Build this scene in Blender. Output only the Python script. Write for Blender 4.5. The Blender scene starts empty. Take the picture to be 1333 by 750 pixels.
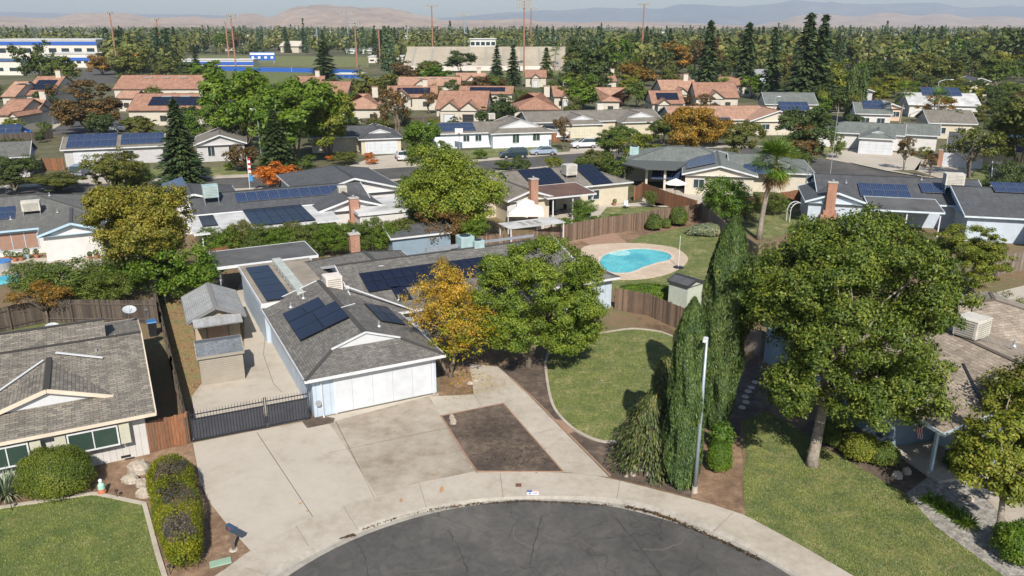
import bpy, math, random
import numpy as np
from mathutils import Vector, Matrix
PI=math.pi
S=bpy.context.scene; COL=S.collection
F=1040.0; TH=math.atan(342/1040); H=21.0
YB=math.radians(26.594)
# ---------------------------------------------------------------- survey helpers: photograph point -> ground position
def G(px,py,z=0.0):
    u=(px-666.5)/F; v=(py-375)/F
    h=math.cos(TH)-v*math.sin(TH); d=math.sin(TH)+v*math.cos(TH)
    t=(H-z)/d
    return Vector((u*t,h*t,z))
def ztop(Y,py):
    v=(py-375)/F
    return H-Y*(math.sin(TH)+v*math.cos(TH))/(math.cos(TH)-v*math.sin(TH))
def wpx(Y,z,px): return px/F*(Y*math.cos(TH)+(H-z)*math.sin(TH))
# ---------------------------------------------------------------- materials
MATS={}
def nmat(name):
    m=bpy.data.materials.new(name); m.use_nodes=True; nt=m.node_tree
    b=nt.nodes['Principled BSDF']; return m,nt,b
def N(nt,t,**k):
    n=nt.nodes.new(t)
    for a,v in k.items(): setattr(n,a,v)
    return n
def ramp(nt,fac,stops):
    r=N(nt,'ShaderNodeValToRGB'); e=r.color_ramp.elements
    while len(e)<len(stops): e.new(.5)
    for i,(p,c) in enumerate(stops): e[i].position=p; e[i].color=(*c,1)
    nt.links.new(fac,r.inputs[0]); return r.outputs[0]
def mixc(nt,f,a,b,bt='MIX'):
    m=N(nt,'ShaderNodeMix',data_type='RGBA',blend_type=bt)
    for s,v in ((0,f),(6,a),(7,b)):
        if hasattr(v,'node'): nt.links.new(v,m.inputs[s])
        elif s==0: m.inputs[0].default_value=v
        else: m.inputs[s].default_value=(*v,1)
    return m.outputs[2]
def noise(nt,co,scale,detail=4,rough=.6,dist=0):
    n=N(nt,'ShaderNodeTexNoise'); n.inputs['Scale'].default_value=scale; n.inputs['Detail'].default_value=detail
    n.inputs['Roughness'].default_value=rough; n.inputs['Distortion'].default_value=dist
    nt.links.new(co,n.inputs['Vector']); return n.outputs['Fac']
def coord(nt,kind='Object',scale=None):
    t=N(nt,'ShaderNodeTexCoord').outputs[kind]
    if scale:
        m=N(nt,'ShaderNodeMapping'); m.inputs['Scale'].default_value=scale; nt.links.new(t,m.inputs[0]); return m.outputs[0]
    return t
def bump(nt,b,h,s=.3,d=.02):
    n=N(nt,'ShaderNodeBump'); n.inputs['Strength'].default_value=s; n.inputs['Distance'].default_value=d
    nt.links.new(h,n.inputs['Height']); nt.links.new(n.outputs[0],b.inputs['Normal'])
def paint(name,c,rough=.6,var=.12,metal=0,sc=1.5):
    """painted or plain surface with faint soiling"""
    k='p_'+name
    if k in MATS: return MATS[k]
    m,nt,b=nmat(name); co=coord(nt)
    f=noise(nt,co,sc,6,.65)
    o=ramp(nt,f,[(.25,tuple(x*(1-var*1.6) for x in c)),(.55,c),(.8,tuple(min(1,x*(1+var)) for x in c))])
    nt.links.new(o,b.inputs['Base Color']); b.inputs['Roughness'].default_value=rough; b.inputs['Metallic'].default_value=metal
    MATS[k]=m; return m
def siding(name,c,period=.3,vert=True):
    k='s_'+name
    if k in MATS: return MATS[k]
    m,nt,b=nmat(name); co=coord(nt)
    w=N(nt,'ShaderNodeTexBrick'); w.offset=0
    sx=N(nt,'ShaderNodeSeparateXYZ'); nt.links.new(co,sx.inputs[0])
    ad=N(nt,'ShaderNodeMath',operation='ADD'); nt.links.new(sx.outputs[0],ad.inputs[0]); nt.links.new(sx.outputs[1],ad.inputs[1])
    cb=N(nt,'ShaderNodeCombineXYZ')
    nt.links.new(ad.outputs[0],cb.inputs[0 if vert else 1]); nt.links.new(sx.outputs[2],cb.inputs[1 if vert else 0])
    nt.links.new(cb.outputs[0],w.inputs['Vector'])
    w.inputs['Scale'].default_value=1; w.inputs['Mortar Size'].default_value=.012
    w.inputs['Brick Width'].default_value=period; w.inputs['Row Height'].default_value=50
    if not vert: w.inputs['Brick Width'].default_value=period
    w.inputs['Color1'].default_value=(*c,1); w.inputs['Color2'].default_value=(*[x*.95 for x in c],1); w.inputs['Mortar'].default_value=(*[x*.6 for x in c],1)
    f=noise(nt,co,1.2,5)
    o=mixc(nt,.8,w.outputs['Color'],ramp(nt,f,[(.3,(.8,.79,.77)),(.7,(1,1,1))]),'MULTIPLY')
    nt.links.new(o,b.inputs['Base Color']); b.inputs['Roughness'].default_value=.7
    MATS[k]=m; return m
def shingle(name,c1,c2,cm,bw=.34,rh=.15,dirt=.25,mort=.012):
    k='r_'+name
    if k in MATS: return MATS[k]
    m,nt,b=nmat(name); uv=coord(nt,'UV')
    w=N(nt,'ShaderNodeTexBrick'); nt.links.new(uv,w.inputs['Vector']); w.inputs['Scale'].default_value=1
    w.inputs['Brick Width'].default_value=bw; w.inputs['Row Height'].default_value=rh; w.inputs['Mortar Size'].default_value=mort
    w.inputs['Mortar Smooth'].default_value=.3; w.offset=.37; w.inputs['Bias'].default_value=-.1
    w.inputs['Color1'].default_value=(*c1,1); w.inputs['Color2'].default_value=(*c2,1); w.inputs['Mortar'].default_value=(*cm,1)
    f=noise(nt,uv,.55,6,.7); g=noise(nt,uv,9,3,.6)
    st=noise(nt,coord(nt,'UV',(2.2,.35,1)),1.3,5,.6)
    lo=1-dirt
    o=mixc(nt,1,w.outputs['Color'],ramp(nt,f,[(.3,(lo,lo,lo*.98)),(.7,(1+dirt*.4,)*3)]),'MULTIPLY')
    o=mixc(nt,.8,o,ramp(nt,st,[(.35,(.82,.81,.8)),(.65,(1.1,1.1,1.1))]),'MULTIPLY')
    o=mixc(nt,.75,o,ramp(nt,g,[(.3,(.7,.7,.7)),(.7,(1.25,1.25,1.25))]),'MULTIPLY')
    nt.links.new(o,b.inputs['Base Color']); b.inputs['Roughness'].default_value=.9
    bump(nt,b,w.outputs['Fac'],.35,-.02)
    MATS[k]=m; return m
def ground_mat(name,stops,scales=((.35,5),(3,5),(25,3)),bs=.5,rough=.95,dist=0,fc=(.62,1.3)):
    m,nt,b=nmat(name); co=coord(nt,'Object')
    f1=noise(nt,co,scales[0][0],scales[0][1],.65,dist); f2=noise(nt,co,scales[1][0],scales[1][1],.7); f3=noise(nt,co,scales[2][0],scales[2][1],.7)
    a=N(nt,'ShaderNodeMath',operation='MULTIPLY_ADD'); nt.links.new(f2,a.inputs[0]); a.inputs[1].default_value=.45
    a2=N(nt,'ShaderNodeMath',operation='MULTIPLY'); nt.links.new(f1,a2.inputs[0]); a2.inputs[1].default_value=.55; nt.links.new(a2.outputs[0],a.inputs[2])
    o=ramp(nt,a.outputs[0],[(.5+(p-.5)*.62,c) for p,c in stops])
    o=mixc(nt,.8,o,ramp(nt,f3,[(.3,(fc[0],)*3),(.7,(fc[1],)*3)]),'MULTIPLY')
    nt.links.new(o,b.inputs['Base Color']); b.inputs['Roughness'].default_value=rough
    if bs: bump(nt,b,f3,bs,.03)
    return m
def leafmat(name,c,var=.35,yel=None,tr=.3,amt=.25):
    """foliage: each leaf its own shade, a share of them turned to the autumn tint"""
    k='l_'+name
    if k in MATS: return MATS[k]
    m,nt,b=nmat(name); g=N(nt,'ShaderNodeNewGeometry').outputs['Random Per Island']
    lo=tuple(x*(1-var) for x in c); hi=tuple(x*(1+var) for x in c); yel=yel or (c[0]*1.7,c[1]*1.35,c[2]*.9)
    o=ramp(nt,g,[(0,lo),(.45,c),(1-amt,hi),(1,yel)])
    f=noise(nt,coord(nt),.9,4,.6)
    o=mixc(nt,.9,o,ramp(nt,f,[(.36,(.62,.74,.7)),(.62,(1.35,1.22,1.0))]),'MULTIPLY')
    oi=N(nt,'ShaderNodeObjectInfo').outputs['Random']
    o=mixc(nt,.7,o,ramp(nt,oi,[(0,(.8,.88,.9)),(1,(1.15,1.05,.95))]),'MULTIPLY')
    nt.links.new(o,b.inputs['Base Color']); b.inputs['Roughness'].default_value=.5
    b.inputs['Specular IOR Level'].default_value=.3
    t=N(nt,'ShaderNodeBsdfTranslucent'); nt.links.new(mixc(nt,1,o,(1.15,1.25,.6),'MULTIPLY'),t.inputs[0])
    mx=N(nt,'ShaderNodeMixShader'); mx.inputs[0].default_value=tr
    nt.links.new(b.outputs[0],mx.inputs[1]); nt.links.new(t.outputs[0],mx.inputs[2])
    nt.links.new(mx.outputs[0],nt.nodes['Material Output'].inputs[0])
    MATS[k]=m; return m
def plankmat(name,c1,c2,c3):
    m,nt,b=nmat(name); g=N(nt,'ShaderNodeNewGeometry').outputs['Random Per Island']
    o=ramp(nt,g,[(0,c1),(.5,c2),(1,c3)])
    f=noise(nt,coord(nt,'Object',(6,6,.8)),3,5,.7)
    o=mixc(nt,.9,o,ramp(nt,f,[(.3,(.55,.55,.55)),(.7,(1.25,1.2,1.15))]),'MULTIPLY')
    nt.links.new(o,b.inputs['Base Color']); b.inputs['Roughness'].default_value=.85; return m
# ---------------------------------------------------------------- mesh builder
class MB:
    def __init__(s): s.v=[]; s.f=[]; s.m=[]; s.uv=[]
    def add(s,vs,fs,mi=0,uvs=None):
        n=len(s.v); s.v+=[tuple(p) for p in vs]
        for i,f in enumerate(fs):
            s.f.append([n+k for k in f]); s.m.append(mi); s.uv.append(uvs[i] if uvs else None)
    def box(s,x0,x1,y0,y1,z0,z1,mi=0):
        s.add([(x0,y0,z0),(x1,y0,z0),(x1,y1,z0),(x0,y1,z0),(x0,y0,z1),(x1,y0,z1),(x1,y1,z1),(x0,y1,z1)],
              [(0,3,2,1),(4,5,6,7),(0,1,5,4),(1,2,6,5),(2,3,7,6),(3,0,4,7)],mi)
    def bx(s,c,d,rz=0,mi=0):
        ca,sa=math.cos(rz),math.sin(rz); vs=[]
        for z in (-1,1):
            for x,y in ((-1,-1),(1,-1),(1,1),(-1,1)):
                X=x*d[0]/2; Y=y*d[1]/2; vs.append((c[0]+X*ca-Y*sa,c[1]+X*sa+Y*ca,c[2]+z*d[2]/2))
        s.add(vs,[(0,3,2,1),(4,5,6,7),(0,1,5,4),(1,2,6,5),(2,3,7,6),(3,0,4,7)],mi)
    def bar(s,p,q,w,h,mi=0,up=(0,0,1)):
        p=Vector(p);q=Vector(q);d=(q-p).normalized(); side=d.cross(Vector(up))
        if side.length<1e-4: side=Vector((1,0,0))
        side.normalize(); u=side.cross(d).normalized(); vs=[]
        for e in (p,q):
            for a,b in ((-1,-1),(1,-1),(1,1),(-1,1)): vs.append(e+side*a*w/2+u*b*h/2)
        s.add(vs,[(0,1,2,3),(4,7,6,5),(0,4,5,1),(1,5,6,2),(2,6,7,3),(3,7,4,0)],mi)
    def tube(s,pts,rs,n=8,mi=0,cap=True):
        pts=[Vector(p) for p in pts]; rings=[]; b=len(s.v); ref=None
        for i,p in enumerate(pts):
            d=(pts[min(i+1,len(pts)-1)]-pts[max(i-1,0)]).normalized()
            a=d.cross(Vector((0,0,1)) if abs(d.z)<.9 else Vector((1,0,0))).normalized()
            if ref is not None and a.dot(ref)<0: a=-a
            ref=a; c=d.cross(a)
            for k in range(n):
                t=2*PI*k/n; s.v.append(tuple(p+(a*math.cos(t)+c*math.sin(t))*rs[i]))
        for i in range(len(pts)-1):
            for k in range(n):
                s.f.append([b+i*n+k,b+i*n+(k+1)%n,b+(i+1)*n+(k+1)%n,b+(i+1)*n+k]); s.m.append(mi); s.uv.append(None)
        if cap:
            s.f.append([b+k for k in range(n)][::-1]); s.m.append(mi); s.uv.append(None)
            e=b+(len(pts)-1)*n; s.f.append([e+k for k in range(n)]); s.m.append(mi); s.uv.append(None)
    def prism(s,poly,z0,z1,mi=0):
        n=len(poly); s.add([(p[0],p[1],z0) for p in poly]+[(p[0],p[1],z1) for p in poly],
          [list(range(n))[::-1],list(range(n,2*n))]+[(i,(i+1)%n,n+(i+1)%n,n+i) for i in range(n)],mi)
    def sheet(s,poly,z=None,mi=0):
        s.add([(p[0],p[1],p[2] if z is None else z) for p in poly],[list(range(len(poly)))],mi)
    def blob(s,c,r,rng,seg=10,rings=6,amp=.15,mi=0,flat=None):
        vs=[];k0=rng.random()*9
        for i in range(rings+1):
            ph=PI*i/rings
            for j in range(seg):
                t=2*PI*j/seg; q=1+amp*math.sin(3*t+k0+i)+amp*(rng.random()-.5)
                z=r[2]*math.cos(ph)*q
                if flat is not None: z=max(z,flat)
                vs.append((c[0]+r[0]*math.sin(ph)*math.cos(t)*q,c[1]+r[1]*math.sin(ph)*math.sin(t)*q,c[2]+z))
        fs=[]
        for i in range(rings):
            for j in range(seg): fs.append((i*seg+j,(i+1)*seg+j,(i+1)*seg+(j+1)%seg,i*seg+(j+1)%seg))
        s.add(vs,fs,mi)
    def build(s,name,mats,parent=None,smooth=False,bevel=0):
        me=bpy.data.meshes.new(name); me.from_pydata(s.v,[],s.f)
        if not isinstance(mats,(list,tuple)): mats=[mats]
        for m in mats: me.materials.append(m)
        if len(mats)>1: me.polygons.foreach_set('material_index',s.m)
        if any(u for u in s.uv):
            l=me.uv_layers.new(name='UV'); k=0
            for i,f in enumerate(s.f):
                for j in range(len(f)):
                    if s.uv[i]: l.data[k].uv=s.uv[i][j]
                    k+=1
        if smooth: me.polygons.foreach_set('use_smooth',[True]*len(s.f))
        me.update(); o=bpy.data.objects.new(name,me); COL.objects.link(o); o.parent=parent
        if bevel:
            b=o.modifiers.new('b','BEVEL'); b.width=bevel; b.segments=2; b.limit_method='ANGLE'
        return o
def tag(o,label,cat,group=None,kind=None):
    if label: o['label']=label
    if cat: o['category']=cat
    if group: o['group']=group
    if kind: o['kind']=kind
    return o
def thing(name,label,cat,loc=(0,0,0),rz=0,group=None):
    o=bpy.data.objects.new(name,None); o.empty_display_size=.3; COL.objects.link(o); o.location=loc; o.rotation_euler=(0,0,rz)
    return tag(o,label,cat,group)
def copy_tree(o,parent=None):
    c=o.copy(); COL.objects.link(c)
    if parent: c.parent=parent
    for ch in list(o.children): copy_tree(ch,c)
    return c
def struct(o,kind='structure'): o['kind']=kind; return o
def npmesh(name,V,nper,mat,parent=None):
    """V: (n*nper,3) array of separate faces with nper corners"""
    n=len(V)//nper; me=bpy.data.meshes.new(name); me.vertices.add(len(V)); me.loops.add(len(V)); me.polygons.add(n)
    me.vertices.foreach_set('co',V.astype(np.float32).ravel()); me.loops.foreach_set('vertex_index',np.arange(len(V),dtype=np.int32))
    me.polygons.foreach_set('loop_start',np.arange(n,dtype=np.int32)*nper)
    me.update(calc_edges=True); me.materials.append(mat)
    o=bpy.data.objects.new(name,me); COL.objects.link(o); o.parent=parent; return o
# ---------------------------------------------------------------- foliage
def unit(a): return a/np.maximum(np.linalg.norm(a,axis=1,keepdims=True),1e-6)
def leafquads(P,Nn,L,W,rng,T=None):
    Nn=unit(Nn); R=rng.normal(size=P.shape) if T is None else T+rng.normal(size=P.shape)*.25
    t=unit(R-Nn*np.sum(R*Nn,axis=1,keepdims=True)); b=np.cross(Nn,t)
    s=rng.uniform(.65,1.35,(len(P),1)); L=L*s/2; W=W*s/2
    return np.stack([P+t*L,P+b*W,P-t*L,P-b*W],axis=1).reshape(-1,3)
def crown_pts(rng,blobs,cr,n,m,inner=.18,zlow=-.55):
    w=np.array([b[3]*b[4]+b[4]*b[5] for b in blobs]); w=w/w.sum()
    bi=rng.choice(len(blobs),n,p=w); B=np.array(blobs,float)[bi]
    d=unit(rng.normal(size=(n,3))); d[:,2]=np.where(d[:,2]<zlow,-d[:,2],d[:,2])
    r=np.where(rng.random(n)<inner,rng.uniform(.2,.7,n),rng.uniform(.8,1.05,n))[:,None]
    C=B[:,:3]+d*B[:,3:6]*r
    K=max(14,n//8); R2=cr*1.65; sub=rng.integers(0,n,K); S0=C[sub]; q=rng.integers(0,K,n); keep=rng.random(n)<.74
    e=unit(rng.normal(size=(n,3))+d[sub][q]*.9+np.array([0,0,.05])); C2=S0[q]-d[sub][q]*R2*.38+e*R2*np.array([1,1,.8])*rng.uniform(.75,1.05,(n,1))
    C=np.where(keep[:,None],C2,C); d=np.where(keep[:,None],unit(d[sub][q]*.5+e),d)
    crs=cr*rng.uniform(.6,1.35,n)
    Cr=np.repeat(C,m,0); dr=np.repeat(d,m,0); cs=np.repeat(crs,m)[:,None]
    o=unit(rng.normal(size=(n*m,3)))*np.array([1,1,.75]); k=rng.random((n*m,1))**.45
    P=Cr+o*cs*k
    Nn=o*.7+dr*.5+rng.normal(size=P.shape)*.45+np.array([0,0,.35])
    return P,Nn,C
def limb(mb,a,b,r0,r1,rng,n=6,bend=.12,k=4):
    a=Vector(a);b=Vector(b);L=(b-a).length; pts=[];rs=[]
    for i in range(k+1):
        t=i/k; p=a.lerp(b,t)
        if 0<i<k: p+=Vector((rng.normal(),rng.normal(),rng.normal()*.5))*L*bend*.4
        pts.append(p); rs.append(r0+(r1-r0)*t)
    mb.tube(pts,rs,n)
BARK=None
def tree(name,label,cat,loc,h,w,mat,seed=0,n=90,m=60,ls=.3,cr=None,trunk=.35,tr=None,blobs=None,asp=.5,group=None,bark=None,inner=.18,nl=7,stems=1,lean=(0,0),zlow=-.55,dep=1.0):
    rng=np.random.default_rng(seed); t=thing(name,label,cat,loc,0,group)
    zc=h*(trunk+1)/2; rz=h*(1-trunk)/2*.95; rx=w/2
    if blobs is None:
        blobs=[(0,0,zc,rx*.72,rx*.72*dep,rz*.85)]
        for i in range(7):
            a=i*2.4+rng.uniform(0,1); q=rng.uniform(.4,.62); zz=rng.uniform(-.5,.55)
            blobs.append((rx*q*math.cos(a),rx*q*math.sin(a)*dep,zc+rz*zz,rx*.45,rx*.45,rz*.42))
    cr=cr or max(.25,rx*.2)
    P,Nn,C=crown_pts(rng,blobs,cr,n,m,inner,zlow)
    npmesh('crown',leafquads(P,Nn,ls,ls*asp,rng),4,mat,t)
    mb=MB(); r=tr or max(.09,h*.022); L=Vector((lean[0],lean[1],0))
    zt=h*trunk
    for s in range(stems):
        off=Vector((rng.normal()*.25,rng.normal()*.25,0))*(stems>1); 
        top=Vector((0,0,zt))+L+off*4*(stems>1)
        pts=[off+Vector((0,0,-.15)),off+Vector((0,0,zt*.12)),(off+top)*.5*.98+Vector((rng.normal()*.04,rng.normal()*.04,0))*h*.3,top,top*.6+Vector((0,0,zc*.4))+L*.4]
        mb.tube(pts,[r*1.5,r*1.08,r*.95,r*.8,r*.5],9)
        idx=rng.choice(len(C),min(nl,len(C)),replace=False)
        for i in idx:
            z0=rng.uniform(.85,1.1); limb(mb,top*z0,C[i]*.9+np.array([0,0,zc*.06]),r*.45,r*.12,rng)
    mb.build('trunk',bark or BARK,t,smooth=True)
    return t
def conifer(name,label,cat,loc,h,w,mat,seed=0,lev=34,nb=9,seg=5,ls=.55,group=None,base=.06,taper=1.0):
    rng=np.random.default_rng(seed); t=thing(name,label,cat,loc,0,group); P=[];Nn=[];T=[]
    for i in range(lev):
        f=(i+rng.random()*.8)/lev; z=h*(base+(1-base)*f); R=w/2*(1-f)**taper*(.8+.3*rng.random())+.04*w
        k=max(3,int(nb*(1-f*.6))); a0=rng.random()*6.3
        for j in range(k):
            a=a0+2*PI*j/k+rng.normal()*.15; rr=R*rng.uniform(.7,1.12)
            for q in range(seg):
                u=(q+.6+rng.random()*.5)/seg; 
                for side in (-1,0,1):
                    aa=a+side*.16/(u+.3)*rng.uniform(.5,1.3)
                    P.append((rr*u*math.cos(aa),rr*u*math.sin(aa),z-rr*.28*u*u+rr*.08*u+rng.normal()*.1))
                    Nn.append((rng.normal()*.35+math.cos(aa)*.3,rng.normal()*.35+math.sin(aa)*.3,1)); T.append((math.cos(aa),math.sin(aa),-.35))
    P=np.array(P);Nn=np.array(Nn);T=np.array(T)
    npmesh('crown',leafquads(P,Nn,ls,ls*.42,rng,T*2),4,mat,t)
    mb=MB(); mb.tube([(0,0,-.1),(0,0,h*.5),(0,0,h*.97)],[h*.018+.06,h*.011+.03,.02],7); mb.build('trunk',BARK,t,smooth=True); return t
def cypress(name,label,loc,h,w,mat,seed=0,n=14000,ls=.34,group=None,lumps=9,low=1.0):
    rng=np.random.default_rng(seed); t=thing(name,label,'cypress',loc,0,group)
    f=rng.random(n)**.85; a=rng.random(n)*2*PI
    prof=np.interp(f,[0,.04,.2,.5,.8,.93,1],[.55*low,.8*low,(1+low)/2,1,.82,.48,.05])
    lump=1+.13*np.sin(a*lumps+np.sin(f*9)*1.5)+.09*np.sin(a*5+f*17)+.08*np.sin(f*h*2.3+a*3)
    r=w/2*prof*lump*(1-.3*rng.random(n)**3*2*.5)*np.where(rng.random(n)<.12,.6,1)
    P=np.stack([r*np.cos(a),r*np.sin(a),f*h+.1],1)
    Nn=np.stack([np.cos(a),np.sin(a),.25+0*a],1)+rng.normal(size=(n,3))*.5
    T=np.stack([np.cos(a)*.25,np.sin(a)*.25,1+0*a],1)
    npmesh('crown',leafquads(P,Nn,ls,ls*.26,rng,T*1.5),4,mat,t)
    mb=MB(); mb.tube([(0,0,-.1),(0,0,h*.5),(0,0,h*.9)],[w*.12+.04,w*.08,.03],8); mb.build('trunk',BARK,t,smooth=True); return t
def bush(name,label,loc,r,mat,seed=0,n=5000,ls=.09,asp=.6,group=None,rz=0,noise_=.05,cat='bush',core=True,zl=-.35,power=1.0):
    """clipped or loose shrub: dense leaf skin over an ellipsoid, r=(rx,ry,height)"""
    rng=np.random.default_rng(seed); t=thing(name,label,cat,loc,rz,group)
    d=unit(rng.normal(size=(n,3))); d[:,2]=np.where(d[:,2]<zl,-d[:,2],d[:,2])
    if power!=1: d=np.sign(d)*np.abs(d)**power; d=d/np.sum(np.abs(d)**(2/power),axis=1,keepdims=True)**(power/2)
    q=1+noise_*(np.sin(d[:,0]*7+seed)+np.sin(d[:,1]*8+d[:,2]*6))[:,None]+rng.normal(size=(n,1))*noise_*.8-(rng.random((n,1))**6)*.15
    R=np.array([r[0],r[1],r[2]*.62]); P=d*R*q+np.array([0,0,r[2]*.42]); P[:,2]=np.maximum(P[:,2],.02)
    Nn=d/R*min(R)+rng.normal(size=(n,3))*.45+np.array([0,0,.2])
    Q=leafquads(P,Nn,ls,ls*asp,rng)
    th=np.linspace(0,2*PI,15); ph=np.linspace(.0,PI*.62,8); inn=[]
    if core and asp>.5:
        def sp(a,b): 
            v=np.array([math.sin(b)*math.cos(a),math.sin(b)*math.sin(a),math.cos(b)])
            if power!=1: v=np.sign(v)*np.abs(v)**power; v=v/np.abs(v).max()*min(1,max(.8,np.linalg.norm(v)/1.0))*.92 if False else np.sign(v)*np.abs(v)
            v=v/(np.sum(np.abs(v)**(2/power))**(power/2))*.88; p_=v*R+np.array([0,0,r[2]*.42]); p_[2]=max(p_[2],.02); return p_
        for i in range(14):
            for j in range(7): inn+=[sp(th[i],ph[j]),sp(th[i],ph[j+1]),sp(th[i+1],ph[j+1]),sp(th[i+1],ph[j])]
        Q=np.concatenate([Q,np.array(inn)])
    npmesh('foliage',Q,4,mat,t)
    if core:
        mb=MB(); rr=random.Random(seed)
        for i in range(7):
            a=i*.9+rr.random(); mb.tube([(0,0,0),(math.cos(a)*r[0]*.35,math.sin(a)*r[1]*.35,r[2]*.4),(math.cos(a)*r[0]*.7,math.sin(a)*r[1]*.7,r[2]*.75)],[.035,.025,.01],5)
        mb.build('stem',BARK,t)
    return t
HAZED=.8e-4; EXPO=0.33
# ---------------------------------------------------------------- shared materials
BARK=ground_mat('bark',[(.3,(.09,.07,.05)),(.7,(.2,.165,.125))],((2,4),(6,4),(30,3)))
M_WHITE=paint('white_trim',(.60,.61,.62),.5); M_LWHITE=paint('gable_white',(.54,.55,.56),.6,.05)
M_GUT=paint('grey_metal',(.35,.37,.38),.45,.1,.3); M_DARK=paint('dark_opening',(.02,.022,.025),.4)
M_COOL=paint('cooler_beige',(.55,.52,.45),.6,.2); M_COOLG=paint('cooler_green',(.33,.45,.45),.6,.2); M_LOUV=paint('louvre',(.3,.29,.26),.6)
M_FRAME=paint('panel_frame',(.3,.31,.33),.35,.05,.6); M_BFRAME=paint('panel_frame_black',(.012,.013,.017),.4,.05)
M_PAD=paint('pad',(.42,.40,.36),.9)
def glass(name,c=(.03,.045,.05),rough=.08):
    m,nt,b=nmat(name); b.inputs['Base Color'].default_value=(*c,1); b.inputs['Roughness'].default_value=rough; b.inputs['Specular IOR Level'].default_value=.6; return m
M_GLASS=glass('window_glass'); M_GREENGLASS=glass('curtained_glass',(.035,.06,.048),.12)
def cellmat(name,c,line,nx,ny,rough=.22):
    m,nt,b=nmat(name); uv=coord(nt,'UV'); w=N(nt,'ShaderNodeTexBrick'); w.offset=0; nt.links.new(uv,w.inputs['Vector'])
    w.inputs['Scale'].default_value=1; w.inputs['Brick Width'].default_value=1/nx; w.inputs['Row Height'].default_value=1/ny; w.inputs['Mortar Size'].default_value=.006
    w.inputs['Color1'].default_value=(*c,1); w.inputs['Color2'].default_value=(*[x*.85 for x in c],1); w.inputs['Mortar'].default_value=(*line,1)
    f=noise(nt,coord(nt),.8,5,.6); o=mixc(nt,.35,w.outputs['Color'],ramp(nt,f,[(.3,(.6,.65,.8)),(.75,(1.9,1.8,1.6))]),'MULTIPLY')
    nt.links.new(o,b.inputs['Base Color']); b.inputs['Roughness'].default_value=rough; b.inputs['Specular IOR Level'].default_value=.45; return m
M_CELL=cellmat('cells_blue',(.012,.025,.07),(.12,.16,.24),6,10); M_CELLB=cellmat('cells_black',(.008,.012,.028),(.02,.026,.045),6,10,.3)
M_RG=shingle('grey_comp',(.125,.118,.108),(.205,.195,.178),(.06,.058,.055))
M_RB=shingle('brown_comp',(.255,.228,.185),(.135,.124,.108),(.05,.045,.04),.40,.18,.3)
M_RD=shingle('dark_comp',(.075,.08,.088),(.10,.105,.112),(.045,.047,.05))
M_RGB=shingle('weathered_comp',(.12,.125,.12),(.17,.165,.15),(.07,.07,.068))
M_RT=shingle('tan_comp',(.37,.31,.24),(.25,.205,.16),(.13,.105,.085),.5,.24)
M_RGR=shingle('green_grey_comp',(.15,.17,.155),(.19,.205,.19),(.09,.1,.095))
M_RLG=shingle('light_grey_comp',(.30,.31,.31),(.36,.37,.37),(.2,.2,.2),.3,.14)
M_RSB=shingle('slate_blue_comp',(.16,.18,.20),(.21,.23,.25),(.09,.1,.12),.3,.14)
M_RTAN=shingle('taupe_comp',(.185,.165,.14),(.23,.21,.18),(.11,.1,.085))
M_TILE=shingle('clay_tile',(.38,.215,.145),(.29,.155,.105),(.26,.12,.08),.3,.33,.3,.02)
M_TILE2=shingle('clay_tile_pale',(.45,.275,.19),(.37,.21,.145),(.28,.15,.1),.3,.33,.3,.02)
M_MB=paint('brown_metal_roof',(.13,.075,.055),.6,.25,0,.6); M_FLAT=paint('flat_dark_roof',(.10,.10,.10),.85,.3,0,.5)
M_FLATW=paint('flat_white_roof',(.50,.50,.49),.8,.3,0,.4); M_FLATT=paint('flat_tan_roof',(.27,.235,.19),.9,.25,0,.5)
M_WB=siding('pale_blue_siding',(.47,.55,.64),.4); M_WW=siding('white_siding',(.56,.545,.52),.3); M_WG=paint('grey_stucco',(.44,.43,.43),.85,.08)
M_WBG=paint('beige_stucco',(.52,.46,.35),.85,.08); M_WCR=paint('cream_stucco',(.53,.48,.39),.85,.08); M_WWH=paint('white_stucco',(.57,.555,.535),.85,.08)
M_WSB=paint('slate_blue_stucco',(.20,.27,.33),.8,.1); M_WPG=paint('pale_grey_stucco',(.44,.50,.56),.85,.08); M_WTH=paint('townhouse_stucco',(.50,.465,.39),.85,.08)
M_BRICK=shingle('brick',(.36,.13,.07),(.45,.19,.10),(.35,.3,.26),.22,.075,.2)
M_GD=siding('garage_door_white',(.56,.585,.62),1.2); M_GDC=siding('garage_door_cream',(.60,.56,.42),.6)
M_FENCE=plankmat('fence_red',(.09,.065,.048),(.17,.115,.08),(.25,.175,.125)); M_FENCEG=plankmat('fence_grey',(.12,.10,.085),(.2,.165,.135),(.26,.22,.19))
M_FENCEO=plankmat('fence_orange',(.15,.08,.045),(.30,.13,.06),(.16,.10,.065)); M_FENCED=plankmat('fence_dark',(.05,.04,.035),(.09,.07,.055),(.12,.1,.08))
M_CONC=ground_mat('concrete',[(.3,(.35,.305,.245)),(.45,(.41,.365,.30)),(.55,(.43,.385,.32)),(.75,(.46,.415,.35))],((.2,4),(1.1,5),(30,3)),.1,.85,0,(.88,1.1))
M_WALK=ground_mat('sidewalk_concrete',[(.3,(.33,.285,.225)),(.5,(.40,.355,.29)),(.7,(.45,.405,.34))],((.4,4),(2.2,6),(30,3)),.1,.85,0,(.86,1.12))
M_ROCK=ground_mat('rock',[(.3,(.26,.22,.17)),(.7,(.46,.41,.34))],((1,4),(5,5),(20,3)),.7)
PROTO={}
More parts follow.
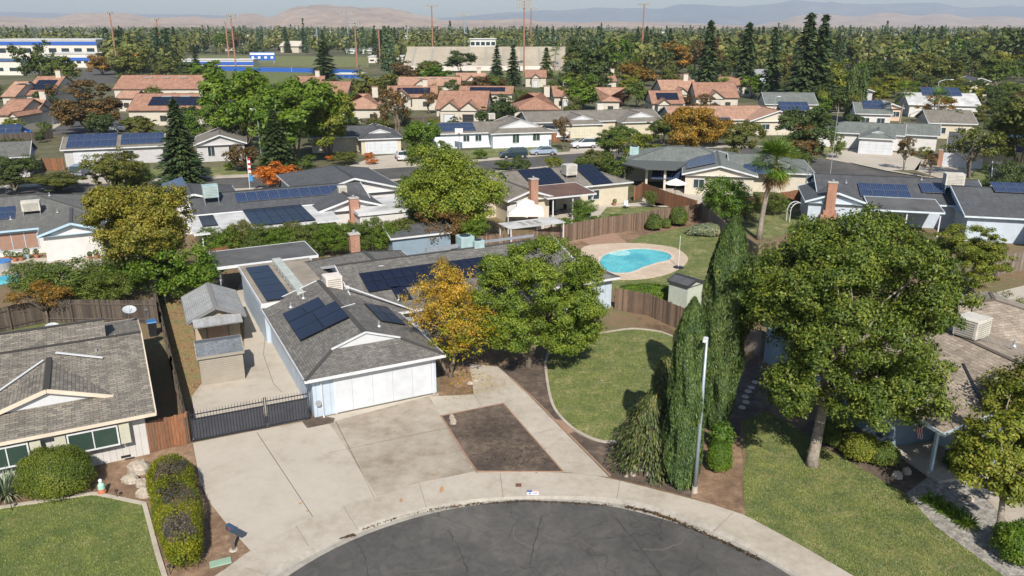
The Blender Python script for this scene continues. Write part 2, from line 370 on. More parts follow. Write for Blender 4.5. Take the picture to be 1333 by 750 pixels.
def panel_proto(black):
    k='pan%d'%black
    if k in PROTO: return PROTO[k]
    mb=MB(); W,L=1.0,1.0
    mb.box(-.5,.5,-.5,.5,-.03,.008,0); e=.485
    mb.add([(-e,-e,.012),(e,-e,.012),(e,e,.012),(-e,e,.012)],[(0,1,2,3)],1,[[(0,0),(1,0),(1,1),(0,1)]])
    me=bpy.data.meshes.new('solar_panel'); o=mb.build('solar_panel',[M_BFRAME if black else M_FRAME, M_CELLB if black else M_CELL])
    me=o.data; bpy.data.objects.remove(o); PROTO[k]=me; return me
class Wing: pass
HOUSEPTS=[]
class House:
    def __init__(s,name,label,cat,org,yaw,group=None,wall=None,roof=None,trim=None,gable=None):
        s.o=thing(name,label,cat,(org[0],org[1],0),yaw,group); s.org=Vector((org[0],org[1])); s.yaw=yaw
        s.R=MB(); s.W=MB(); s.T=MB(); s.GB=MB(); s.CAP=MB()
        s.wall=wall or M_WWH; s.roof=roof or M_RG; s.trim=trim or M_WHITE; s.gable=gable or M_LWHITE
        s.pend=[]
    def L(s,px,py,z=0):
        p=G(px,py,z); x=p.x-s.org.x; y=p.y-s.org.y; c,n=math.cos(s.yaw),math.sin(s.yaw); return (x*c+y*n,-x*n+y*c)
    def wing(s,a0,a1,b0,b1,axis='a',ze=2.55,sl=.3,e0='g',e1='g',ov=.45,walls=True,d0=2.,d1=2.,zw=0,dz=0):
        w=Wing(); w.axis=axis; w.ze=ze; w.sl=sl
        p0,p1,q0,q1=(a0,a1,b0,b1) if axis=='a' else (b0,b1,a0,a1)
        w.p0,w.p1,w.q0,w.q1=p0,p1,q0,q1; hw=(q1-q0)/2; qm=(q0+q1)/2; zr=ze+sl*hw; w.zr=zr; w.qm=qm
        Tm=(lambda p,q,z:(p,q,z)) if axis=='a' else (lambda p,q,z:(q,p,z))
        w.T=Tm
        def face(pts):
            vs=[Tm(*p) for p in pts]; n=Vector((0,0,0))
            for i in range(len(vs)): n+=Vector(vs[i]).cross(Vector(vs[(i+1)%len(vs)]))
            if n.z<0: pts=pts[::-1]; vs=vs[::-1]
            # uv: along the eave, up the slope
            nn=Vector(n).normalized(); up=Vector((0,0,1))-nn*nn.z; up=up.normalized() if up.length>1e-3 else Vector((0,1,0)); al=up.cross(nn).normalized()
            s.R.add(vs,[list(range(len(vs)))],0,[[(Vector(v).dot(al)+50,Vector(v).dot(up)+50) for v in vs]])
        r0,r1=p0,p1; L0=[];L1=[]
        if e0=='h': r0=p0+hw
        if e0=='d': r0=p0+d0; L0=[(r0,d0)]
        if e1=='h': r1=p1-hw
        if e1=='d': r1=p1-d1; L1=[(r1,d1)]
        for sgn,q in ((1,q0),(-1,q1)):
            pts=[(p0,q,ze),(p1,q,ze)]
            for r,d in L1: pts.append((r,q+sgn*d,ze+sl*d))
            pts+=[(r1,qm,zr),(r0,qm,zr)]
            for r,d in L0: pts.append((r,q+sgn*d,ze+sl*d))
            face(pts)
        for e,p,r,sg,dd in ((e0,p0,r0,1,d0),(e1,p1,r1,-1,d1)):
            if e=='h': face([(p,q0,ze),(r,qm,zr),(p,q1,ze)])
            if e=='d':
                z1=ze+sl*dd; face([(p,q0,ze),(r,q0+dd,z1),(r,q1-dd,z1),(p,q1,ze)])
                x=r+sg*.02; y0,y1=q0+dd-.1,q1-dd+.1
                s.GB.add([Tm(x,y0,z1-.02),Tm(x,y1,z1-.02),Tm(x,qm,zr+.0)],[(0,1,2)])
                for y in (q0+dd-.06,q1-dd+.06): s.T.bar(Tm(r-sg*.04,y,z1+.03),Tm(r-sg*.04,qm,zr+.06),.1,.09)
            if e=='g':
                for y in (q0,q1): s.T.bar(Tm(p,y,ze-.06),Tm(p,qm,zr-.06),.06,.2)
                if walls:
                    x=p+sg*ov; s.W.add([Tm(x,q0+ov,ze-.02+0*ov),Tm(x,q1-ov,ze-.02),Tm(x,qm,zr-.08)],[(0,1,2)])
            if e in 'hd': s.T.bar(Tm(p,q0,ze-.08),Tm(p,q1,ze-.08),.06,.17)
            # hip caps
            if e=='h':
                for q in (q0,q1): s.CAP.bar(Tm(p,q,ze+.01),Tm(r,qm,zr+.01),.22,.03)
            if e=='d':
                for q,g in ((q0,1),(q1,-1)): s.CAP.bar(Tm(p,q,ze+.01),Tm(r,q+g*dd,ze+sl*dd+.01),.22,.03)
        s.CAP.bar(Tm(r0,qm,zr+.012),Tm(r1,qm,zr+.012),.28,.035)
        for q in (q0,q1): s.T.bar(Tm(p0,q,ze-.08),Tm(p1,q,ze-.08),.06,.17)
        if walls:
            a,b,c,d=p0+ov,p1-ov,q0+ov,q1-ov
            v=[Tm(a,c,zw),Tm(b,c,zw),Tm(b,d,zw),Tm(a,d,zw)]; v2=[(x,y,ze-.02) for x,y,z in v]
            s.W.add(v+v2,[(0,1,5,4),(1,2,6,5),(2,3,7,6),(3,0,4,7)])
            # soffit
            m=[Tm(p0+.02,q0+.02,ze-.165),Tm(p1-.02,q0+.02,ze-.165),Tm(p1-.02,q1-.02,ze-.165),Tm(p0+.02,q1-.02,ze-.165)]
            s.T.add(m,[(0,1,2,3)])
        return w
    def wpx(s,pts,ze,**k):
        L=[s.L(x,y,ze) for x,y in pts]; A=[l[0] for l in L]; B=[l[1] for l in L]
        return s.wing(min(A),max(A),min(B),max(B),ze=ze,**k)
    def flat(s,a0,a1,b0,b1,z,mat,th=.18,name='roof',walls=False,tilt=0,posts=None,pm=None,trim=True):
        mb=MB(); mb.add([(a0,b0,z),(a1,b0,z),(a1,b1,z+tilt),(a0,b1,z+tilt),(a0,b0,z-th),(a1,b0,z-th),(a1,b1,z+tilt-th),(a0,b1,z+tilt-th)],
          [(0,1,2,3),(4,7,6,5),(0,4,5,1),(1,5,6,2),(2,6,7,3),(3,7,4,0)],0,[[(a0,b0),(a1,b0),(a1,b1),(a0,b1)]]+[[(0,0)]*4]*5)
        r=mb.build(name,mat,s.o)
        if trim:
            for p,q in (((a0,b0,z),(a1,b0,z)),((a1,b0,z),(a1,b1,z+tilt)),((a1,b1,z+tilt),(a0,b1,z+tilt)),((a0,b1,z+tilt),(a0,b0,z))):
                s.T.bar((p[0],p[1],p[2]-th/2+.005),(q[0],q[1],q[2]-th/2+.005),.07,th+.03)
        if walls:
            s.W.box(a0+.15,a1-.15,b0+.15,b1-.15,0,z-th)
        for (x,y) in posts or []:
            m=MB(); m.box(x-.06,x+.06,y-.06,y+.06,0,z-th); m.build('post',pm or M_WHITE,s.o)
        return r
    def zs(s,w,side,q): return w.ze+w.sl*((q-w.q0) if side==0 else (w.q1-q))
    def on(s,w,side,px,py,dz=0):
        """point of a roof slope seen at a photograph position, in (p,q,z)"""
        def f(z):
            a,b=s.L(px,py,z); p,q=(a,b) if w.axis=='a' else (b,a); return s.zs(w,side,q)+dz-z,p,q
        g0=f(2.)[0]; g1=f(5.)[0]; z=2+3*g0/(g0-g1); _,p,q=f(z); return p,q,z
    def solar(s,w,side,pts,nx,ny,black=False,gap=.03,lift=.12,holes=()):
        if side in (0,1): Q=[s.on(w,side,x,y,lift) for x,y in pts]
        P=sorted(q[0] for q in Q); V=sorted(q[1] for q in Q)
        p0,p1=(P[0]+P[1])/2,(P[-1]+P[-2])/2; q0,q1=(V[0]+V[1])/2,(V[-1]+V[-2])/2
        s.solar_at(w,side,p0,p1,q0,q1,nx,ny,black,gap,lift,holes)
    def solar_at(s,w,side,p0,p1,q0,q1,nx,ny,black=False,gap=.03,lift=.12,holes=()):
        me=panel_proto(black); sg=1 if side==0 else -1; k=math.sqrt(1+w.sl**2)
        dp=(p1-p0)/nx; dq=(q1-q0)/ny
        ez=Vector(w.T(0,-sg*w.sl/k*1,0)); 
        X=Vector(w.T(1,0,0)); Y=Vector(w.T(0,1,0)); Yv=(Y+Vector((0,0,sg*w.sl)))/k; Z=X.cross(Yv)
        if Z.z<0: X=-X; Z=X.cross(Yv)
        for i in range(nx):
            for j in range(ny):
                if (i,j) in holes: continue
                p=p0+(i+.5)*dp; q=q0+(j+.5)*dq; c=Vector(w.T(p,q,s.zs(w,side,q)+lift))
                o=bpy.data.objects.new('solar_panel',me); COL.objects.link(o); o.parent=s.o
                sx=dp-gap; sy=dq*k-gap
                m=Matrix.Identity(4)
                for r in range(3): m[r][0]=X[r]*sx; m[r][1]=Yv[r]*sy; m[r][2]=Z[r]; m[r][3]=c[r]
                o.matrix_local=m
    def window(s,x,y,z,w,h,face='S',pane=None,mull=1,frame=None,name='window'):
        """x,y = centre on the wall line, z = sill"""
        d={'S':0,'E':PI/2,'N':PI,'W':-PI/2}[face]
        fo=MB(); t=.07; D=.06
        for a,b,c,e in ((-w/2-t,w/2+t,0-t,0),(-w/2-t,w/2+t,h,h+t),(-w/2-t,-w/2,0,h),(w/2,w/2+t,0,h)): fo.box(a,b,-D,.02,c,e)
        for i in range(mull): 
            xx=-w/2+w*(i+1)/(mull+1); fo.box(xx-.025,xx+.025,-D+.01,.01,0,h)
        o=fo.build(name,frame or s.trim,s.o); o.location=(x,y,z); o.rotation_euler=(0,0,d)
        pm=MB(); pm.box(-w/2,w/2,-.02,.01,0,h); pm.build('pane',pane or M_GLASS,o); return o
    def door(s,x,y,w,h,face='S',mat=None,name='door',handle=True):
        d={'S':0,'E':PI/2,'N':PI,'W':-PI/2}[face]
        m=MB(); m.box(-w/2,w/2,-.05,.02,.02,h); o=m.build(name,mat or M_GD,s.o); o.location=(x,y,0); o.rotation_euler=(0,0,d)
        if name=='garage_door':
            g=MB()
            for i in range(1,4): g.box(-w/2+.02,w/2-.02,-.058,-.045,h*i/4-.008,h*i/4+.008)
            g.build('panel_seam',M_GUT,o)
        elif handle:
            g=MB(); g.box(w/2-.14,w/2-.08,-.11,-.04,1,1.06); g.build('handle',M_GUT,o)
        t=MB(); t.box(-w/2-.1,-w/2,-.04,.02,0,h+.1); t.box(w/2,w/2+.1,-.04,.02,0,h+.1); t.box(-w/2,w/2,-.04,.02,h,h+.1); t.build('door_frame',s.trim,o)
        return o
    def cooler(s,x,y,z,w=1.0,d=1.0,h=1.0,rz=0,mat=None,leg=.35):
        m=MB(); m.bx((0,0,leg+h/2),(w,d,h)); m.bx((0,0,leg+h+.03),(w*1.04,d*1.04,.06))
        o=m.build('evaporative_cooler',mat or M_COOL,s.o,bevel=.03); o.location=(x,y,z); o.rotation_euler=(0,0,rz)
        l=MB()
        for i in range(7):
            zz=leg+.12+i*(h-.24)/6
            l.box(-w*.4,w*.4,-d/2-.025,-d/2,zz-.03,zz+.02); l.box(-w*.4,w*.4,d/2,d/2+.025,zz-.03,zz+.02)
            l.box(-w/2-.025,-w/2,-d*.4,d*.4,zz-.03,zz+.02); l.box(w/2,w/2+.025,-d*.4,d*.4,zz-.03,zz+.02)
        l.build('louvre',M_LOUV,o)
        for a in (-1,1):
            for b in (-1,1): g=MB(); g.bar((a*w*.45,b*d*.45,-.45),(a*w*.45,b*d*.45,leg),.05,.05); g.build('stand_leg',M_GUT,o)
        return o
    def acunit(s,x,y,z,w=.9,h=.9,mat=None,rz=0):
        m=MB(); m.bx((0,0,h/2),(w,w,h)); o=m.build('condenser_unit',mat or M_COOLG,s.o,bevel=.04); o.location=(x,y,z); o.rotation_euler=(0,0,rz)
        f=MB(); f.tube([(0,0,h),(0,0,h+.04)],[w*.38,w*.38],16); f.build('fan_grille',M_DARK,o); return o
    def vents(s,pts):
        for (x,y,z) in pts:
            m=MB(); m.tube([(x,y,z-.2),(x,y,z+.28)],[.05,.05],8); m.tube([(x,y,z-.1),(x,y,z+.02)],[.16,.07],8); m.build('vent_pipe',M_GUT,s.o)
    def chimney(s,x,y,w,d,z0,z1,cap=True,base=None):
        m=MB(); uv=[]
        def bu(x0,x1,y0,y1,a,b):
            m.add([(x0,y0,a),(x1,y0,a),(x1,y1,a),(x0,y1,a),(x0,y0,b),(x1,y0,b),(x1,y1,b),(x0,y1,b)],[(4,5,6,7),(0,1,5,4),(1,2,6,5),(2,3,7,6),(3,0,4,7)],0,
             [[(x0,y0),(x1,y0),(x1,y1),(x0,y1)],[(x0,a),(x1,a),(x1,b),(x0,b)],[(y0,a),(y1,a),(y1,b),(y0,b)],[(x1,a),(x0,a),(x0,b),(x1,b)],[(y1,a),(y0,a),(y0,b),(y1,b)]])
        bu(x-w/2,x+w/2,y-d/2,y+d/2,z0,z1)
        if base: bu(x-w*.95,x+w*.95,y-d*.7,y+d*.5,0,base); bu(x-w*.7,x+w*.7,y-d*.6,y+d*.5,base,base+.5)
        o=m.build('chimney',M_BRICK,s.o)
        c=MB(); c.box(x-w/2-.06,x+w/2+.06,y-d/2-.06,y+d/2+.06,z1,z1+.09); c.build('chimney_cap',M_PAD,o)
        f=MB(); f.tube([(x,y,z1+.08),(x,y,z1+.35)],[.12,.12],8); f.build('flue',M_GUT,o); return o
    def done(s):
        xs=[v[0] for v in s.R.v]; ys=[v[1] for v in s.R.v]; c,n_=math.cos(s.yaw),math.sin(s.yaw); mx,my=(min(xs)+max(xs))/2,(min(ys)+max(ys))/2
        HOUSEPTS.append((s.org.x+mx*c-my*n_,s.org.y+mx*n_+my*c,max(xs)-min(xs)))
        s.R.build('roof',s.roof,s.o)
        if s.W.v: s.W.build('wall',s.wall,s.o)
        if s.T.v: s.T.build('fascia',s.trim,s.o)
        for i in range(0,len(s.GB.v),3):
            g=MB(); g.add(s.GB.v[i:i+3],[(0,1,2)]); g.build('gable',s.gable,s.o)
        if s.CAP.v: s.CAP.build('ridge_cap',s.roof,s.o)
        return s.o
# ---------------------------------------------------------------- fences
def fence(name,label,pts,h,mat,cat='fence',pw=.14,gap=.012,ragged=.03,post=True,rails=True,seed=0,group=None):
    P=[Vector((p[0],p[1],0)) for p in pts]; rr=random.Random(seed)
    t=thing(name,label,cat,P[0],0,group); mb=MB(); pm=MB(); posts=[]
    for a,b in zip(P,P[1:]):
        d=b-a; L=d.length; ang=math.atan2(d.y,d.x); u=d/L; n=max(1,int(L/pw))
        for i in range(n):
            c=a+u*(i+.5)*L/n-P[0]; hh=h+rr.uniform(-ragged,ragged); mb.bx((c.x,c.y,hh/2+.02),(L/n-gap,.025,hh),ang)
        nn=Vector((-u.y,u.x,0))
        if rails:
            for z in (.35,h-.3): mb.bar(a-P[0]+nn*.045+Vector((0,0,z)),b-P[0]+nn*.045+Vector((0,0,z)),.05,.09)
        k=max(1,round(L/2.4))
        for i in range(k+1): posts.append(a+u*L*i/k+nn*.09-P[0])
    mb.build('boards',mat,t)
    for q in posts:
        pm=MB(); pm.bx((q.x,q.y,(h+.05)/2),(.1,.1,h+.05)); pm.build('post',mat,t)
    return t
def smooth(pts,k=4,closed=False):
    P=[Vector((*p[:2],0)) for p in pts]; out=[]; n=len(P)
    rng_=range(n if closed else n-1)
    for i in rng_:
        p0=P[(i-1)%n] if closed or i>0 else P[i]; p1=P[i]; p2=P[(i+1)%n]; p3=P[(i+2)%n] if closed or i+2<n else P[(i+1)%n]
        for j in range(k):
            t=j/k; out.append(.5*((2*p1)+(-p0+p2)*t+(2*p0-5*p1+4*p2-p3)*t*t+(-p0+3*p1-3*p2+p3)*t**3))
    if not closed: out.append(P[-1])
    return out
def px(pts,z=0): return [G(x,y,z) for x,y in pts]
def sheet(name,pts,z,mat):
    m=MB(); P=[(p[0],p[1]) for p in pts]
    A=sum(P[i][0]*P[(i+1)%len(P)][1]-P[(i+1)%len(P)][0]*P[i][1] for i in range(len(P)))
    if A<0: P=P[::-1]
    m.sheet(P,z); return struct(m.build(name,mat))
def strip(name,pts,w,z0,z1,mat,closed=False,kind=True):
    """kerb-like ribbon with height along a line"""
    m=MB(); P=[Vector((p[0],p[1],0)) for p in pts]; n=len(P); A=[];B=[]
    for i in range(n):
        d=(P[min(i+1,n-1)]-P[max(i-1,0)]).normalized(); q=Vector((-d.y,d.x,0))*w/2; A.append(P[i]+q); B.append(P[i]-q)
    for i in range(n-1):
        a,b,c,d=A[i],A[i+1],B[i+1],B[i]
        m.add([(a.x,a.y,z1),(b.x,b.y,z1),(c.x,c.y,z1),(d.x,d.y,z1),(a.x,a.y,z0),(b.x,b.y,z0),(c.x,c.y,z0),(d.x,d.y,z0)],[(0,3,2,1),(0,1,5,4),(3,7,6,2)])
    o=m.build(name,mat); 
    if kind: struct(o)
    return o
# ================================================================ GROUND
M_SOIL=ground_mat('soil',[(.3,(.10,.065,.035)),(.45,(.19,.125,.07)),(.58,(.13,.12,.05)),(.75,(.36,.26,.16))],((.12,6),(.9,6),(14,4)),.8)
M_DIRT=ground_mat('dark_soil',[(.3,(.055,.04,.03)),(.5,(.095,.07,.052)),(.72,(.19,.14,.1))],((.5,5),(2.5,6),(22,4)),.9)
M_BED=ground_mat('brown_soil',[(.3,(.11,.07,.045)),(.5,(.2,.125,.075)),(.7,(.33,.22,.14))],((.4,5),(2.5,6),(22,4)),.9)
M_LAWN=ground_mat('lawn_mixed',[(.3,(.07,.10,.022)),(.46,(.11,.135,.036)),(.58,(.18,.175,.065)),(.72,(.36,.31,.15))],((.7,6),(4,6),(16,5)),.9,dist=.6)
M_LAWNG=ground_mat('lawn_green',[(.28,(.06,.085,.018)),(.46,(.095,.12,.028)),(.6,(.15,.155,.045)),(.78,(.24,.2,.09))],((.5,6),(2.4,6),(16,5)),.8)
M_LAWND=ground_mat('lawn_deep',[(.3,(.065,.095,.02)),(.47,(.115,.13,.036)),(.58,(.2,.185,.07)),(.75,(.32,.27,.13))],((.6,6),(5,6),(16,5)),.9,dist=.4)
M_GRAVEL=ground_mat('gravel',[(.35,(.16,.145,.13)),(.5,(.28,.26,.23)),(.65,(.42,.4,.36))],((3,5),(9,6),(26,4)),1)
M_GUTTER=ground_mat('gutter_concrete',[(.3,(.26,.235,.2)),(.6,(.37,.34,.29)),(.8,(.42,.39,.34))],((.8,5),(4,6),(30,3)),.1,.85,0,(.85,1.12))
def asphalt():
    m,nt,b=nmat('asphalt'); co=coord(nt); f=noise(nt,co,.22,6,.6); g=noise(nt,co,40,3,.7); p=noise(nt,co,1.6,6,.65,1.5)
    o=ramp(nt,f,[(.36,(.06,.057,.053)),(.5,(.08,.076,.07)),(.64,(.105,.099,.09))])
    o=mixc(nt,.8,o,ramp(nt,p,[(.3,(.72,.72,.72)),(.5,(1,1,1)),(.75,(1.35,1.33,1.28))]),'MULTIPLY')
    o=mixc(nt,.8,o,ramp(nt,g,[(.3,(.65,.65,.65)),(.7,(1.35,1.35,1.35))]),'MULTIPLY')
    v=N(nt,'ShaderNodeTexVoronoi',feature='DISTANCE_TO_EDGE'); v.inputs['Scale'].default_value=.22
    mp=N(nt,'ShaderNodeVectorMath',operation='ADD'); nz=N(nt,'ShaderNodeTexNoise'); nz.inputs['Scale'].default_value=.6; nt.links.new(co,nz.inputs[0])
    sc=N(nt,'ShaderNodeVectorMath',operation='SCALE'); sc.inputs['Scale'].default_value=2.2; nt.links.new(nz.outputs['Color'],sc.inputs[0])
    nt.links.new(co,mp.inputs[0]); nt.links.new(sc.outputs[0],mp.inputs[1]); nt.links.new(mp.outputs[0],v.inputs['Vector'])
    o=mixc(nt,.8,o,ramp(nt,v.outputs['Distance'],[(.0,(.66,.66,.66)),(.004,(.72,.72,.72)),(.008,(1,1,1))]),'MULTIPLY')
    nt.links.new(o,b.inputs['Base Color']); b.inputs['Roughness'].default_value=.85; bump(nt,b,g,.4,.01); return m
M_ASPH=asphalt()
M_FARG=ground_mat('far_ground',[(.3,(.045,.055,.02)),(.5,(.085,.085,.035)),(.7,(.17,.14,.08))],((.02,6),(.12,6),(2,4)),0)
sheet('ground',[(-14000,-60),(14000,-60),(14000,15000),(-14000,15000)],-.16,M_FARG)
cx,cy=1.2,19.4
# road bulb and the sidewalk ring around it (photograph outline, on the ground)
AS=smooth([(-14,18),(-11.9,22.4)]+[tuple(G(x,y,-.1)[:2]) for x,y in [(375,750),(462,702),(560,669),(655,653),(703,652),(800,660),(916,694),(1030,750)]]+[(13.6,22),(15,17)],5)
CT=smooth([(-15,18),(-12.6,23)]+[tuple(G(x,y,0)[:2]) for x,y in [(339,750),(390,722),(465,687),(555,660),(655,647),(803,649),(916,680),(1046,750)]]+[(14.2,22),(15.6,17)],5)
SW=smooth([(-17.5,17),(-15,22.3)]+[tuple(G(x,y,0)[:2]) for x,y in [(283,748),(326,717),(407,673),(462,653),(545,629.5),(583,622),(620,615.5),(733,615.5),(793,623),(916,654),(970,671),(1046,712),(1111,750)]]+[(16.3,22),(17.8,16)],5)
sheet('road',AS+[Vector((15,-20,0)),Vector((-14,-20,0))],-.095,M_ASPH)
def ribbon(name,A,B,zA,zB,mat):
    m=MB(); n=60
    def rs(P):
        P=[Vector((p[0],p[1],0)) for p in P]; l=[0]
        for i in range(1,len(P)): l.append(l[-1]+(P[i]-P[i-1]).length)
        out=[]
        for k in range(n+1):
            t=l[-1]*k/n; i=max(j for j in range(len(l)) if l[j]<=t+1e-6); i=min(i,len(P)-2); out.append(P[i].lerp(P[i+1],(t-l[i])/max(1e-6,l[i+1]-l[i])))
        return out
    A=rs(A);B=rs(B)
    for i in range(n): m.add([(A[i].x,A[i].y,zA),(A[i+1].x,A[i+1].y,zA),(B[i+1].x,B[i+1].y,zB),(B[i].x,B[i].y,zB)],[(0,1,2,3)])
    o=m.build(name,mat); me=o.data
    import bmesh; b=bmesh.new(); b.from_mesh(me); bmesh.ops.remove_doubles(b,verts=b.verts,dist=1e-4); bmesh.ops.recalc_face_normals(b,faces=b.faces)
    for f in b.faces:
        if f.normal.z<0: f.normal_flip()
    b.to_mesh(me); b.free(); return struct(o)
def lerpc(A,B,t):
    n=len(A); out=[]
    for p in A:
        q=min(B,key=lambda r:(r.x-p.x)**2+(r.y-p.y)**2); out.append(p.lerp(Vector((q.x,q.y,0)),t))
    return out
G1=lerpc(CT,AS,.45)
ribbon('gutter',AS,G1,-.09,-.10,M_GUTTER); ribbon('kerb',G1,CT,-.10,0.0,M_GUTTER); ribbon('sidewalk',CT,SW,0.0,.012,M_WALK)
# soil of the lots, just below the sidewalk level
lots=[Vector((-70,15,0)),Vector((-17.5,17,0))]+SW[1:-1]+[Vector((17.8,16,0)),Vector((75,15,0)),Vector((80,95,0)),Vector((-80,95,0))]
sheet('soil',lots,.004,M_SOIL)
ZP=.016
DW=px([(255.5,600),(251,577),(404,547),(571,512),(574,542),(605,592),(620,616),(583,622.5),(545,630),(462,653.5),(407,673.5),(326,717.5),(297,685),(275,657),(260,627)])
sheet('driveway',DW,ZP+.004,M_CONC)
def jl(name,segs,w=.035,z=.026,mat=None):
    m=MB()
    for (a,b,c,d) in segs: 
        p=G(a,b);q=G(c,d); e=(q-p).normalized(); n=Vector((-e.y,e.x,0))*w*.33
        m.sheet([p+n,p-n,q-n,q+n],z)
    return struct(m.build(name,mat or M_JOINT))
M_JOINT=paint('joint',(.20,.175,.14),.95)
jl('driveway_joint',[(334,563,407,673),(366,556,408,546),(437,549,487,648),(404,549,461,653),(497,532,583,622) if 0 else (258,610,360,590),(361,590,437,575),(437,583,600,562) if 0 else (446,640,615,575)][:3]+[(335,564,407,673),(437,589,598,583) if 0 else (428,590,590,556)],.035)
jl('sidewalk_joint',[(447,660,466,690),(546,630,555,661),(651,616,655,648),(807,626,803,650),(954,668,930,692),(320,740,345,748),(385,685,402,712)],.03)
M_DRIVE2=ground_mat('stained_concrete',[(.3,(.22,.18,.13)),(.5,(.32,.275,.215)),(.7,(.39,.345,.28))],((.3,4),(1.3,6),(30,3)),.1,.85,0,(.86,1.12))
sheet('driveway_apron',px([(428,551),(571,512.5),(574,542),(605,592),(619,614),(583,621.5),(545,629),(490,646),(455,590)]),ZP+.010,M_DRIVE2)
WK=px([(559,517),(617,514),(611,474),(648,478),(668,495),(700,527),(730,558),(770,598),(793,622),(733,615),(655,525.5),(574,542)])
sheet('walkway',WK,ZP+.016,M_WALK)
jl('walkway_joint',[(617,514,627,529),(612,492,640,507),(695,566,722,559),(655,525,668,521)],.035,.037)
sheet('soil_bed',px([(574,542),(655,525.5),(733,614.5),(621,614.5),(605,592)]),ZP+.006,M_DIRT)
edge=px([(574,542),(655,525.5),(733,614.5),(621,614.5),(605,592),(574,542)])
M_EDGE=paint('redwood_edge',(.30,.19,.13),.9)
strip('bed_edging',edge,.09,0,.05,M_EDGE)
strip('walkway_edging',px([(664,492),(700,525),(730,556),(770,596),(795,621)]),.1,0,.07,M_EDGE)
# front lawn of the main house
LE=smooth(px([(716,455),(711,470),(711,487),(718,524),(732,546),(754,564),(786,576),(824,573)]),5)
sheet('front_lawn',LE+px([(850,600),(880,600),(900,560),(905,500),(895,445),(861,433),(826,429),(802,431),(770,440)]),.02,M_LAWN)
strip('lawn_kerb',LE,.16,0,.09,M_WALK)
strip('lawn_back_kerb',smooth(px([(770,436),(802,431),(826,428.5),(861,433),(885,444)]),4),.14,0,.08,M_WALK)
sheet('bark_mulch_bed',px([(664,492),(648,478),(690,462),(711,468),(711,487),(718,524),(732,546),(754,564),(786,577),(820,575),(850,600),(900,612),(900,648),(850,634),(796,622),(770,598),(730,558)]),.013,M_DIRT)
sheet('brick_patch',px([(716,545),(732,548),(748,563),(736,566)]),.03,M_EDGE)
sheet('garage_side_bed',px([(560,527),(573,505),(572,475),(610,470),(640,506),(617,513)]),.012,M_BED)
sheet('gate_side_bed',px([(393,549),(407,543),(415,541),(436,545),(434,551),(400,558)]),.031,M_DIRT)
sheet('shrub_bed',px([(900,648),(893,600),(930,560),(960,560),(967,600),(966,627),(970,671)]),.012,M_BED)
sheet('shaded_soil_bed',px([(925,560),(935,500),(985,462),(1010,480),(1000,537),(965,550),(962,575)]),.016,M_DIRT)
# lawn of the house at right
RL=px([(997,536),(965,549),(973,585),(967,627),(970,671),(1046,712),(1111,750)])+[Vector((16.3,22,0)),Vector((18.4,22,0))]+px([(1306,750),(1218,686),(1179,643),(1127,614),(1075,585),(1040,559)])
sheet('right_lawn',RL,.02,M_LAWND)
sheet('gravel_bed',px([(1306,750),(1218,686),(1179,643),(1212,618),(1240,605),(1333,650),(1400,750)]),.014,M_GRAVEL)
sheet('porch_walk',px([(1215,618),(1245,600),(1300,625),(1345,680),(1320,690),(1275,640)]),.03,M_WALK)
sheet('house_side_bed',px([(1040,559),(1075,585),(1127,614),(1179,643),(1212,618),(1160,590),(1100,545),(1060,545)]),.012,M_DIRT)
sheet('yard_paving',px([(1250,392),(1333,372),(1420,380),(1333,395),(1270,402)]),.02,M_CONC)
# left lawn, its kerb and the bed by the hedge
LL=px([(0,662),(117,644),(126,644),(188,657),(205,721),(214,750)])
sheet('left_lawn',[Vector((-32,26,0))]+LL+[Vector((-14.5,22,0)),Vector((-32,20,0))],.02,M_LAWNG)
strip('left_lawn_kerb',[G(-80,678)]+LL+[G(222,775)],.2,0,.09,M_WALK)
sheet('left_bed',px([(-60,660),(0,640),(190,590),(250,577),(256,605),(275,657),(297,685),(326,717),(283,748),(250,775),(222,775),(205,721),(188,657),(126,644),(0,662)]),.008,M_BED)
# side yard of the main house
sheet('side_yard_paving',px([(252,538),(250,516),(285,470),(318,462),(318,415),(308,380),(318,360),(330,380),(400,512),(404,530),(403,546),(251,575)]),.02,M_CONC)
M_DRY=ground_mat('dry_grass',[(.3,(.15,.09,.045)),(.5,(.28,.18,.09)),(.62,(.13,.15,.05)),(.8,(.36,.28,.16))],((.6,5),(2.4,6),(18,4)),.9)
sheet('dry_side_yard',px([(213,400),(235,380),(300,380),(318,415),(318,462),(285,470),(245,535),(232,545)]),.01,M_DRY)
sheet('side_passage',px([(183,400),(207,400),(213,440),(247,540),(205,545),(195,470)]),.012,M_SOIL)
jl('paving_crack',[(331,398,345,440),(345,440,343,462),(343,462,356,500),(356,500,367,511),(338,430,352,445)],.06,.026)
sheet('left_back_lawn',px([(0,430),(60,405),(150,400),(190,398),(190,415),(0,450)]),.012,M_LAWNG)
# pool yard
PY=px([(790,375),(775,320),(819,316),(835,307),(880,298),(905,294),(930,300),(940,330),(930,370),(900,400),(860,398)])
sheet('pool_lawn',PY,.012,M_LAWN)
sheet('pool_yard_soil',px([(735,330),(740,305),(799,300),(835,296),(910,284),(960,300),(958,340),(935,372),(938,330),(925,303),(880,299),(835,308),(819,317)]),.0095,M_BED)
M_PAVER=shingle('brick_paving',(.36,.22,.16),(.42,.28,.2),(.28,.2,.15),.2,.1,.2)
sheet('brick_patio',px([(755,312),(799,303),(819,318),(780,326)]),.018,M_WALK and M_EDGE)
M_DECK=ground_mat('pool_deck',[(.3,(.42,.33,.24)),(.6,(.52,.42,.32)),(.8,(.58,.49,.38))],((.4,4),(2,5),(30,3)),.1,.9)
DK=smooth(px([(760,322),(799,317.5),(833,317.5),(860,320),(880,324),(893,333),(895,340),(887,349),(867,358),(839,363.5),(817,364.6),(795,363.5),(770,358),(757,340)]),5,True)
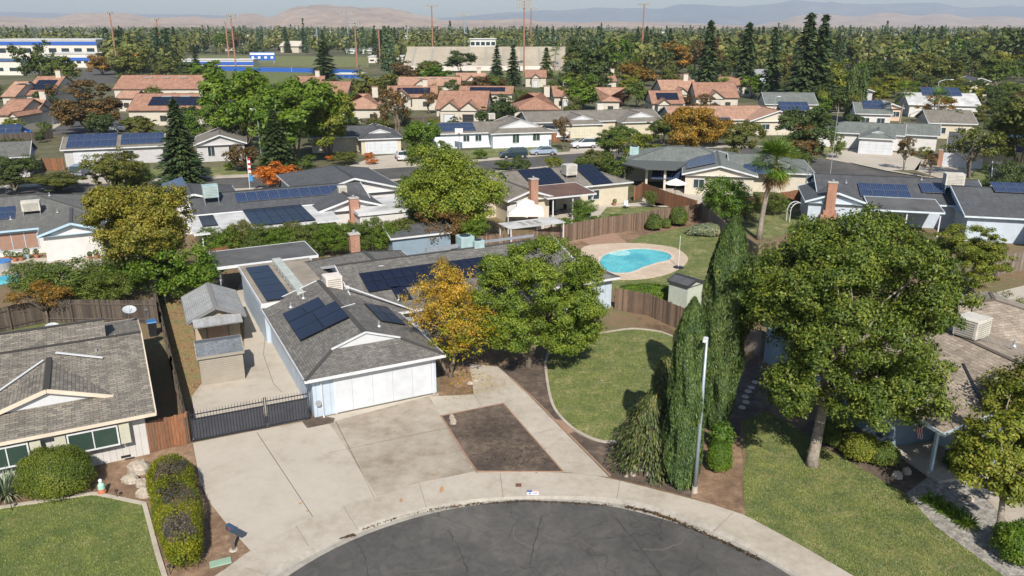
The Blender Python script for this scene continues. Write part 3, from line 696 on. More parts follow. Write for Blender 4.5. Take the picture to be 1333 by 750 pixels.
PO=smooth(px([(785,333),(799,328),(817,325),(837,324),(855,326),(869,329.5),(876,335),(871,340),(857.5,343),(839,349),(826,354.5),(812,356.7),(796,356),(783,350),(779,341)]),5,True)
# deck as a ring with a real basin
import bmesh
def ring(name,outer,inner,z,mat):
    from mathutils.geometry import delaunay_2d_cdt
    V=[Vector((p.x,p.y)) for p in outer]+[Vector((p.x,p.y)) for p in inner]; n=len(outer);m_=len(inner)
    ed=[(i,(i+1)%n) for i in range(n)]+[(n+i,n+(i+1)%m_) for i in range(m_)]
    r=delaunay_2d_cdt(V,ed,[],0,1e-5); vs,fs=r[0],r[2]
    def inside(c,P):
        k=False
        for i in range(len(P)):
            a=P[i];b=P[i-1]
            if (a.y>c.y)!=(b.y>c.y) and c.x<(b.x-a.x)*(c.y-a.y)/(b.y-a.y)+a.x: k=not k
        return k
    out=[f for f in fs if (lambda c: inside(c,outer) and not inside(c,inner))(sum((vs[i] for i in f),Vector((0,0)))/3)]
    mb=MB(); mb.add([(v.x,v.y,z) for v in vs],out); o=mb.build(name,mat)
    b=bmesh.new(); b.from_mesh(o.data); bmesh.ops.recalc_face_normals(b,faces=b.faces)
    for f in b.faces:
        if f.normal.z<0: f.normal_flip()
    b.to_mesh(o.data); b.free(); return struct(o)
ring('pool_deck',DK,PO,.06,M_DECK)
strip('pool_deck_side',DK+[DK[0]],.02,0,.058,M_DECK)
m_,nt,b=nmat('pool_water'); b.inputs['Base Color'].default_value=(.10,.50,.56,1); b.inputs['Roughness'].default_value=.07
nz=noise(nt,coord(nt),2.2,3,.6); bump(nt,b,nz,.12,.04)
gx=noise(nt,coord(nt),.35,3); nt.links.new(ramp(nt,gx,[(.38,(.035,.36,.44)),(.6,(.11,.52,.56))]),b.inputs['Base Color'])
wt=MB(); wt.sheet([(p.x,p.y) for p in PO][::-1],.035)
o=wt.build('pool_water',m_); struct(o)
if o.data.polygons[0].normal.z<0: o.data.flip_normals()
m=MB(); g_=G(806,329.5); m.tube([(g_.x,g_.y,.036),(g_.x,g_.y,.04)],[1.1,1.1],16); struct(m.build('pool_step',paint('pool_step',(.35,.68,.68),.3)))
strip('pool_coping',PO+[PO[0]],.28,.03,.078,paint('coping',(.55,.46,.37),.8))
# ================================================================ MAIN HOUSE
O=G(409,546)
h=House('main_house','pale blue ranch house with wide white garage door and black solar arrays behind the driveway','house',O,YB,wall=M_WB,roof=M_RG)
wg=h.wing(-.38,7.86,-.3,13.2,'b',2.55,.33,'d','g',d0=2.1)
wm=h.wing(5.2,25.6,7.75,20.6,'a',2.6,.3,'g','d',d1=2.4)
wr=h.wing(3.9,12.9,13.4,22.2,'b',2.7,.36,'g','h')
ws=h.wing(14.8,19.6,5.2,12.5,'b',2.6,.33,'g','g')
h.flat(-.38,5.2,12.6,22.7,2.95,M_FLATT,.3,walls=True)
h.flat(-1.95,6.0,22.9,27.9,3.0,M_FLAT,.2,posts=[(-1.75,23.2),(-1.75,27.6),(5.8,27.7),(2,27.7)],pm=M_WB)
# left slope: larger block and the smaller one beside it
h.solar_at(wg,0,4.6,7.9,.45,3.55,2,2,True,lift=.2); h.solar_at(wg,0,7.95,9.8,.45,2.9,1,2,True,lift=.2)
h.solar(wg,1,[(473,394),(500,399),(533,423),(497,418)],2,2,True)
h.solar(wm,0,[(467,355),(640,333),(642,361),(477,376)],13,2,True)
h.solar(wm,0,[(509,374),(527,370),(537,389),(518,392)],2,1,True)
fl=Wing(); fl.axis='b'; fl.ze=2.95; fl.sl=0.0001; fl.q0=-.38; fl.q1=5.2; fl.T=lambda p,q,z:(q,p,z)
h.solar_at(fl,0,12.8,21.6,0,1.75,5,1,True)
M_DUCT=paint('duct_sage',(.50,.53,.47),.5,.15,.2)
m=MB(); m.box(2.1,2.75,12.3,21.8,3.1,3.5); m.box(2.0,2.85,12.2,12.34,2.96,3.54); o=m.build('air_duct',M_DUCT,h.o,bevel=.02)
for i in range(9): m=MB(); m.box(2.06,2.79,12.9+i*1.05,12.95+i*1.05,3.08,3.525); m.build('duct_seam',M_GUT,o)
m=MB(); m.box(1.7,3.4,11.5,12.28,2.99,3.06); m.build('duct_flashing',M_WHITE,h.o)
a,bq=h.L(433,378,3.3); h.cooler(a,12.2,3.15,1.15,1.15,1.15,0,M_COOLG if 0 else paint('cooler_white',(.66,.6,.54),.6,.15),.1)
m=MB(); m.bar((2.9,13.0,3.2),(5.3,13.0,3.2),.12,.4); m.bar((5.25,13.0,3.3),(5.25,10.9,3.75),.1,.35); m.build('parapet',M_WHITE,h.o)
a,bq=h.L(461,312,4.6); h.chimney(a,bq,.75,.6,3.6,5.05)
o=h.acunit(15.8,15.0,4.2,1.15,1.15); h.acunit(16.6,14.4,4.3,.85,.75)
m=MB(); m.bar((12.6,15.1,4.62),(22,15.1,4.62),.5,.08); m.bar((12.4,14.7,4.6),(15,14.7,4.6),.35,.1); m.build('roof_duct',M_GUT,h.o)
# valley flashing and conduit
m=MB(); m.bar(h.L(448,372,4.05)+(4.05,),h.L(537,403,2.75)+(2.75,),.1,.05); m.build('valley_flashing',M_WHITE,h.o)
m=MB(); m.bar((3.35,6.6,3.95),(4.6,7.0,3.98),.04,.04); m.build('conduit',M_WHITE,h.o)
h.vents([(1.2,10.6,3.2),(2.2,11.2,3.5),(5.1,3.6,3.55),(9.6,8.9,3.0),(8.2,9.0,3.1)])
# garage front: one wide panelled door, corner board, downspout
m=MB(); m.box(1.35,7.15,.10,.14,.05,2.1); o=m.build('garage_door',M_GD,h.o)
m=MB(); m.box(1.25,1.35,.09,.155,0,2.1); m.box(7.15,7.25,.09,.155,0,2.1); m.box(1.25,7.25,.09,.155,2.1,2.2); m.build('door_frame',M_WHITE,h.o)
o=h.door(4.35,.15,6.1,2.15,'S',M_GD,'garage_door') if 0 else o
for i in (1,): pass
m=MB(); m.tube([(.55,-.3,2.4),(.55,-.02,2.25),(.55,.06,2.0),(.55,.06,.1),(.55,-.1,.02)],[.04]*5,6); m.build('downspout',M_WHITE,h.o)
m=MB(); m.tube([(.32,-.05,.9),(.32,.1,.9)],[.16,.16],10); m.build('utility_meter',M_GUT,h.o)
h.door(12.2,8.15,1,2.05,'S',paint('front_door',(.5,.45,.4),.5)); h.window(10.2,8.2,.9,1.6,1.2); h.window(17.2,5.65,.9,2.0,1.3); h.window(22.4,8.2,.9,1.8,1.2)
m=MB(); m.box(-.06,.07,.1,22.5,2.15,2.2); m.build('gutter_board',M_WHITE,h.o)
main=h.done()
# ================================================================ LEFT HOUSE
LO=G(190,597)
yl=math.radians(27.2)
h=House('left_house','white board-sided house with brown mottled shingle roof and green windows at the left edge','house',LO,yl,wall=M_WW,roof=M_RB,trim=paint('cream_trim',(.62,.53,.42),.6))
ae,be=h.L(203,537,2.5); print('LH eave',ae,be, h.L(190,412,2.5), h.L(64,503,3.5),h.L(66,448,4.6),h.L(0,528,3.3),h.L(134,508,3.3))
w1=h.wing(-24,ae,be,be+15.3,'a',2.5,.22,'g','g',ov=.55)
n_T=len(h.T.v),len(h.T.f)
w3=h.wing(-24,-1.05,be+5.8,be+13.0,'a',3.62,.3,'g','g',ov=.1,walls=False)
h.T.v=h.T.v[:n_T[0]]; h.T.f=h.T.f[:n_T[1]]; h.T.m=h.T.m[:n_T[1]]; h.T.uv=h.T.uv[:n_T[1]]
m=MB(); m.add([(-1.12,be+6.0,3.6),(-1.12,be+12.8,3.6),(-1.12,be+9.4,4.62)],[(0,1,2)]); m.build('gable',M_WSB,h.o)  # east gable end turned from the sun, its shade painted in as slate blue
aL=h.L(64,503,3.6)[0]
w2=h.wing(aL-2.9,aL+2.8,be+2.0,be+6.6,'b',2.97,.33,'g','g',walls=False)
m=MB(); m.bar((aL-.3,be+6.2,3.95),(aL-3.6,be+2.6,3.15),.12,.04); m.build('valley_flashing',M_LWHITE,h.o)
m=MB(); m.bar((aL+.3,be+6.6,4.12),(-1.3,be+5.45,3.82),.12,.06); m.build('valley_flashing',M_LWHITE,h.o)
m=MB(); m.add([(aL-2.6,be+2.22,3.0),(aL+2.5,be+2.22,3.0),(aL-.05,be+2.22,3.78)],[(0,1,2)]); m.build('gable',M_LWHITE,h.o)
for (x,w) in ((-2.15,2.1),(-5.8,1.7),(-9.5,2.0)):
    h.window(x,0,1.15,w,.95,'S',M_GREENGLASS,1,M_WHITE)
    for sg in (-1,1):
        m=MB(); m.box(x+sg*(w/2+.35)-.23,x+sg*(w/2+.35)+.23,-.05,.01,1.1,2.15); m.build('shutter',paint('shutter_beige',(.47,.46,.36),.7),h.o)
m=MB(); m.box(-1.1,-.65,-.03,.01,.3,.42); m.build('crawl_vent',M_DARK,h.o)
h.vents([(-1.6,6.2,3.8),(-.6,7.9,3.9),(-2.4,9.9,3.75)])
for (x,y,rr,nm) in ((169,404,.42,1),(69,427,.42,0)):
    a,bq=h.L(x,y+4,3.4)
    m=MB()
    for i in range(4):
        pass
    pts=[]; 
    m=MB(); ring_=[]; vs=[(0,0,0)]
    for r_,z_ in ((.25,.02),(.6,.1),(1,.24)):
        for k in range(20): t=2*PI*k/20; vs.append((rr*r_*math.cos(t),rr*.85*r_*math.sin(t),rr*z_))
    fs=[(0,1+k,1+(k+1)%20) for k in range(20)]
    for j in range(2):
        for k in range(20): fs.append((1+j*20+k,1+(j+1)*20+k,1+(j+1)*20+(k+1)%20,1+j*20+(k+1)%20))
    m.add(vs,fs); d=m.build('satellite_dish',paint('dish_grey',(.40,.43,.45),.5),h.o,smooth=True); d.location=(a,bq,3.6); d.rotation_euler=(.5,.1,0)
    m=MB(); m.bar((0,0,0),(0,.1,-1.3),.05,.05); m.bar((0,-rr*.7,0),(0,0,rr*.9),.03,.03); m.build('mount',M_GUT,d)
left=h.done()
# ================================================================ NEAR PLANTS
L_BIG=leafmat('big_tree',(.082,.125,.018),.4,(.19,.21,.035),.225,.25)
L_LT=leafmat('light_tree',(.15,.205,.025),.35,(.28,.30,.045),.28,.25)
L_OR=leafmat('orange_leaves',(.40,.285,.035),.35,(.48,.22,.03),.35,.3)
L_ORG=leafmat('yellow_green_leaves',(.17,.20,.02),.35,(.36,.28,.03),.35,.35)
L_CYP=leafmat('cypress_green',(.07,.115,.035),.35,(.15,.19,.05),.15,.2)
L_JUN=leafmat('juniper_green',(.075,.10,.03),.4,(.24,.19,.07),.2,.22)
L_OLY=leafmat('olive_yellow',(.23,.21,.035),.35,(.36,.28,.05),.3,.3)
L_CIT=leafmat('citrus_green',(.10,.175,.018),.35,(.16,.2,.03),.3,.2)
L_MG=leafmat('mid_green',(.10,.145,.03),.4,(.15,.16,.04),.3,.2)
L_DG=leafmat('deep_green',(.06,.09,.025),.4,(.08,.1,.03),.2,.15)
L_CON=leafmat('conifer_green',(.05,.082,.035),.4,(.08,.1,.04),.12,.15)
L_OLV=leafmat('olive_green',(.13,.145,.035),.4,(.19,.17,.05),.3,.2)
L_YG=leafmat('yellow_green',(.19,.215,.03),.35,(.26,.24,.04),.35,.25)
L_BRN=leafmat('brown_leaves',(.13,.085,.035),.4,(.22,.12,.04),.25,.3)
L_RED=leafmat('red_orange_leaves',(.5,.15,.025),.35,(.55,.2,.03),.3,.3)
L_PUR=leafmat('purple_leaves',(.10,.04,.04),.35,(.16,.07,.05),.2,.2)
L_RUST=leafmat('rust_leaves',(.21,.13,.025),.4,(.42,.19,.03),.3,.3)
L_HEDY=leafmat('hedge_yellow',(.17,.19,.012),.35,(.32,.3,.02),.3,.3)
L_HEDP=leafmat('hedge_purple',(.10,.085,.07),.35,(.16,.12,.10),.15,.2)
L_CLIP=leafmat('clipped_green',(.13,.17,.025),.35,(.22,.22,.04),.3,.2)
L_SAGE=leafmat('sage_leaves',(.2,.24,.17),.3,(.3,.33,.24),.2,.2)
BARKG=ground_mat('pale_bark',[(.3,(.17,.14,.11)),(.7,(.36,.31,.25))],((3,4),(8,4),(30,3)))
def rot_tree_px(bx,by,top,wp): 
    p=G(bx,by); h=ztop(p.y,top); return p,h,wpx(p.y,h*.6,wp)
# large tree in front of the house at right
p=G(1057,606)
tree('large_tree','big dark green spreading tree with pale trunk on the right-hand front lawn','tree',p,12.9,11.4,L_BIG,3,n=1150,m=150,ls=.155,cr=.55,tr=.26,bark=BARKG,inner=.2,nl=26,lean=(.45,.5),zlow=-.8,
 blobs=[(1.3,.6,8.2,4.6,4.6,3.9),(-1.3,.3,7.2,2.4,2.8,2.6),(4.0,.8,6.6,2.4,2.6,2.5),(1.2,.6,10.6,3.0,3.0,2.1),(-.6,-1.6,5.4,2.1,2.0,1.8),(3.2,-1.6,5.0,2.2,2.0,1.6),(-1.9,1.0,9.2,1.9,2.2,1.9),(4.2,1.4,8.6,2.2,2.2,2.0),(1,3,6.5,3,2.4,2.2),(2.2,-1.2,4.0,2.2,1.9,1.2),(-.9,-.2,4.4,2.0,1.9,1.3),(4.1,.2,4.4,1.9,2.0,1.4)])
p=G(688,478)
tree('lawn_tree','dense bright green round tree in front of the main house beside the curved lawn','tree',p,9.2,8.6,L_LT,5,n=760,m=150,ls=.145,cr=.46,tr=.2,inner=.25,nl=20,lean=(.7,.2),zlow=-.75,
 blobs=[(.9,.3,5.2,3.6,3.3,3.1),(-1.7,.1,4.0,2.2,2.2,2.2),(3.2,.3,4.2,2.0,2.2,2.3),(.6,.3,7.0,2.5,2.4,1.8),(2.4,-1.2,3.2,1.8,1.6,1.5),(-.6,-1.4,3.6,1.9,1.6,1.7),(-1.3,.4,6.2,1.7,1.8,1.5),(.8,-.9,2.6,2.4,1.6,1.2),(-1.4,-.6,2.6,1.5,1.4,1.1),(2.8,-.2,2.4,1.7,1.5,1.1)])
p=G(585,489)
t=tree('autumn_tree','orange and yellow autumn tree with thin twiggy top beside the garage','tree',p,8.3,5.6,L_OR,7,n=250,m=75,ls=.15,cr=.55,tr=.13,inner=.35,nl=40,stems=2,zlow=-.9,asp=.4,
 blobs=[(-.3,0,5.0,2.2,2.0,2.3),(.9,0,3.6,2.0,1.8,1.5),(-1.5,.2,5.2,1.2,1.3,1.4),(.2,0,6.6,1.4,1.4,1.3)])
rng=np.random.default_rng(4); P_,N_,C_=crown_pts(rng,[(.5,0,3.3,2.2,1.9,1.5),(1.6,.1,2.9,1.4,1.4,1.1)],.6,70,60,.3,-.9)
npmesh('lower_foliage',leafquads(P_,N_,.2,.09,rng),4,L_ORG,t)
cypress('cypress','tall slim cypress standing directly behind the street lamp',G(886,632),9.4,1.65,L_CYP,11,40000,ls=.2,group=None)
cypress('cypress','wide twin-topped cypress, the tallest, rising behind the street lamp cypress',G(932,560),ztop(G(932,560).y,286),2.25,L_CYP,12,60000,ls=.21,lumps=7,low=.55)
# weeping juniper left of the cypresses
def weeping(name,label,loc,h,w,mat,seed,n=150,m=70,ls=.3):
    rng=np.random.default_rng(seed); t=thing(name,label,'shrub',loc); P=[];Nn=[];T=[]
    mb=MB()
    for i in range(n):
        a=rng.random()*6.3; z=h*rng.uniform(.1,.95); R=w/2*(1-(z/h)**2.2*.8)*rng.uniform(.7,1.15)
        mb.tube([(0,0,z*.6),(math.cos(a)*R*.5,math.sin(a)*R*.5,z+.15),(math.cos(a)*R,math.sin(a)*R,z-.2)],[.03,.02,.008],4)
        for j in range(m):
            u=rng.uniform(.3,1); q=a+rng.normal()*.12/u; P.append((R*u*math.cos(q),R*u*math.sin(q),max(.05,z+.2*u-.75*u**3*rng.uniform(.3,1)+rng.normal()*.08)))
            T.append((math.cos(q),math.sin(q),-1.4*u)); Nn.append((math.cos(q)+rng.normal()*.5,math.sin(q)+rng.normal()*.5,.7))
    npmesh('foliage',leafquads(np.array(P),np.array(Nn),ls,ls*.3,rng,np.array(T)*2),4,mat,t)
    mb.build('branch',BARK,t); return t
weeping('juniper','feathery drooping juniper with tan tips at the lawn edge beside the cypress',G(846,606),4.0,4.0,L_JUN,21,240,80,.22)
weeping('juniper','dark upper juniper leaning out behind the drooping one beside the cypress',G(862,560),4.4,2.6,L_JUN,22,200,70,.22)
bush('round_bush','small clipped ball bush at the foot of the street lamp',G(935,612),(.62,.6,1.5),L_CIT,23,4200,.085,power=.9)
bush('leafy_shrub','loose upright leafy shrub behind the ball bush by the cypress',G(938,585),(.6,.6,1.3),L_CIT,24,1500,.16,noise_=.15)
bush('round_bush','large clipped oval bush against the white house at left',G(77,640),(1.6,1.35,2.05),L_CLIP,25,26000,.07,power=.9)
# two-tone clipped hedge between left lawn and driveway
p0=G(222,625); p1=G(243,735); d=(p1-p0); Lh=d.length; mid=(p0+p1)/2; t=thing('clipped_hedge','long clipped hedge, yellow-green with purple-grey top, beside the driveway','hedge',mid,math.atan2(d.y,d.x)-PI/2)
rng=np.random.default_rng(5); n=26000; dd=unit(rng.normal(size=(n,3))); dd[:,2]=np.abs(dd[:,2])*np.where(rng.random(n)<.2,-.5,1)
dd=np.sign(dd)*np.abs(dd)**.72; q=1+.035*rng.normal(size=(n,1))+.05*np.sin(dd[:,1:2]*9)*np.abs(dd[:,0:1])
R_=np.array([.98,Lh/2+.55,.95]); Pq=dd*R_*q; Pq[:,0]*=1+.12*(-dd[:,1]); Pq[:,2]=np.maximum(Pq[:,2]+.62,.03)
Nn=dd/R_+rng.normal(size=(n,3))*.4; top=(dd[:,2]>.62)&(np.abs(dd[:,0]+.15*np.sin(dd[:,1]*8))<.62)&(np.sin(dd[:,1]*11+.5)+rng.normal(size=n)*.5>-.25)
npmesh('green_foliage',leafquads(Pq[~top],Nn[~top],.085,.05,rng),4,L_HEDY,t); npmesh('purple_foliage',leafquads(Pq[top],Nn[top],.085,.05,rng),4,L_HEDP,t)
# spiky clump at the left edge
def spiky(name,label,loc,r,n,mat,seed,w=.05,cat='plant',droop=.3,group=None,up=.25,ht=1.0):
    rng=np.random.default_rng(seed); t=thing(name,label,cat,loc,0,group); V=[]
    for i in range(n):
        a=rng.random()*6.3; e=math.asin(rng.uniform(up,1)); L=r*rng.uniform(.7,1.1); s=Vector((-math.sin(a),math.cos(a),0))*w/2
        o=Vector((math.cos(a),math.sin(a),0))*rng.random()*r*.3
        m1=o+Vector((math.cos(a)*math.cos(e),math.sin(a)*math.cos(e),math.sin(e)*ht))*L*.55; m2=o+Vector((math.cos(a)*math.cos(e),math.sin(a)*math.cos(e),math.sin(e)*ht-droop*(1-math.sin(e))))*L
        V+= [o-s*.6,o+s*.6,m1+s,m1-s, m1-s,m1+s,m2+s*.1,m2-s*.1]
    npmesh('leaves',np.array([tuple(v) for v in V]),4,mat,t)
    return t
spiky('spiky_plant','grey-green spiky yucca clump at the left edge in front of the white house',G(8,643),1.35,260,L_SAGE,31,.06)
lily=[]
for i,(x,y) in enumerate([(1213,655),(1228,664),(1243,673),(1258,683)]):
    t=spiky('lily_clump','dark strap-leaved lily clump in the row beside the gravel, %s'%['nearest the porch','second from the porch','second from the pale walk','nearest the tree trunk'][i],G(x,y),.62,150,L_CIT,33+i,.05,group='lily clumps beside the gravel')
for i,(x,y,r,s,l,mt) in enumerate([(1084,578,(.8,.75,1.2),41,'rounded shrub against the blue house right behind the big tree trunk',L_MG),(1120,597,(1.0,.85,1.2),42,'light green mounded shrub below the blue house window',L_YG),(1148,603,(.8,.7,1.0),43,'dark mounded shrub at the porch corner of the blue house',L_MG),
    (1325,728,(1.0,1.0,1.5),44,'round clipped bush in the bottom right corner',L_CIT),(1255,612,(.9,.7,1.1),45,'dark shrub between the porch and the right-hand tree',L_MG)]):
    bush('mounded_shrub',l,G(x,y),r,mt,s,5200,.1,noise_=.08)
p=G(1292,708)
tree('front_tree','small light green tree on the gravel at the right edge','tree',p,6.6,4.6,L_YG,9,n=260,m=90,ls=.17,cr=.42,tr=.14,inner=.25,nl=16,zlow=-.7,bark=BARKG,blobs=[(.5,.8,3.9,2.0,2.0,1.7),(1.2,1.4,5.0,1.8,1.8,1.5),(-.6,.2,3.2,1.2,1.2,1.1)])
p=G(1330,620)
tree('front_tree','darker taller tree behind the light green one at the right edge','tree',p,6.3,4.2,L_OLV,10,n=150,m=70,ls=.22,cr=.55,tr=.14,inner=.25,nl=10)
# stones
def rocks(pts,labels,seed):
    rr=random.Random(seed)
    for (x,y,w,hh),l in zip(pts,labels):
        g=G(x,y); s=w/F*(g.y*.95+H*.31)/2; t=MB(); t.blob((0,0,hh*.25),(s,s*.7,hh),rr,9,5,.1); o=t.build('rock',M_ROCK); o.location=g; o.rotation_euler=(0,0,rr.random()*.6-.3); tag(o,l,'rock','garden rocks')
rocks([(182,613,34,.45),(171,627,24,.35),(185,632,18,.3),(188,646,20,.4)],['largest flat tan boulder by the clipped hedge','tan slab rock leaning below the largest boulder','small middle rock between slab and round stone','round stone at the corner of the left lawn kerb'],3)
rocks([(833,611,14,.35),(846,608,10,.3),(846,619,15,.4),(824,619,9,.25),(815,621,5,.15)],['left grey rock under the juniper','small upper rock under the juniper','largest grey rock under the juniper beside the sidewalk','pinkish rock left of the grey ones under the juniper','tiny tan stone nearest the walkway end'],4)
rocks([(588,546,7,.25),(590,552,9,.3),(612,500,9,.15),(619,497,9,.15)],['reddish stone at the corner of the square soil bed','pale stone below the reddish one in the square bed','flat grey stone in the bed under the autumn tree','second flat grey stone beside the walkway'],5)
rocks([(1167,622,16,.3),(1180,617,12,.3),(1262,652,12,.3)],['pale rock in the dark bed below the porch','smaller pale rock beside the porch step','reddish rock on the gravel by the pale walk'],6)
for i,(x,y,l) in enumerate([(966,531,'nearest'),(971,524,'second'),(970,517,'third'),(974,510,'fourth'),(978,505,'fifth'),(983,498,'farthest')]):
    m=MB(); m.tube([(0,0,.0),(0,0,.05)],[.22,.2],14); o=m.build('stepping_stone',M_WALK); o.location=G(x,y)+Vector((0,0,.016)); tag(o,'pale round stepping stone in the shaded soil, %s of six from the street'%l,'stepping stone','stepping stones')
# street lamp
p=G(904,641); hh=ztop(p.y,440); t=thing('street_lamp','tall grey steel street lamp with small head beside the cypress','street lamp',p)
M_POLE=paint('galvanised',(.34,.40,.44),.45,.12,.4); M_POLEL=paint('lamp_head',(.62,.64,.66),.4)
m=MB(); m.tube([(0,0,0),(0,0,hh*.5),(0,0,hh)],[.11,.09,.06],14); m.build('pole',M_POLE,t,smooth=True)
m=MB(); m.tube([(0,0,0),(0,0,.35)],[.15,.13],12); m.build('base',M_WALK,t)
m=MB(); m.tube([(0,0,hh-.1),(-.1,-.15,hh+.1),(-.2,-.45,hh+.15)],[.04,.035,.03],8); m.build('arm',M_POLEL,t)
m=MB(); m.bx((-.22,-.6,hh+.15),(.22,.5,.12),-.3); q=m.build('lamp_head',M_POLEL,t,bevel=.03)
m=MB(); m.bx((-.22,-.6,hh+.085),(.16,.3,.03),-.3); m.build('lens',M_GLASS,q)
# mailbox
p=G(304,716); t=thing('mailbox','dark blue mailbox on a post where the driveway meets the sidewalk','mailbox',p,math.radians(-35)); M_MBX=paint('mailbox_blue',(.035,.07,.12),.4,.15)
m=MB(); m.box(-.05,.05,-.05,.05,0,1.0); m.build('post',paint('post_wood',(.16,.12,.09),.8),t)
m=MB(); m.tube([(0,0,0),(0,0,.04)],[.2,.17],8); m.build('footing',M_WALK,t)
def arch(w,h,l,n=8):
    m=MB(); ring=[(-w/2,0),(w/2,0)]+[(w/2*math.cos(PI*i/n),h*.5+w/2*math.sin(PI*i/n)) for i in range(n+1)]; k=len(ring)
    m.add([(-l/2,a,b) for a,b in ring]+[(l/2,a,b) for a,b in ring],[list(range(k))[::-1],list(range(k,2*k))]+[(i,(i+1)%k,k+(i+1)%k,k+i) for i in range(k)]); return m
q=arch(.24,.25,.52).build('box_shell',M_MBX,t); q.location=(.08,0,1.0)
m=MB(); m.box(.265,.28,-.1,.1,.02,.23); m.build('door',M_MBX,q); m=MB(); m.box(-.05,.07,-.14,-.125,.1,.22); m.build('flag',paint('red_flag',(.4,.05,.04),.5),q)
m=MB(); m.bx((0,0,.03),(.85,.42,.05)); o=m.build('utility_cover',paint('cover_green',(.26,.38,.28),.7),None,bevel=.01); o.location=G(287,733)+Vector((0,0,.0)); o.rotation_euler=(0,0,.42); tag(o,'flat pale green utility box lid in the bed beside the sidewalk','utility cover')
# painted kerb house number and the meter lid
p=G(693.5,641.5); t=thing('kerb_number_sign','small painted flag and house number panel on the kerb edge','kerb number',(p.x,p.y,.012)); M_PW=paint('sign_white',(.72,.73,.75),.6,.05); M_PBL=paint('sign_blue',(.07,.14,.42),.6); M_PR=paint('sign_red',(.62,.28,.27),.6)
m=MB(); m.box(-.28,.28,-.19,.17,.0,.008); m.build('plate',M_PW,t)
m=MB(); m.box(-.28,-.02,.02,.17,.0082,.012); m.build('blue_field',M_PBL,t)
for i in range(3):
    m=MB(); m.box(0,.28,.03+i*.052,.055+i*.052,.0082,.012); m.build('red_stripe',M_PR,t)
m=MB(); m.tube([(-.14,-.09,.008),(-.14,-.09,.012)],[.055,.055],10); m.build('emblem',M_PBL,t)
for x in (.05,.12,.19):
    m=MB(); m.box(x-.02,x+.02,-.13,-.05,.0082,.0115); m.build('digit',M_PBL,t)
m=MB(); m.box(-.14,.14,-.14,.14,0,.014); o=m.build('meter_lid',paint('rust_lid',(.16,.07,.05),.7)); o.location=G(675,632)+Vector((0,0,.014)); tag(o,'small square rusty meter lid set in the sidewalk','meter lid')
# oil and rust stains on the concrete live in their own thin surfaces
def stain(name,x,y,w,h,mat,z,seed):
    rr=random.Random(seed); m=MB(); g=G(x,y); k=14; s=F/ (g.y*.95+H*.31)
    m.sheet([(g.x+w/s*.5*math.cos(2*PI*i/k)*rr.uniform(.5,1.1),g.y+h/s*1.2*math.sin(2*PI*i/k)*rr.uniform(.5,1.1)) for i in range(k)],z); struct(m.build(name,mat))
M_RUST=paint('rust_stain',(.42,.24,.12),.9,.25); M_OIL=paint('wet_dirt',(.07,.06,.05),.6,.3)
for i,(x,y,w,hh_) in enumerate([(391,656,5,2),(400,666,4,2),(564,619,6,2),(575,638,6,8),(522,652,6,4),(513,563,4,2),(492,548,3,2)]): stain('rust_stain',x,y,w,hh_,M_RUST,.042,i)
# leaf litter lying in the gutter
def litter(name,poly,w,n,seed,mat,z=-.085):
    rng=np.random.default_rng(seed); P=[]
    for i in range(n):
        k=rng.integers(0,len(poly)-1); a=poly[k];b=poly[k+1]; q=a.lerp(b,rng.random()); P.append((q.x+rng.normal()*w,q.y+rng.normal()*w,z+rng.random()*.02))
    P=np.array(P); o=npmesh(name,leafquads(P,np.array([0,0,1])+rng.normal(size=P.shape)*.25,.09,.06,rng),4,mat); struct(o,'stuff'); return o
L_LIT=leafmat('litter',(.05,.035,.025),.4,(.2,.1,.03),.05,.2)
litter('gutter_litter',[G(470,689,-.09),G(500,678,-.09),G(530,668,-.09),G(558,662,-.09)],.07,900,1,L_LIT,-.07)
litter('gutter_litter',[G(385,727,-.09),G(420,705,-.09),G(462,697,-.09)],.05,500,3,L_LIT,-.07)
litter('gutter_litter',[G(560,664,-.09),G(620,656,-.09),G(700,653,-.09),G(800,659,-.09)],.06,350,4,L_LIT,-.07)
litter('fallen_leaves',[G(590,505),G(600,490),G(625,490),G(640,505),G(575,520)],.5,700,5,L_OR,.03)
litter('fallen_leaves',[G(600,560),G(660,570),G(700,600),G(640,600)],.6,260,6,L_LIT,.03)
litter('gutter_litter',[G(815,660,-.09),G(850,668,-.09),G(880,679,-.09),G(935,703,-.09),G(990,730,-.09)],.06,800,2,L_LIT,-.07)
# gnome-like garden figure (plain painted lawn ornament)
p=G(133.5,643); t=thing('garden_ornament','small painted lawn figurine in green and orange by the lawn kerb','garden ornament',p)
m=MB(); m.tube([(0,0,0),(0,0,.15),(0,0,.3)],[.17,.2,.15],12); m.build('orange_base',paint('orn_orange',(.45,.15,.07),.5),t)
m=MB(); m.tube([(0,0,.3),(0,0,.5),(0,0,.62)],[.16,.15,.07],12); m.build('green_coat',paint('orn_green',(.35,.62,.5),.5),t)
m=MB(); m.tube([(0,0,.62),(0,0,.68),(0,0,.76),(0,0,.8)],[.06,.09,.08,.03],12); m.build('head',paint('orn_white',(.7,.7,.68),.5),t)
# little path lights
for x,y,l in ((153,649,'black path light beside the figurine'),(16,665,'black path light by the spiky plant'),(222,748,'black path light at the foot of the clipped hedge')):
    m=MB(); m.tube([(0,0,0),(0,0,.4)],[.015,.015],6); m.tube([(0,0,.4),(0,0,.46),(0,0,.5)],[.09,.07,.02],8); o=m.build('path_light',M_DARK); o.location=G(x,y); tag(o,l,'garden light','path lights')
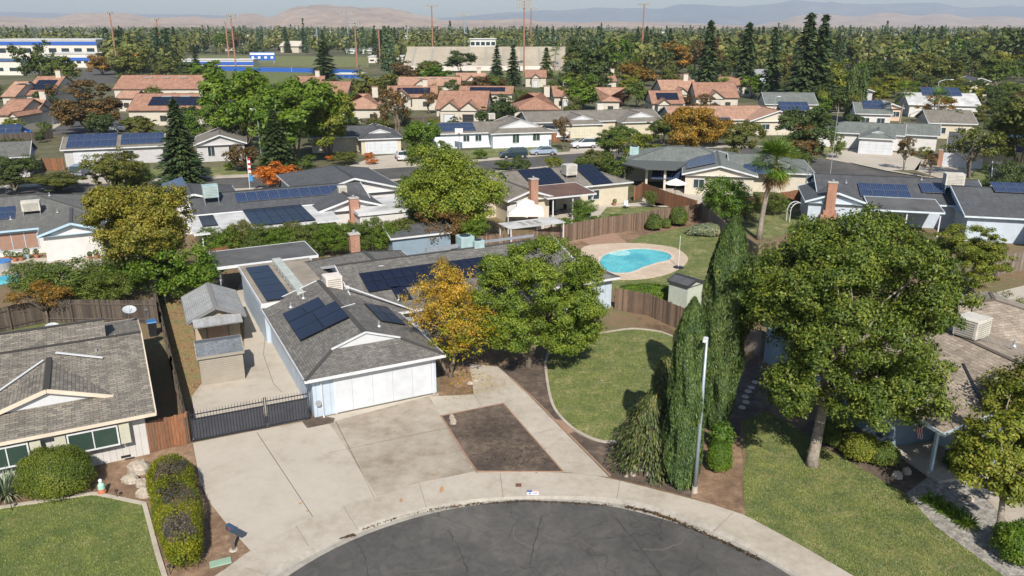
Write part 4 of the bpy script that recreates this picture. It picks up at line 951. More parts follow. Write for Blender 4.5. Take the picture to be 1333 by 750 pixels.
# ================================================================ NEAR FENCES, GATE, SHEDS
fence('wood_gate_fence','weathered wood fence with orange-brown boards between white house and iron gate',[G(190,592),G(214,585),G(248,577)],1.75,M_FENCEO,pw=.15,seed=3)
t=thing('iron_gate','black iron double drive gate with pointed pickets and dark privacy panels','gate',G(250,576.5)); q=G(405,546)-G(250,576.5); Lg=q.length; t.rotation_euler=(0,0,math.atan2(q.y,q.x)); M_IRON=paint('black_iron',(.02,.022,.03),.45); M_MESH=paint('mesh_panel',(.045,.048,.058),.6,.2)
for a,b in ((0,Lg*.62),(Lg*.62,Lg)):
    m=MB(); m.bar((a+.05,0,.12),(b-.05,0,.12),.04,.05); m.bar((a+.05,0,1.35),(b-.05,0,1.35),.04,.05); m.bar((a+.05,0,1.6),(b-.05,0,1.6),.04,.05)
    m.box(a+.03,a+.08,-.025,.025,0,1.85); m.box(b-.08,b-.03,-.025,.025,0,1.85); lf=m.build('gate_leaf',M_IRON,t)
    m=MB(); n_=int((b-a)/.15)
    for i in range(1,n_): x=a+(b-a)*i/n_; m.tube([(x,0,.1),(x,0,1.72),(x,0,1.85)],[.012,.012,.003],5)
    m.build('picket',M_IRON,lf)
    m=MB(); m.box(a+.1,b-.1,.03,.04,.15,1.32); m.build('privacy_panel',M_MESH,lf)
p0=G(248,577); fa=Vector((p0.x,p0.y)); ey=Vector((-math.sin(YB),math.cos(YB)))
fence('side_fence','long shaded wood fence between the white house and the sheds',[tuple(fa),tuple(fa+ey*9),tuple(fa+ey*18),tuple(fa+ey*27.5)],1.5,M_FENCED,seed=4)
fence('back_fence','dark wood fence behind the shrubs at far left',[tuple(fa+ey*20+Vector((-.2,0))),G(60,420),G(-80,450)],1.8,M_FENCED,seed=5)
fence('patio_fence','short red-brown fence section behind the open carport',[G(262,352),G(300,343)],1.7,M_FENCEO,seed=6)
# cap rail seen along the fence
def shed(name,label,FLpx,width,depth,wall_h,roof,wall,yaw,over=.15,sl=.4,axis='b',door=None,trim=None):
    h=House(name,label,'shed',G(*FLpx),yaw,wall=wall,roof=roof,trim=trim or wall)
    w=h.wing(-over,width+over,-over,depth+over,axis,wall_h,sl,'g','g',ov=over); return h,w
M_BOARD=siding('shed_lap',(.34,.305,.25),.12,False); M_SHEDT=siding('shed_tan',(.44,.36,.26),.4)
h,w_=shed('small_shed','tan lap-sided small shed with slate blue shingle roof, nearest the iron gate',(263,503),2.55,2.75,1.95,M_RSB,M_BOARD,YB-.05,.1,.3,'a',trim=M_BOARD); h.done()
h,w_=shed('large_shed','taller tan shed with light grey gabled roof behind the small shed',(257,455),2.9,4.9,2.15,M_RLG,M_SHEDT,YB-.03,.45,.45,'b',trim=M_RLG)
h.flat(-.1,3.0,-1.5,-.3,2.1,M_RLG,.08,tilt=.25,trim=False); h.door(1.45,0,1.3,1.8,'S',paint('shed_door',(.40,.28,.2),.8)); h.done()
m=MB(); m.tube([(0,0,0),(0,0,1.25)],[.02,.02],6)
# trash bins in the side passage
def bin_(label,x,y,mat,lid,h=1.05):
    t=thing('wheeled_bin',label,'trash bin',G(x,y),YB,'wheeled trash bins'); m=MB(); a=.24;b=.3
    m.add([(-a,-a,0),(a,-a,0),(a,a,0),(-a,a,0),(-b,-b,h),(b,-b,h),(b,b,h),(-b,b,h)],[(0,3,2,1),(4,5,6,7),(0,1,5,4),(1,2,6,5),(2,3,7,6),(3,0,4,7)]); m.build('bin_body',mat,t,bevel=.02)
    m=MB(); m.add([(-b-.02,-b-.04,h),(b+.02,-b-.04,h),(b+.02,b+.05,h),(-b-.02,b+.05,h),(-b,-b,h+.07),(b,-b,h+.07),(b,b,h+.1),(-b,b,h+.1)],[(0,3,2,1),(4,5,6,7),(0,1,5,4),(1,2,6,5),(2,3,7,6),(3,0,4,7)]); m.build('lid',lid,t)
    for s in (-1,1):
        m=MB(); m.tube([(s*.22,.27,.1),(s*.28,.27,.1)],[.1,.1],10); m.build('wheel',M_DARK,t)
M_BIN=paint('bin_grey',(.06,.065,.07),.5); M_BINB=paint('bin_blue',(.03,.15,.35),.5)
bin_('grey wheeled bin at the far end of the dark side passage',196,419,M_BIN,M_BIN); bin_('black bin with blue lid in the side passage beside the white house',200,437,M_DARK,M_BINB)
# pool fences
fence('pool_fence','long wood fence behind the pool, brown turning grey to the right',[G(690,325),G(767,309),G(799,303.5),G(835,298.5),G(880,291),G(912,286)],1.85,M_FENCE,seed=7)
fence('pool_fence','grey fence running right behind the palm from the pool corner',[G(912,286),G(925,296),G(948,318),G(985,345)],1.85,M_FENCEG,seed=8)
fence('pool_front_fence','brown wood fence between front lawn and pool yard',[G(800,403),G(843,411),G(870,423),G(896,434)],1.75,M_FENCE,seed=9)
fence('pool_front_fence','grey wood fence behind the cypress at the head of the stepping stones',[G(896,434),G(925,447),G(957,455),G(997,466),G(1040,478)],1.8,M_FENCEG,seed=10)
fence('palm_fence','low brown fence beside the foot of the palm',[G(985,342),G(1015,334),G(1060,330)],1.6,M_FENCE,seed=11)
sh=House('pool_shed','small pale green shed with dark roof and white skylights beside the cypress','shed',G(893,410),math.radians(40),wall=paint('shed_green',(.46,.5,.42),.7),roof=M_RD,trim=M_RD)
w_=sh.wing(-.1,1.9,-.1,1.9,'b',2.35,.35,'g','g',ov=.1)
for i in range(3):
    m=MB(); m.bx((1.45,.4+i*.5,2.35+.35*.45),(.28,.22,.04)); m.build('skylight',M_WHITE,sh.o)
sh.done()
for i,(x,y,r,l) in enumerate([(851,300,.85,'smallest left ball bush on the soil behind the pool'),(867,297,.5,'tiny middle ball bush behind the pool'),(883,294,1.0,'largest right ball bush behind the pool')]):
    bush('ball_bush',l,G(x,y),(r,r,r*2.0),L_MG,60+i,2500,.13,group='ball bushes behind the pool')
bush('clipped_hedge','rounded low clipped hedge on the grass in front of the pool',G(840,391),(2.1,.95,1.25),L_CIT,64,8000,.11,cat='hedge',power=.8)
bush('lavender_bush','wide grey-green lavender mound near the pool yard corner',G(922,306),(2.2,1.3,1.1),L_SAGE,65,5000,.13)
p=G(883,349); t=thing('pool_umbrella_pole','slim white pole in a dark round base at the pool edge','pole stand',p)
m=MB(); m.tube([(0,0,0),(0,0,.1),(0,0,.16)],[.5,.48,.2],14); m.build('base',M_DARK,t); m=MB(); m.tube([(0,0,.15),(0,0,2.9)],[.035,.025],8); m.build('pole',M_POLEL,t); m=MB(); m.tube([(0,0,2.8),(0,0,3.05)],[.06,.02],8); m.build('finial',paint('green_cap',(.3,.5,.2),.5),t)
# ================================================================ HOUSE AT RIGHT
h=House('right_house','slate blue stucco house with tan shingle roof and small porch, behind the large tree','house',G(1160,585),math.radians(15.5),wall=M_WSB,roof=M_RT,trim=paint('pale_blue_trim',(.42,.5,.54),.6))
w1=h.wing(-.15,13.4,-3.2,12.5,'b',2.6,.26,'g','h',ov=.4,walls=False)
w2=h.wing(4.5,19,3.5,13.2,'a',2.7,.3,'g','h',ov=.4,walls=False)
m=MB(); m.box(0,13,0,12,0,2.58); m.box(2.6,13,-2.8,0,0,2.58); m.build('wall',M_WSB,h.o)
m=MB(); m.add([(.3,-2.9,2.6),(13,-2.9,2.6),(6.6,-2.9,4.2)],[(0,1,2)]); m.build('gable',M_WSB,h.o)
h.window(0,2.6,.85,2.3,1.25,'W',M_GLASS,0,M_WHITE); h.door(2.6,-1.35,1.9,2.05,'W',paint('door_pale',(.5,.58,.62),.5)); h.window(4.8,-2.8,.9,1.6,1.2,'S')
m=MB(); m.box(-.5,.0,.6,1.0,.3,.42) if 0 else m.box(-.03,.01,.7,1.1,.3,.42); m.build('crawl_vent',M_DARK,h.o)
m=MB(); m.box(-.15,5.2,-3.4,-1.65,0,.16); m.box(-.15,2.55,-1.65,-.02,0,.16); m.build('porch_slab',M_WALK,h.o)
m=MB(); m.box(.15,.29,-2.55,-2.41,.16,2.6); m.build('porch_post',paint('post_blue',(.42,.53,.58),.5),h.o)
m=MB(); m.bar((2.5,-2.8,3.33),(4.7,1.0,3.9),.12,.03); m.build('roof_vent_strip',M_DARK,h.o)
h.cooler(7.2,3.2,4.35,1.5,1.3,1.0,.3,M_COOL,.1); h.vents([(8.8,4.6,4.2),(9.3,2.2,4.0)])
m=MB(); m.bx((11.0,1.0,3.42),(2.4,1.2,.05)); m.build('metal_flashing',M_WHITE,h.o)
h.done()
# flag on a short staff fixed to the porch
fo=thing('porch_flag','red, white and blue striped flag hanging from a short staff by the blue porch','flag',h.o.matrix_basis@Vector((.0,-.9,1.9)) if 0 else G(1194,600)+Vector((0,0,1.2)),math.radians(15.5))
m=MB(); m.tube([(.35,0,.75),(-.45,-.1,1.2)],[.018,.015],6); m.build('staff',M_WHITE,fo)
M_FR=paint('flag_red',(.42,.03,.04),.7); M_FW=paint('flag_white',(.7,.7,.7),.7); M_FB=paint('flag_blue',(.03,.05,.2),.7)
m=MB(); n_=13
def fp(u,v): return (-.38+.55*u*.55+.03*math.sin(v*9),-.08+.07*math.sin(u*9+v*3),1.16-.95*v-.12*u)
for i in range(n_):
    for j in range(8):
        u0,u1,v0,v1=i/n_,(i+1)/n_,j/8,(j+1)/8
        m.add([fp(u0,v0),fp(u1,v0),fp(u1,v1),fp(u0,v1)],[(0,1,2,3)],2 if (v1<=.4 and i<7) else i%2)
m.build('flag_cloth',[M_FR,M_FW,M_FB],fo)

# ================================================================ GRASS BLADES
def grass(name,poly,n,mat,seed,z=.03):
    rng=np.random.default_rng(seed); X=np.array([p[0] for p in poly]);Y=np.array([p[1] for p in poly]); x0,x1,y0,y1=X.min(),X.max(),max(Y.min(),25.5),Y.max()
    P=np.stack([rng.uniform(x0,x1,n*2),rng.uniform(y0,y1,n*2)],1); k=np.zeros(len(P),bool)
    for i in range(len(X)):
        a,b=i,i-1; c=((Y[a]>P[:,1])!=(Y[b]>P[:,1])); xx=(X[b]-X[a])*(P[:,1]-Y[a])/((Y[b]-Y[a]) if abs(Y[b]-Y[a])>1e-9 else 1e-9)+X[a]; k^=c&(P[:,0]<xx)
    P=P[k][:n]; tuft=.5+.5*np.sin(P[:,0]*1.7+np.sin(P[:,1]*1.3)*2)*np.sin(P[:,1]*2.1+P[:,0]); P=P[rng.random(len(P))<.45+.55*tuft]
    P3=np.concatenate([P,np.full((len(P),1),z)],1); Nn=np.array([0,-.5,.75])+rng.normal(size=P3.shape)*.5; T_=np.array([0,0,1.])+0*P3
    struct(npmesh(name,leafquads(P3,Nn,.085,.04,rng,T_),4,mat),'stuff')
L_GR1=leafmat('grass_mixed',(.115,.15,.045),.18,(.2,.2,.085),.1,.22); L_GR2=leafmat('grass_green',(.11,.15,.04),.18,(.17,.175,.07),.1,.15)
grass('grass',LE+px([(850,600),(880,600),(900,560),(905,500),(895,445),(861,433),(826,429),(802,431),(770,440)]),42000,L_GR1,1)
grass('grass',RL,60000,L_GR1,2)
grass('grass',[Vector((-32,26,0))]+LL+[Vector((-14.5,22,0)),Vector((-32,20,0))],45000,L_GR2,3)
grass('grass',PY,26000,L_GR1,4)
grass('dry_grass',px([(213,400),(235,380),(300,380),(318,415),(318,462),(285,470),(245,535),(232,545)]),6000,leafmat('dry_blades',(.26,.19,.09),.3,(.14,.16,.05),.1,.3),5)

# sealed cracks and pale scuffs on the street, irregular soft-edged lines
M_SEAL=paint('crack_seal',(.05,.048,.046),.8,.3); M_SCUFF=paint('street_scuff',(.13,.12,.105),.9,.3)
def wander(name,pts,w,mat,seed):
    rr=random.Random(seed); P=smooth([tuple(G(x,y,-.09)[:2]) for x,y in pts],7); P=[p+Vector((rr.uniform(-.05,.05),rr.uniform(-.05,.05),0)) for p in P]; m=MB()
    for a,b in zip(P,P[1:]):
        d=(b-a).normalized(); n=Vector((-d.y,d.x,0)); q=w*rr.uniform(.5,1.2)/2; m.sheet([a+n*q,a-n*q,b-n*q,b+n*q],-.088)
    struct(m.build(name,mat))
for i,(pts,w,mt) in enumerate([([(462,703),(472,720),(480,752)],.05,M_SEAL),([(583,690),(598,716),(612,752)],.06,M_SEAL),([(705,672),(700,690),(690,735)],.045,M_SEAL),([(800,672),(835,715),(862,752)],.06,M_SEAL),([(716,688),(750,702),(775,716)],.05,M_SCUFF),([(835,716),(868,714),(892,702)],.05,M_SCUFF),([(520,745),(560,742),(600,733)],.04,M_SCUFF),([(669,688),(672,702),(690,711)],.05,M_SCUFF)]): wander('crack_seal' if mt is M_SEAL else 'street_scuff',pts,w,mt,i)
# ================================================================ MID GROUND: streets, houses behind
sheet('back_ground',[Vector((-400,94,0)),Vector((400,94,0)),Vector((400,700,0)),Vector((-400,700,0))],-.02,M_FARG)
NE=px([(-300,282),(0,262),(200,251),(330,245),(460,238),(560,230),(650,222.5),(720,216),(790,210),(870,206),(960,204),(1040,206)])
FE=px([(-300,262),(0,246),(200,236),(330,230.5),(445,223),(549,216.5),(640,209),(720,202),(800,197),(860,194),(960,192),(1040,193)])
sheet('back_street',NE+FE[::-1],.03,M_ASPH)
def off(P,dy): return [p+Vector((0,dy,0)) for p in P]
ribbon('back_sidewalk',off(FE,.3),off(FE,2.0),.12,.12,M_WALK); strip('back_kerb',off(FE,.15),.3,0,.125,M_WALK)
ribbon('near_sidewalk',off(NE,-2.0),off(NE,-.3),.12,.12,M_WALK)
RS=px([(1036,207),(1075,208),(1110,214),(1155,224),(1215,234),(1275,246),(1400,275),(1400,310),(1230,270),(1150,252),(1095,238),(1060,226)])
sheet('right_street',RS,.034,M_ASPH)
RW=px([(1110,213.5),(1155,223.5),(1215,233.5),(1275,245.5),(1400,274)])
ribbon('right_sidewalk',RW,off(RW,1.8),.12,.12,M_WALK)
sheet('court',px([(60,168),(90,153),(160,150),(170,168),(150,176),(70,176)]),.03,M_ASPH)
sheet('school_road',px([(92,108),(105,92),(120,88),(150,92),(150,108)]),.03,M_ASPH)
for nm,P in (('grey_house_lawn',[(178,233),(185,221),(215,217),(310,218),(330,229)]),('white_house_lawn',[(603,206),(600,197),(720,187),(730,193),(730,200),(640,207)]),('corner_lawn',[(1060,185),(1095,182),(1105,200),(1075,204)]),('right_corner_lawn',[(1230,232),(1240,215),(1333,222),(1350,250),(1280,244)]),('palm_lawn',[(950,300),(975,275),(1060,262),(1075,290),(1000,312)]),('patio_lawn',[(760,272),(800,266),(850,268),(840,282),(790,290)])):
    sheet(nm,px(P),.028,M_LAWN)
for nm,P in (('white_car_driveway',[(445,220),(488,204),(528,200),(552,212),(549,216)]),('cream_driveway',[(740,200),(748,184),(782,182),(800,196)]),('grey_house_driveway',[(88,240),(95,223),(128,221),(140,238)]),('right_driveway',[(1075,207),(1078,199),(1120,193),(1182,201),(1200,208),(1195,222),(1155,222)]),('second_right_driveway',[(1190,222),(1200,208),(1250,205),(1270,222),(1240,238)]),('court_apron',[(50,160),(62,152),(95,153),(70,168)]),('far_left_patio',[(-40,360),(-30,342),(60,336),(135,335),(130,350),(60,358),(0,366)]),('patio_paving',[(700,305),(690,275),(860,262),(870,268),(790,270),(765,300)]),('round_patio',[(835,262),(845,246),(900,246),(925,255),(905,270),(860,270)])):
    sheet(nm,px(P),.04,M_CONC)
def eave(h,p,q,z):
    a0,b0=h.L(*p,z); a1,b1=h.L(*q,z); return a0,a1,(b0+b1)/2
R=math.radians
# ---- A: grey roof, far left
h=House('left_back_house','white stucco house with weathered grey roof, blue trim and rooftop cooler at far left','house',G(48,308,2.6),R(27),wall=M_WWH,roof=M_RGB,trim=paint('sky_trim',(.40,.55,.66),.6))
a0,a1,b=eave(h,(48,308),(138,299),2.6)
wA=h.wing(a0,a1,b,b+9,'b',2.6,.33,'g','g'); bm=h.L(24,299,2.6)[1]
wB=h.wing(-16,h.L(150,262,2.6)[0],bm,bm+14.5,'a',2.6,.27,'g','h')
h.solar(wB,0,[(-6,270),(19,268),(20,284),(-6,286)],2,2,False)
p,q,z=h.on(wB,0,42,277); h.cooler(p,q,z,1.6,1.1,.9,0,M_COOL,.25); h.vents([(p+2.2,q-.6,z),(p+1.5,q+4,z+.9),(p-1.8,q-1,z-.2)])
p,q,z=h.on(wB,0,55,258)
h.window(-1.9,bm+.45,.6,3.2,1.6,'S',paint('blinds',(.30,.18,.13),.6),2); h.window(-6.5,bm+.45,.6,2.6,1.6,'S',M_GLASS,1)
h.done()
# ---- B: long house with ten-panel row and white patio roof
h=House('white_patio_house','long grey-roofed house with white flat patio roof, ten blue solar panels and brick chimney','house',G(250,279,2.8),R(25.5),wall=M_WWH,roof=M_RD)
a0,a1,b=eave(h,(250,279),(455,263),2.8)
wB=h.wing(a0,a1+2.5,b,b+8.5,'a',2.8,.3,'g','g')
aL=h.L(245,228,4.4)[0]; wl=h.wing(aL-5.5,aL+4.7,b+3.2,b+15,'b',2.8,.3,'g','h')
aR=h.L(429,216,4.4)[0]; wr=h.wing(aR-5.6,aR+6.5,b+4,b+20,'b',2.8,.28,'g','h')
h.solar(wB,0,[(304,251),(442,241),(445,252),(308,263)],10,1,False)
h.solar(wl,0,[(208,238),(238,232),(244,244),(215,250)],3,2,False)
a,bb=h.L(455,270,2.7)
h.flat(a0-.5,a0+13.2,b-7.6,b+.2,2.62,M_FLATW,.15,tilt=.1,posts=[(a0+.2,b-7.3),(a0+6,b-7.3),(a0+12.6,b-7.3)])
fl=Wing(); fl.axis='a'; fl.ze=2.64; fl.sl=.0125; fl.q0=b-7.6; fl.q1=b; fl.T=lambda p,q,z:(p,q,z)
h.solar(fl,0,[(314,267),(392,262),(407,287),(326,294)],6,3,True); h.solar(fl,0,[(257,281),(278,280),(284,293),(264,294)],1,1,True)
a,bq=h.L(453,268,2.6); wg2=h.wing(a-3.6,a+3.6,b-3.6,b+4,'b',2.7,.3,'g','g')
h.chimney(a,b-3.95,.9,.7,0,3.9,base=1.1)
p,q,z=h.on(wB,0,275,262); h.cooler(p,q-.2,z,1.5,1.3,1.2,0,M_COOLG,.5); p,q,z=h.on(wB,0,446,257); h.cooler(p,q,z,.9,.9,1.1,0,M_COOL,.1)
a,bq=h.L(480,276,2.7); h.flat(a-1.2,a+6.5,bq-.5,bq+6.5,2.75,M_FLATW,.3,walls=True)
h.done()
h=House('garden_outbuilding','small dark-walled outbuilding with grey gabled roof by the tall hedge','shed',G(511,308,2.3),R(25.5),wall=M_WSB,roof=M_RD)
h.wing(-.3,6.0,-.3,4.6,'b' if 0 else 'a',2.2,.25,'g','g',ov=.25); h.done()
# ---- C: beige house with brown metal patio roof
h=House('beige_patio_house','beige stucco house with brown metal patio roof, brick chimney and two black solar arrays','house',G(661,262,2.7),R(25.5),wall=M_WBG,roof=M_RTAN)
a0,a1,b=eave(h,(661,262),(722,256),2.7); wa=h.wing(a0,a1,b,b+9,'b',2.7,.32,'g','g')
x0,x1,bb=eave(h,(763,242),(826,237),2.7); wm=h.wing(a0-3,x1,bb,bb+10.5,'a',2.7,.3,'g','h')
h.solar(wm,0,[(667,222),(715,218),(737,237),(699,241)],6,2,True); h.solar(wm,0,[(749,215),(772,214),(797,238),(768,241)],4,3,True)
h.solar(wm,0,[(646,226),(653,224),(660,232),(655,234)],1,1,True)
y0,y1,bp=eave(h,(719,259),(775,252),2.65); h.flat(y0-.5,y1,bp,bb+.6,2.72,M_MB,.14,tilt=.45,posts=[(y0+.4,bp+.3),(y1-.4,bp+.3),((y0+y1)/2,bp+.3)])
h.chimney(h.L(692,250,3.4)[0],b-.1,.9,.7,0,4.9)
p,q,z=h.on(wm,0,741,230); h.cooler(p,q,z,1.5,1.3,1.2,0,M_COOL,.25)
h.window(x0+1.2,bb+.45,.9,1.6,1.1,'S'); h.door(y0+2.0,bb+.45,2.2,2.05,'S',M_GLASS,'sliding_door',False)
m=MB(); m.tube([(a0+1.6,b+.42,1.5),(a0+1.6,b+.38,1.5)],[.4,.4],10); m.build('wall_ornament',paint('bronze',(.12,.07,.04),.5),h.o)
h.done()
# ---- D: green-grey roof with round patio
h=House('round_patio_house','low house with green-grey roof, blue solar arrays and a deep round-edged patio cover','house',G(888,224,2.7),R(-12),wall=M_WCR,roof=M_RGR)
a0,a1,b=eave(h,(888,226),(975,238),2.7)
w1=h.wing(0,9.5,-1.5,12,'a' if 0 else 'b',2.7,.25,'g','g'); w2=h.wing(6,17,2,14,'a',2.7,.25,'g','h'); w3=h.wing(-8,8,6.5,18,'a',2.8,.26,'h','h')
pb=[h.L(*q,2.8) for q in [(810,214),(840,221),(880,222),(905,208),(890,190),(850,192)]]
m=MB(); m.prism(pb,2.78,2.95); m.build('patio_roof',M_RGR,h.o)
for q in [(814,214),(842,220),(866,222)]:
    x,y=h.L(*q,2.7); m=MB(); m.box(x-.15,x+.15,y+.4,y+.7,0,2.78); m.build('post',M_WCR,h.o)
h.solar(w1,0,[(898,212),(918,200),(960,215),(940,224)],4,2,False) if 0 else h.solar_at(w1,0,1.0,9,.5,4.3,5,2,False,lift=.2)
h.solar_at(w2,0,8,12.5,1,4,3,2,False,lift=.2); h.solar_at(w3,0,-4,0,1,4.4,3,2,False); h.solar_at(w3,0,1.2,4.4,2,4.6,3,1,False)
h.acunit(-7,11.5,3.0,1.3,1.2); h.window(2.2,-1.05,.9,1.3,1.1,'S'); h.window(5.6,-1.05,.9,1.0,1.1,'S'); h.done()
# ---- E: dark roof at right with four arrays
h=House('dark_roof_house','blue house with dark roof, several solar arrays, rooftop cooler and red brick chimney at right','house',G(1048,262,2.7),R(-14),wall=M_WPG,roof=M_RD,trim=paint('mist_trim',(.55,.63,.68),.6))
a0,b0=h.L(1048,262,2.7); a1,b1=h.L(1120,280,2.7)
w1=h.wing(0,6.6,0,9,'b',2.7,.33,'g','g'); x0,y0=h.L(1211,287,2.7)
w2=h.wing(1.5,19,1.5,14.5,'a',2.7,.27,'g','g'); w3=h.wing(15,31,-3.5,10,'a',2.7,.27,'g','h')
w4=h.wing(21,29,-6.5,2,'b',2.7,.33,'d','g',d0=1.6)
h.flat(6.3,13.5,-2.2,2.3,2.62,M_FLAT,.14,tilt=.5,posts=[(6.6,-1.9),(13.2,-1.9),(10,-1.9)])
h.chimney(2.6,-.15,.95,.7,0,4.9,base=1.4)
h.solar_at(w2,0,6.0,11.2,2.4,5.6,4,2,False,lift=.2) ; h.solar_at(w2,0,12.5,17.8,3.9,6.2,4,1,False,lift=.2); h.solar_at(w2,0,7.2,9,6.1,6.9,1,1,False) if 0 else None
h.solar_at(w3,0,19,24,1.8,4.2,4,2,False,lift=.2)
h.cooler(15.6,4.6,3.9,1.9,1.4,1.2,0,M_COOL,.5); h.vents([(4.8,5.5,4),(13,7.2,4.4),(20,6.5,4.2)])
h.done()
# ---- canopies between C and the main house
t=thing('canopy_tent','white two-tier pop-up canopy by the beige house chimney','canopy',G(684,300)); M_CLOTH=paint('canopy_cloth',(.72,.69,.64),.8,.06)
m=MB()
def pyr(w,z0,z1,top=0.0):
    a=w/2; vs=[(-a,-a,z0),(a,-a,z0),(a,a,z0),(-a,a,z0),(-top,-top,z1),(top,-top,z1),(top,top,z1),(-top,top,z1)]
    m.add(vs,[(0,1,5,4),(1,2,6,5),(2,3,7,6),(3,0,4,7),(4,5,6,7)]); m.box(-a,a,-a,-a+.02,z0-.25,z0); m.box(-a,a,a-.02,a,z0-.25,z0); m.box(-a,-a+.02,-a,a,z0-.25,z0); m.box(a-.02,a,-a,a,z0-.25,z0)
pyr(3.9,2.2,2.9,.6); m.build('lower_canopy',M_CLOTH,t)
m=MB(); pyr(1.9,3.0,3.5,.03); m.build('upper_canopy',M_CLOTH,t)
for a in (-1,1):
    for b_ in (-1,1): m=MB(); m.box(a*1.85-.04,a*1.85+.04,b_*1.85-.04,b_*1.85+.04,0,2.2); m.build('leg',M_WHITE,t)
t=thing('white_pergola','flat white slatted pergola roof next to the canopy tent','pergola',G(692,322),YB); 
m=MB(); m.box(-3.1,3.1,-1.3,1.3,2.45,2.52)
o=m.build('roof_sheet',M_FLATW,t)
for x in (-1,-.2,.6):
    m=MB(); m.box(x-.25,x+.25,-.7,.7,2.525,2.54); m.build('skylight_slot',M_LOUV,o)
for a in (-2.9,2.9):
    for b_ in (-1.2,1.2): m=MB(); m.box(a-.05,a+.05,b_-.05,b_+.05,0,2.45); m.build('leg',M_WHITE,t)
t=thing('patio_umbrella','white market umbrella on the round patio','umbrella',G(878,262)); m=MB(); n_=8
vs=[(0,0,2.9)]+[(1.5*math.cos(2*PI*i/n_),1.5*math.sin(2*PI*i/n_),2.25) for i in range(n_)]; m.add(vs,[(0,1+i,1+(i+1)%n_) for i in range(n_)]); m.build('canopy',M_CLOTH,t); m=MB(); m.tube([(0,0,0),(0,0,2.9)],[.03,.03],6); m.build('pole',M_LOUV,t)
# white garden arch
t=thing('garden_arch','white arched garden arbor on the small lawn behind the palm','arbor',G(1035,288),.2)
for yy in (-.35,.35):
    m=MB(); m.tube([(-.9,yy,0),(-.9,yy,1.3)]+[(-.9*math.cos(PI*i/8),yy,1.3+.9*math.sin(PI*i/8)) for i in range(1,8)]+[(.9,yy,1.3),(.9,yy,0)],[.04]*11,6); m.build('hoop',M_WHITE,t)
m=MB()
for i in range(9): c=math.cos(PI*i/8);s=math.sin(PI*i/8); m.bar((-.9*c,-.35,1.3+.9*s),(-.9*c,.35,1.3+.9*s),.03,.03)
m.build('rungs',M_WHITE,t)
# patio furniture: a few chairs and pots
def chair(label,loc,rz,mat,group):
    t=thing('patio_chair',label,'chair',loc,rz,group); m=MB(); m.box(-.28,.28,-.28,.28,.38,.46); m.build('seat',mat,t); m=MB(); m.box(-.28,.28,.24,.32,.44,1.0); m.build('backrest',mat,t)
    for a in (-.25,.25):
        for b_ in (-.25,.25): m=MB(); m.box(a-.02,a+.02,b_-.02,b_+.02,0,.4); m.build('leg',M_DARK,t)
chair('white patio chair by the green plunge lawn behind the pool fence',G(816,272),.4,M_WHITE,'patio chairs'); chair('dark cushioned chair under the brown patio roof, left','' and 0 or G(723,281),1.0,M_DARK,'patio chairs'); chair('dark cushioned chair under the brown patio roof, right',G(733,277),-1.0,M_DARK,'patio chairs')
def pot(label,loc,s,mat,leaf,seed):
    t=thing('potted_plant',label,'potted plant',loc,0,'potted plants'); m=MB(); m.tube([(0,0,0),(0,0,s*.7),(0,0,s*.8)],[s*.3,s*.42,s*.45],12); m.build('pot',mat,t)
    rng=np.random.default_rng(seed); d=unit(rng.normal(size=(160,3))); P=d*s*.5+np.array([0,0,s*1.25]); npmesh('foliage',leafquads(P,d+rng.normal(size=d.shape)*.4,.16,.07,rng),4,leaf,t)
M_TERRA=paint('terracotta',(.38,.15,.08),.8)
for i,(x,y,s,l) in enumerate([(11,340,.6,'terracotta pot with cactus, leftmost on the far left patio'),(20,341,.55,'terracotta pot second from left on the far left patio'),(28,340,.5,'terracotta pot third from left on the far left patio'),(36,337,.6,'blue-grey pot on the far left patio'),(48,336,.5,'small orange pot by the white wall of the far left house'),(118,338,.45,'clay pot right of the gable on the far left patio'),(126,337,.5,'last clay pot right of the gable on the far left patio'),(800,268,.5,'clay pot below the beige house wall')]): pot(l,G(x,y),s,M_TERRA if i!=3 else M_COOLG,L_MG,i)
t=thing('garden_tub','round galvanised tub with a blue rim on the far left patio','tub',G(3,350)); m=MB(); m.tube([(0,0,0),(0,0,.7)],[.75,.8],18); m.build('tub_body',M_GUT,t); m=MB(); m.tube([(0,0,.69),(0,0,.76)],[.82,.82],18); m.build('rim',paint('rim_blue',(.05,.2,.5),.5),t)
m=MB(); P=[G(-40,366,0),G(0,360,0),G(22,358,0),G(26,366,0),G(0,372,0),G(-40,380,0)]; m.sheet([(p.x,p.y) for p in P][::-1] if 0 else [(p.x,p.y) for p in P],.05); o=m.build('left_pool_water',bpy.data.materials['pool_water']); struct(o)
if o.data.polygons[0].normal.z<0: o.data.flip_normals()
# ---- rear fences of the block
fence('yard_fence','red-brown fence between the beige house and the round patio',[G(826,262),G(836,256),G(866,268),G(905,281)],1.8,M_FENCEO,seed=21)
fence('yard_fence','plain dark fence between hedge and beige house patio',[G(560,318),G(625,330),G(690,326)],1.7,M_FENCE,seed=22)
fence('yard_fence','red fence beyond the palm beside the blue house',[G(955,278),G(1000,270),G(1050,262)],1.6,M_FENCEO,seed=23)
fence('yard_fence','orange wood fence left of the grey garage house',[G(56,222),G(84,222)],1.8,M_FENCEO,seed=24)
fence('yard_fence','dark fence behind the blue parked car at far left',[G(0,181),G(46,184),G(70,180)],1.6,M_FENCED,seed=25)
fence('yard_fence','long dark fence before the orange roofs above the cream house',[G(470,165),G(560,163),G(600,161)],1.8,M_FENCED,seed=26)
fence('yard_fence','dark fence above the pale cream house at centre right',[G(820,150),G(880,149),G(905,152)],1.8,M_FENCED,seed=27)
fence('yard_fence','brown fence beside the cream garage house with the trailer',[G(711,186),G(742,184)],1.8,M_FENCEO,seed=28)
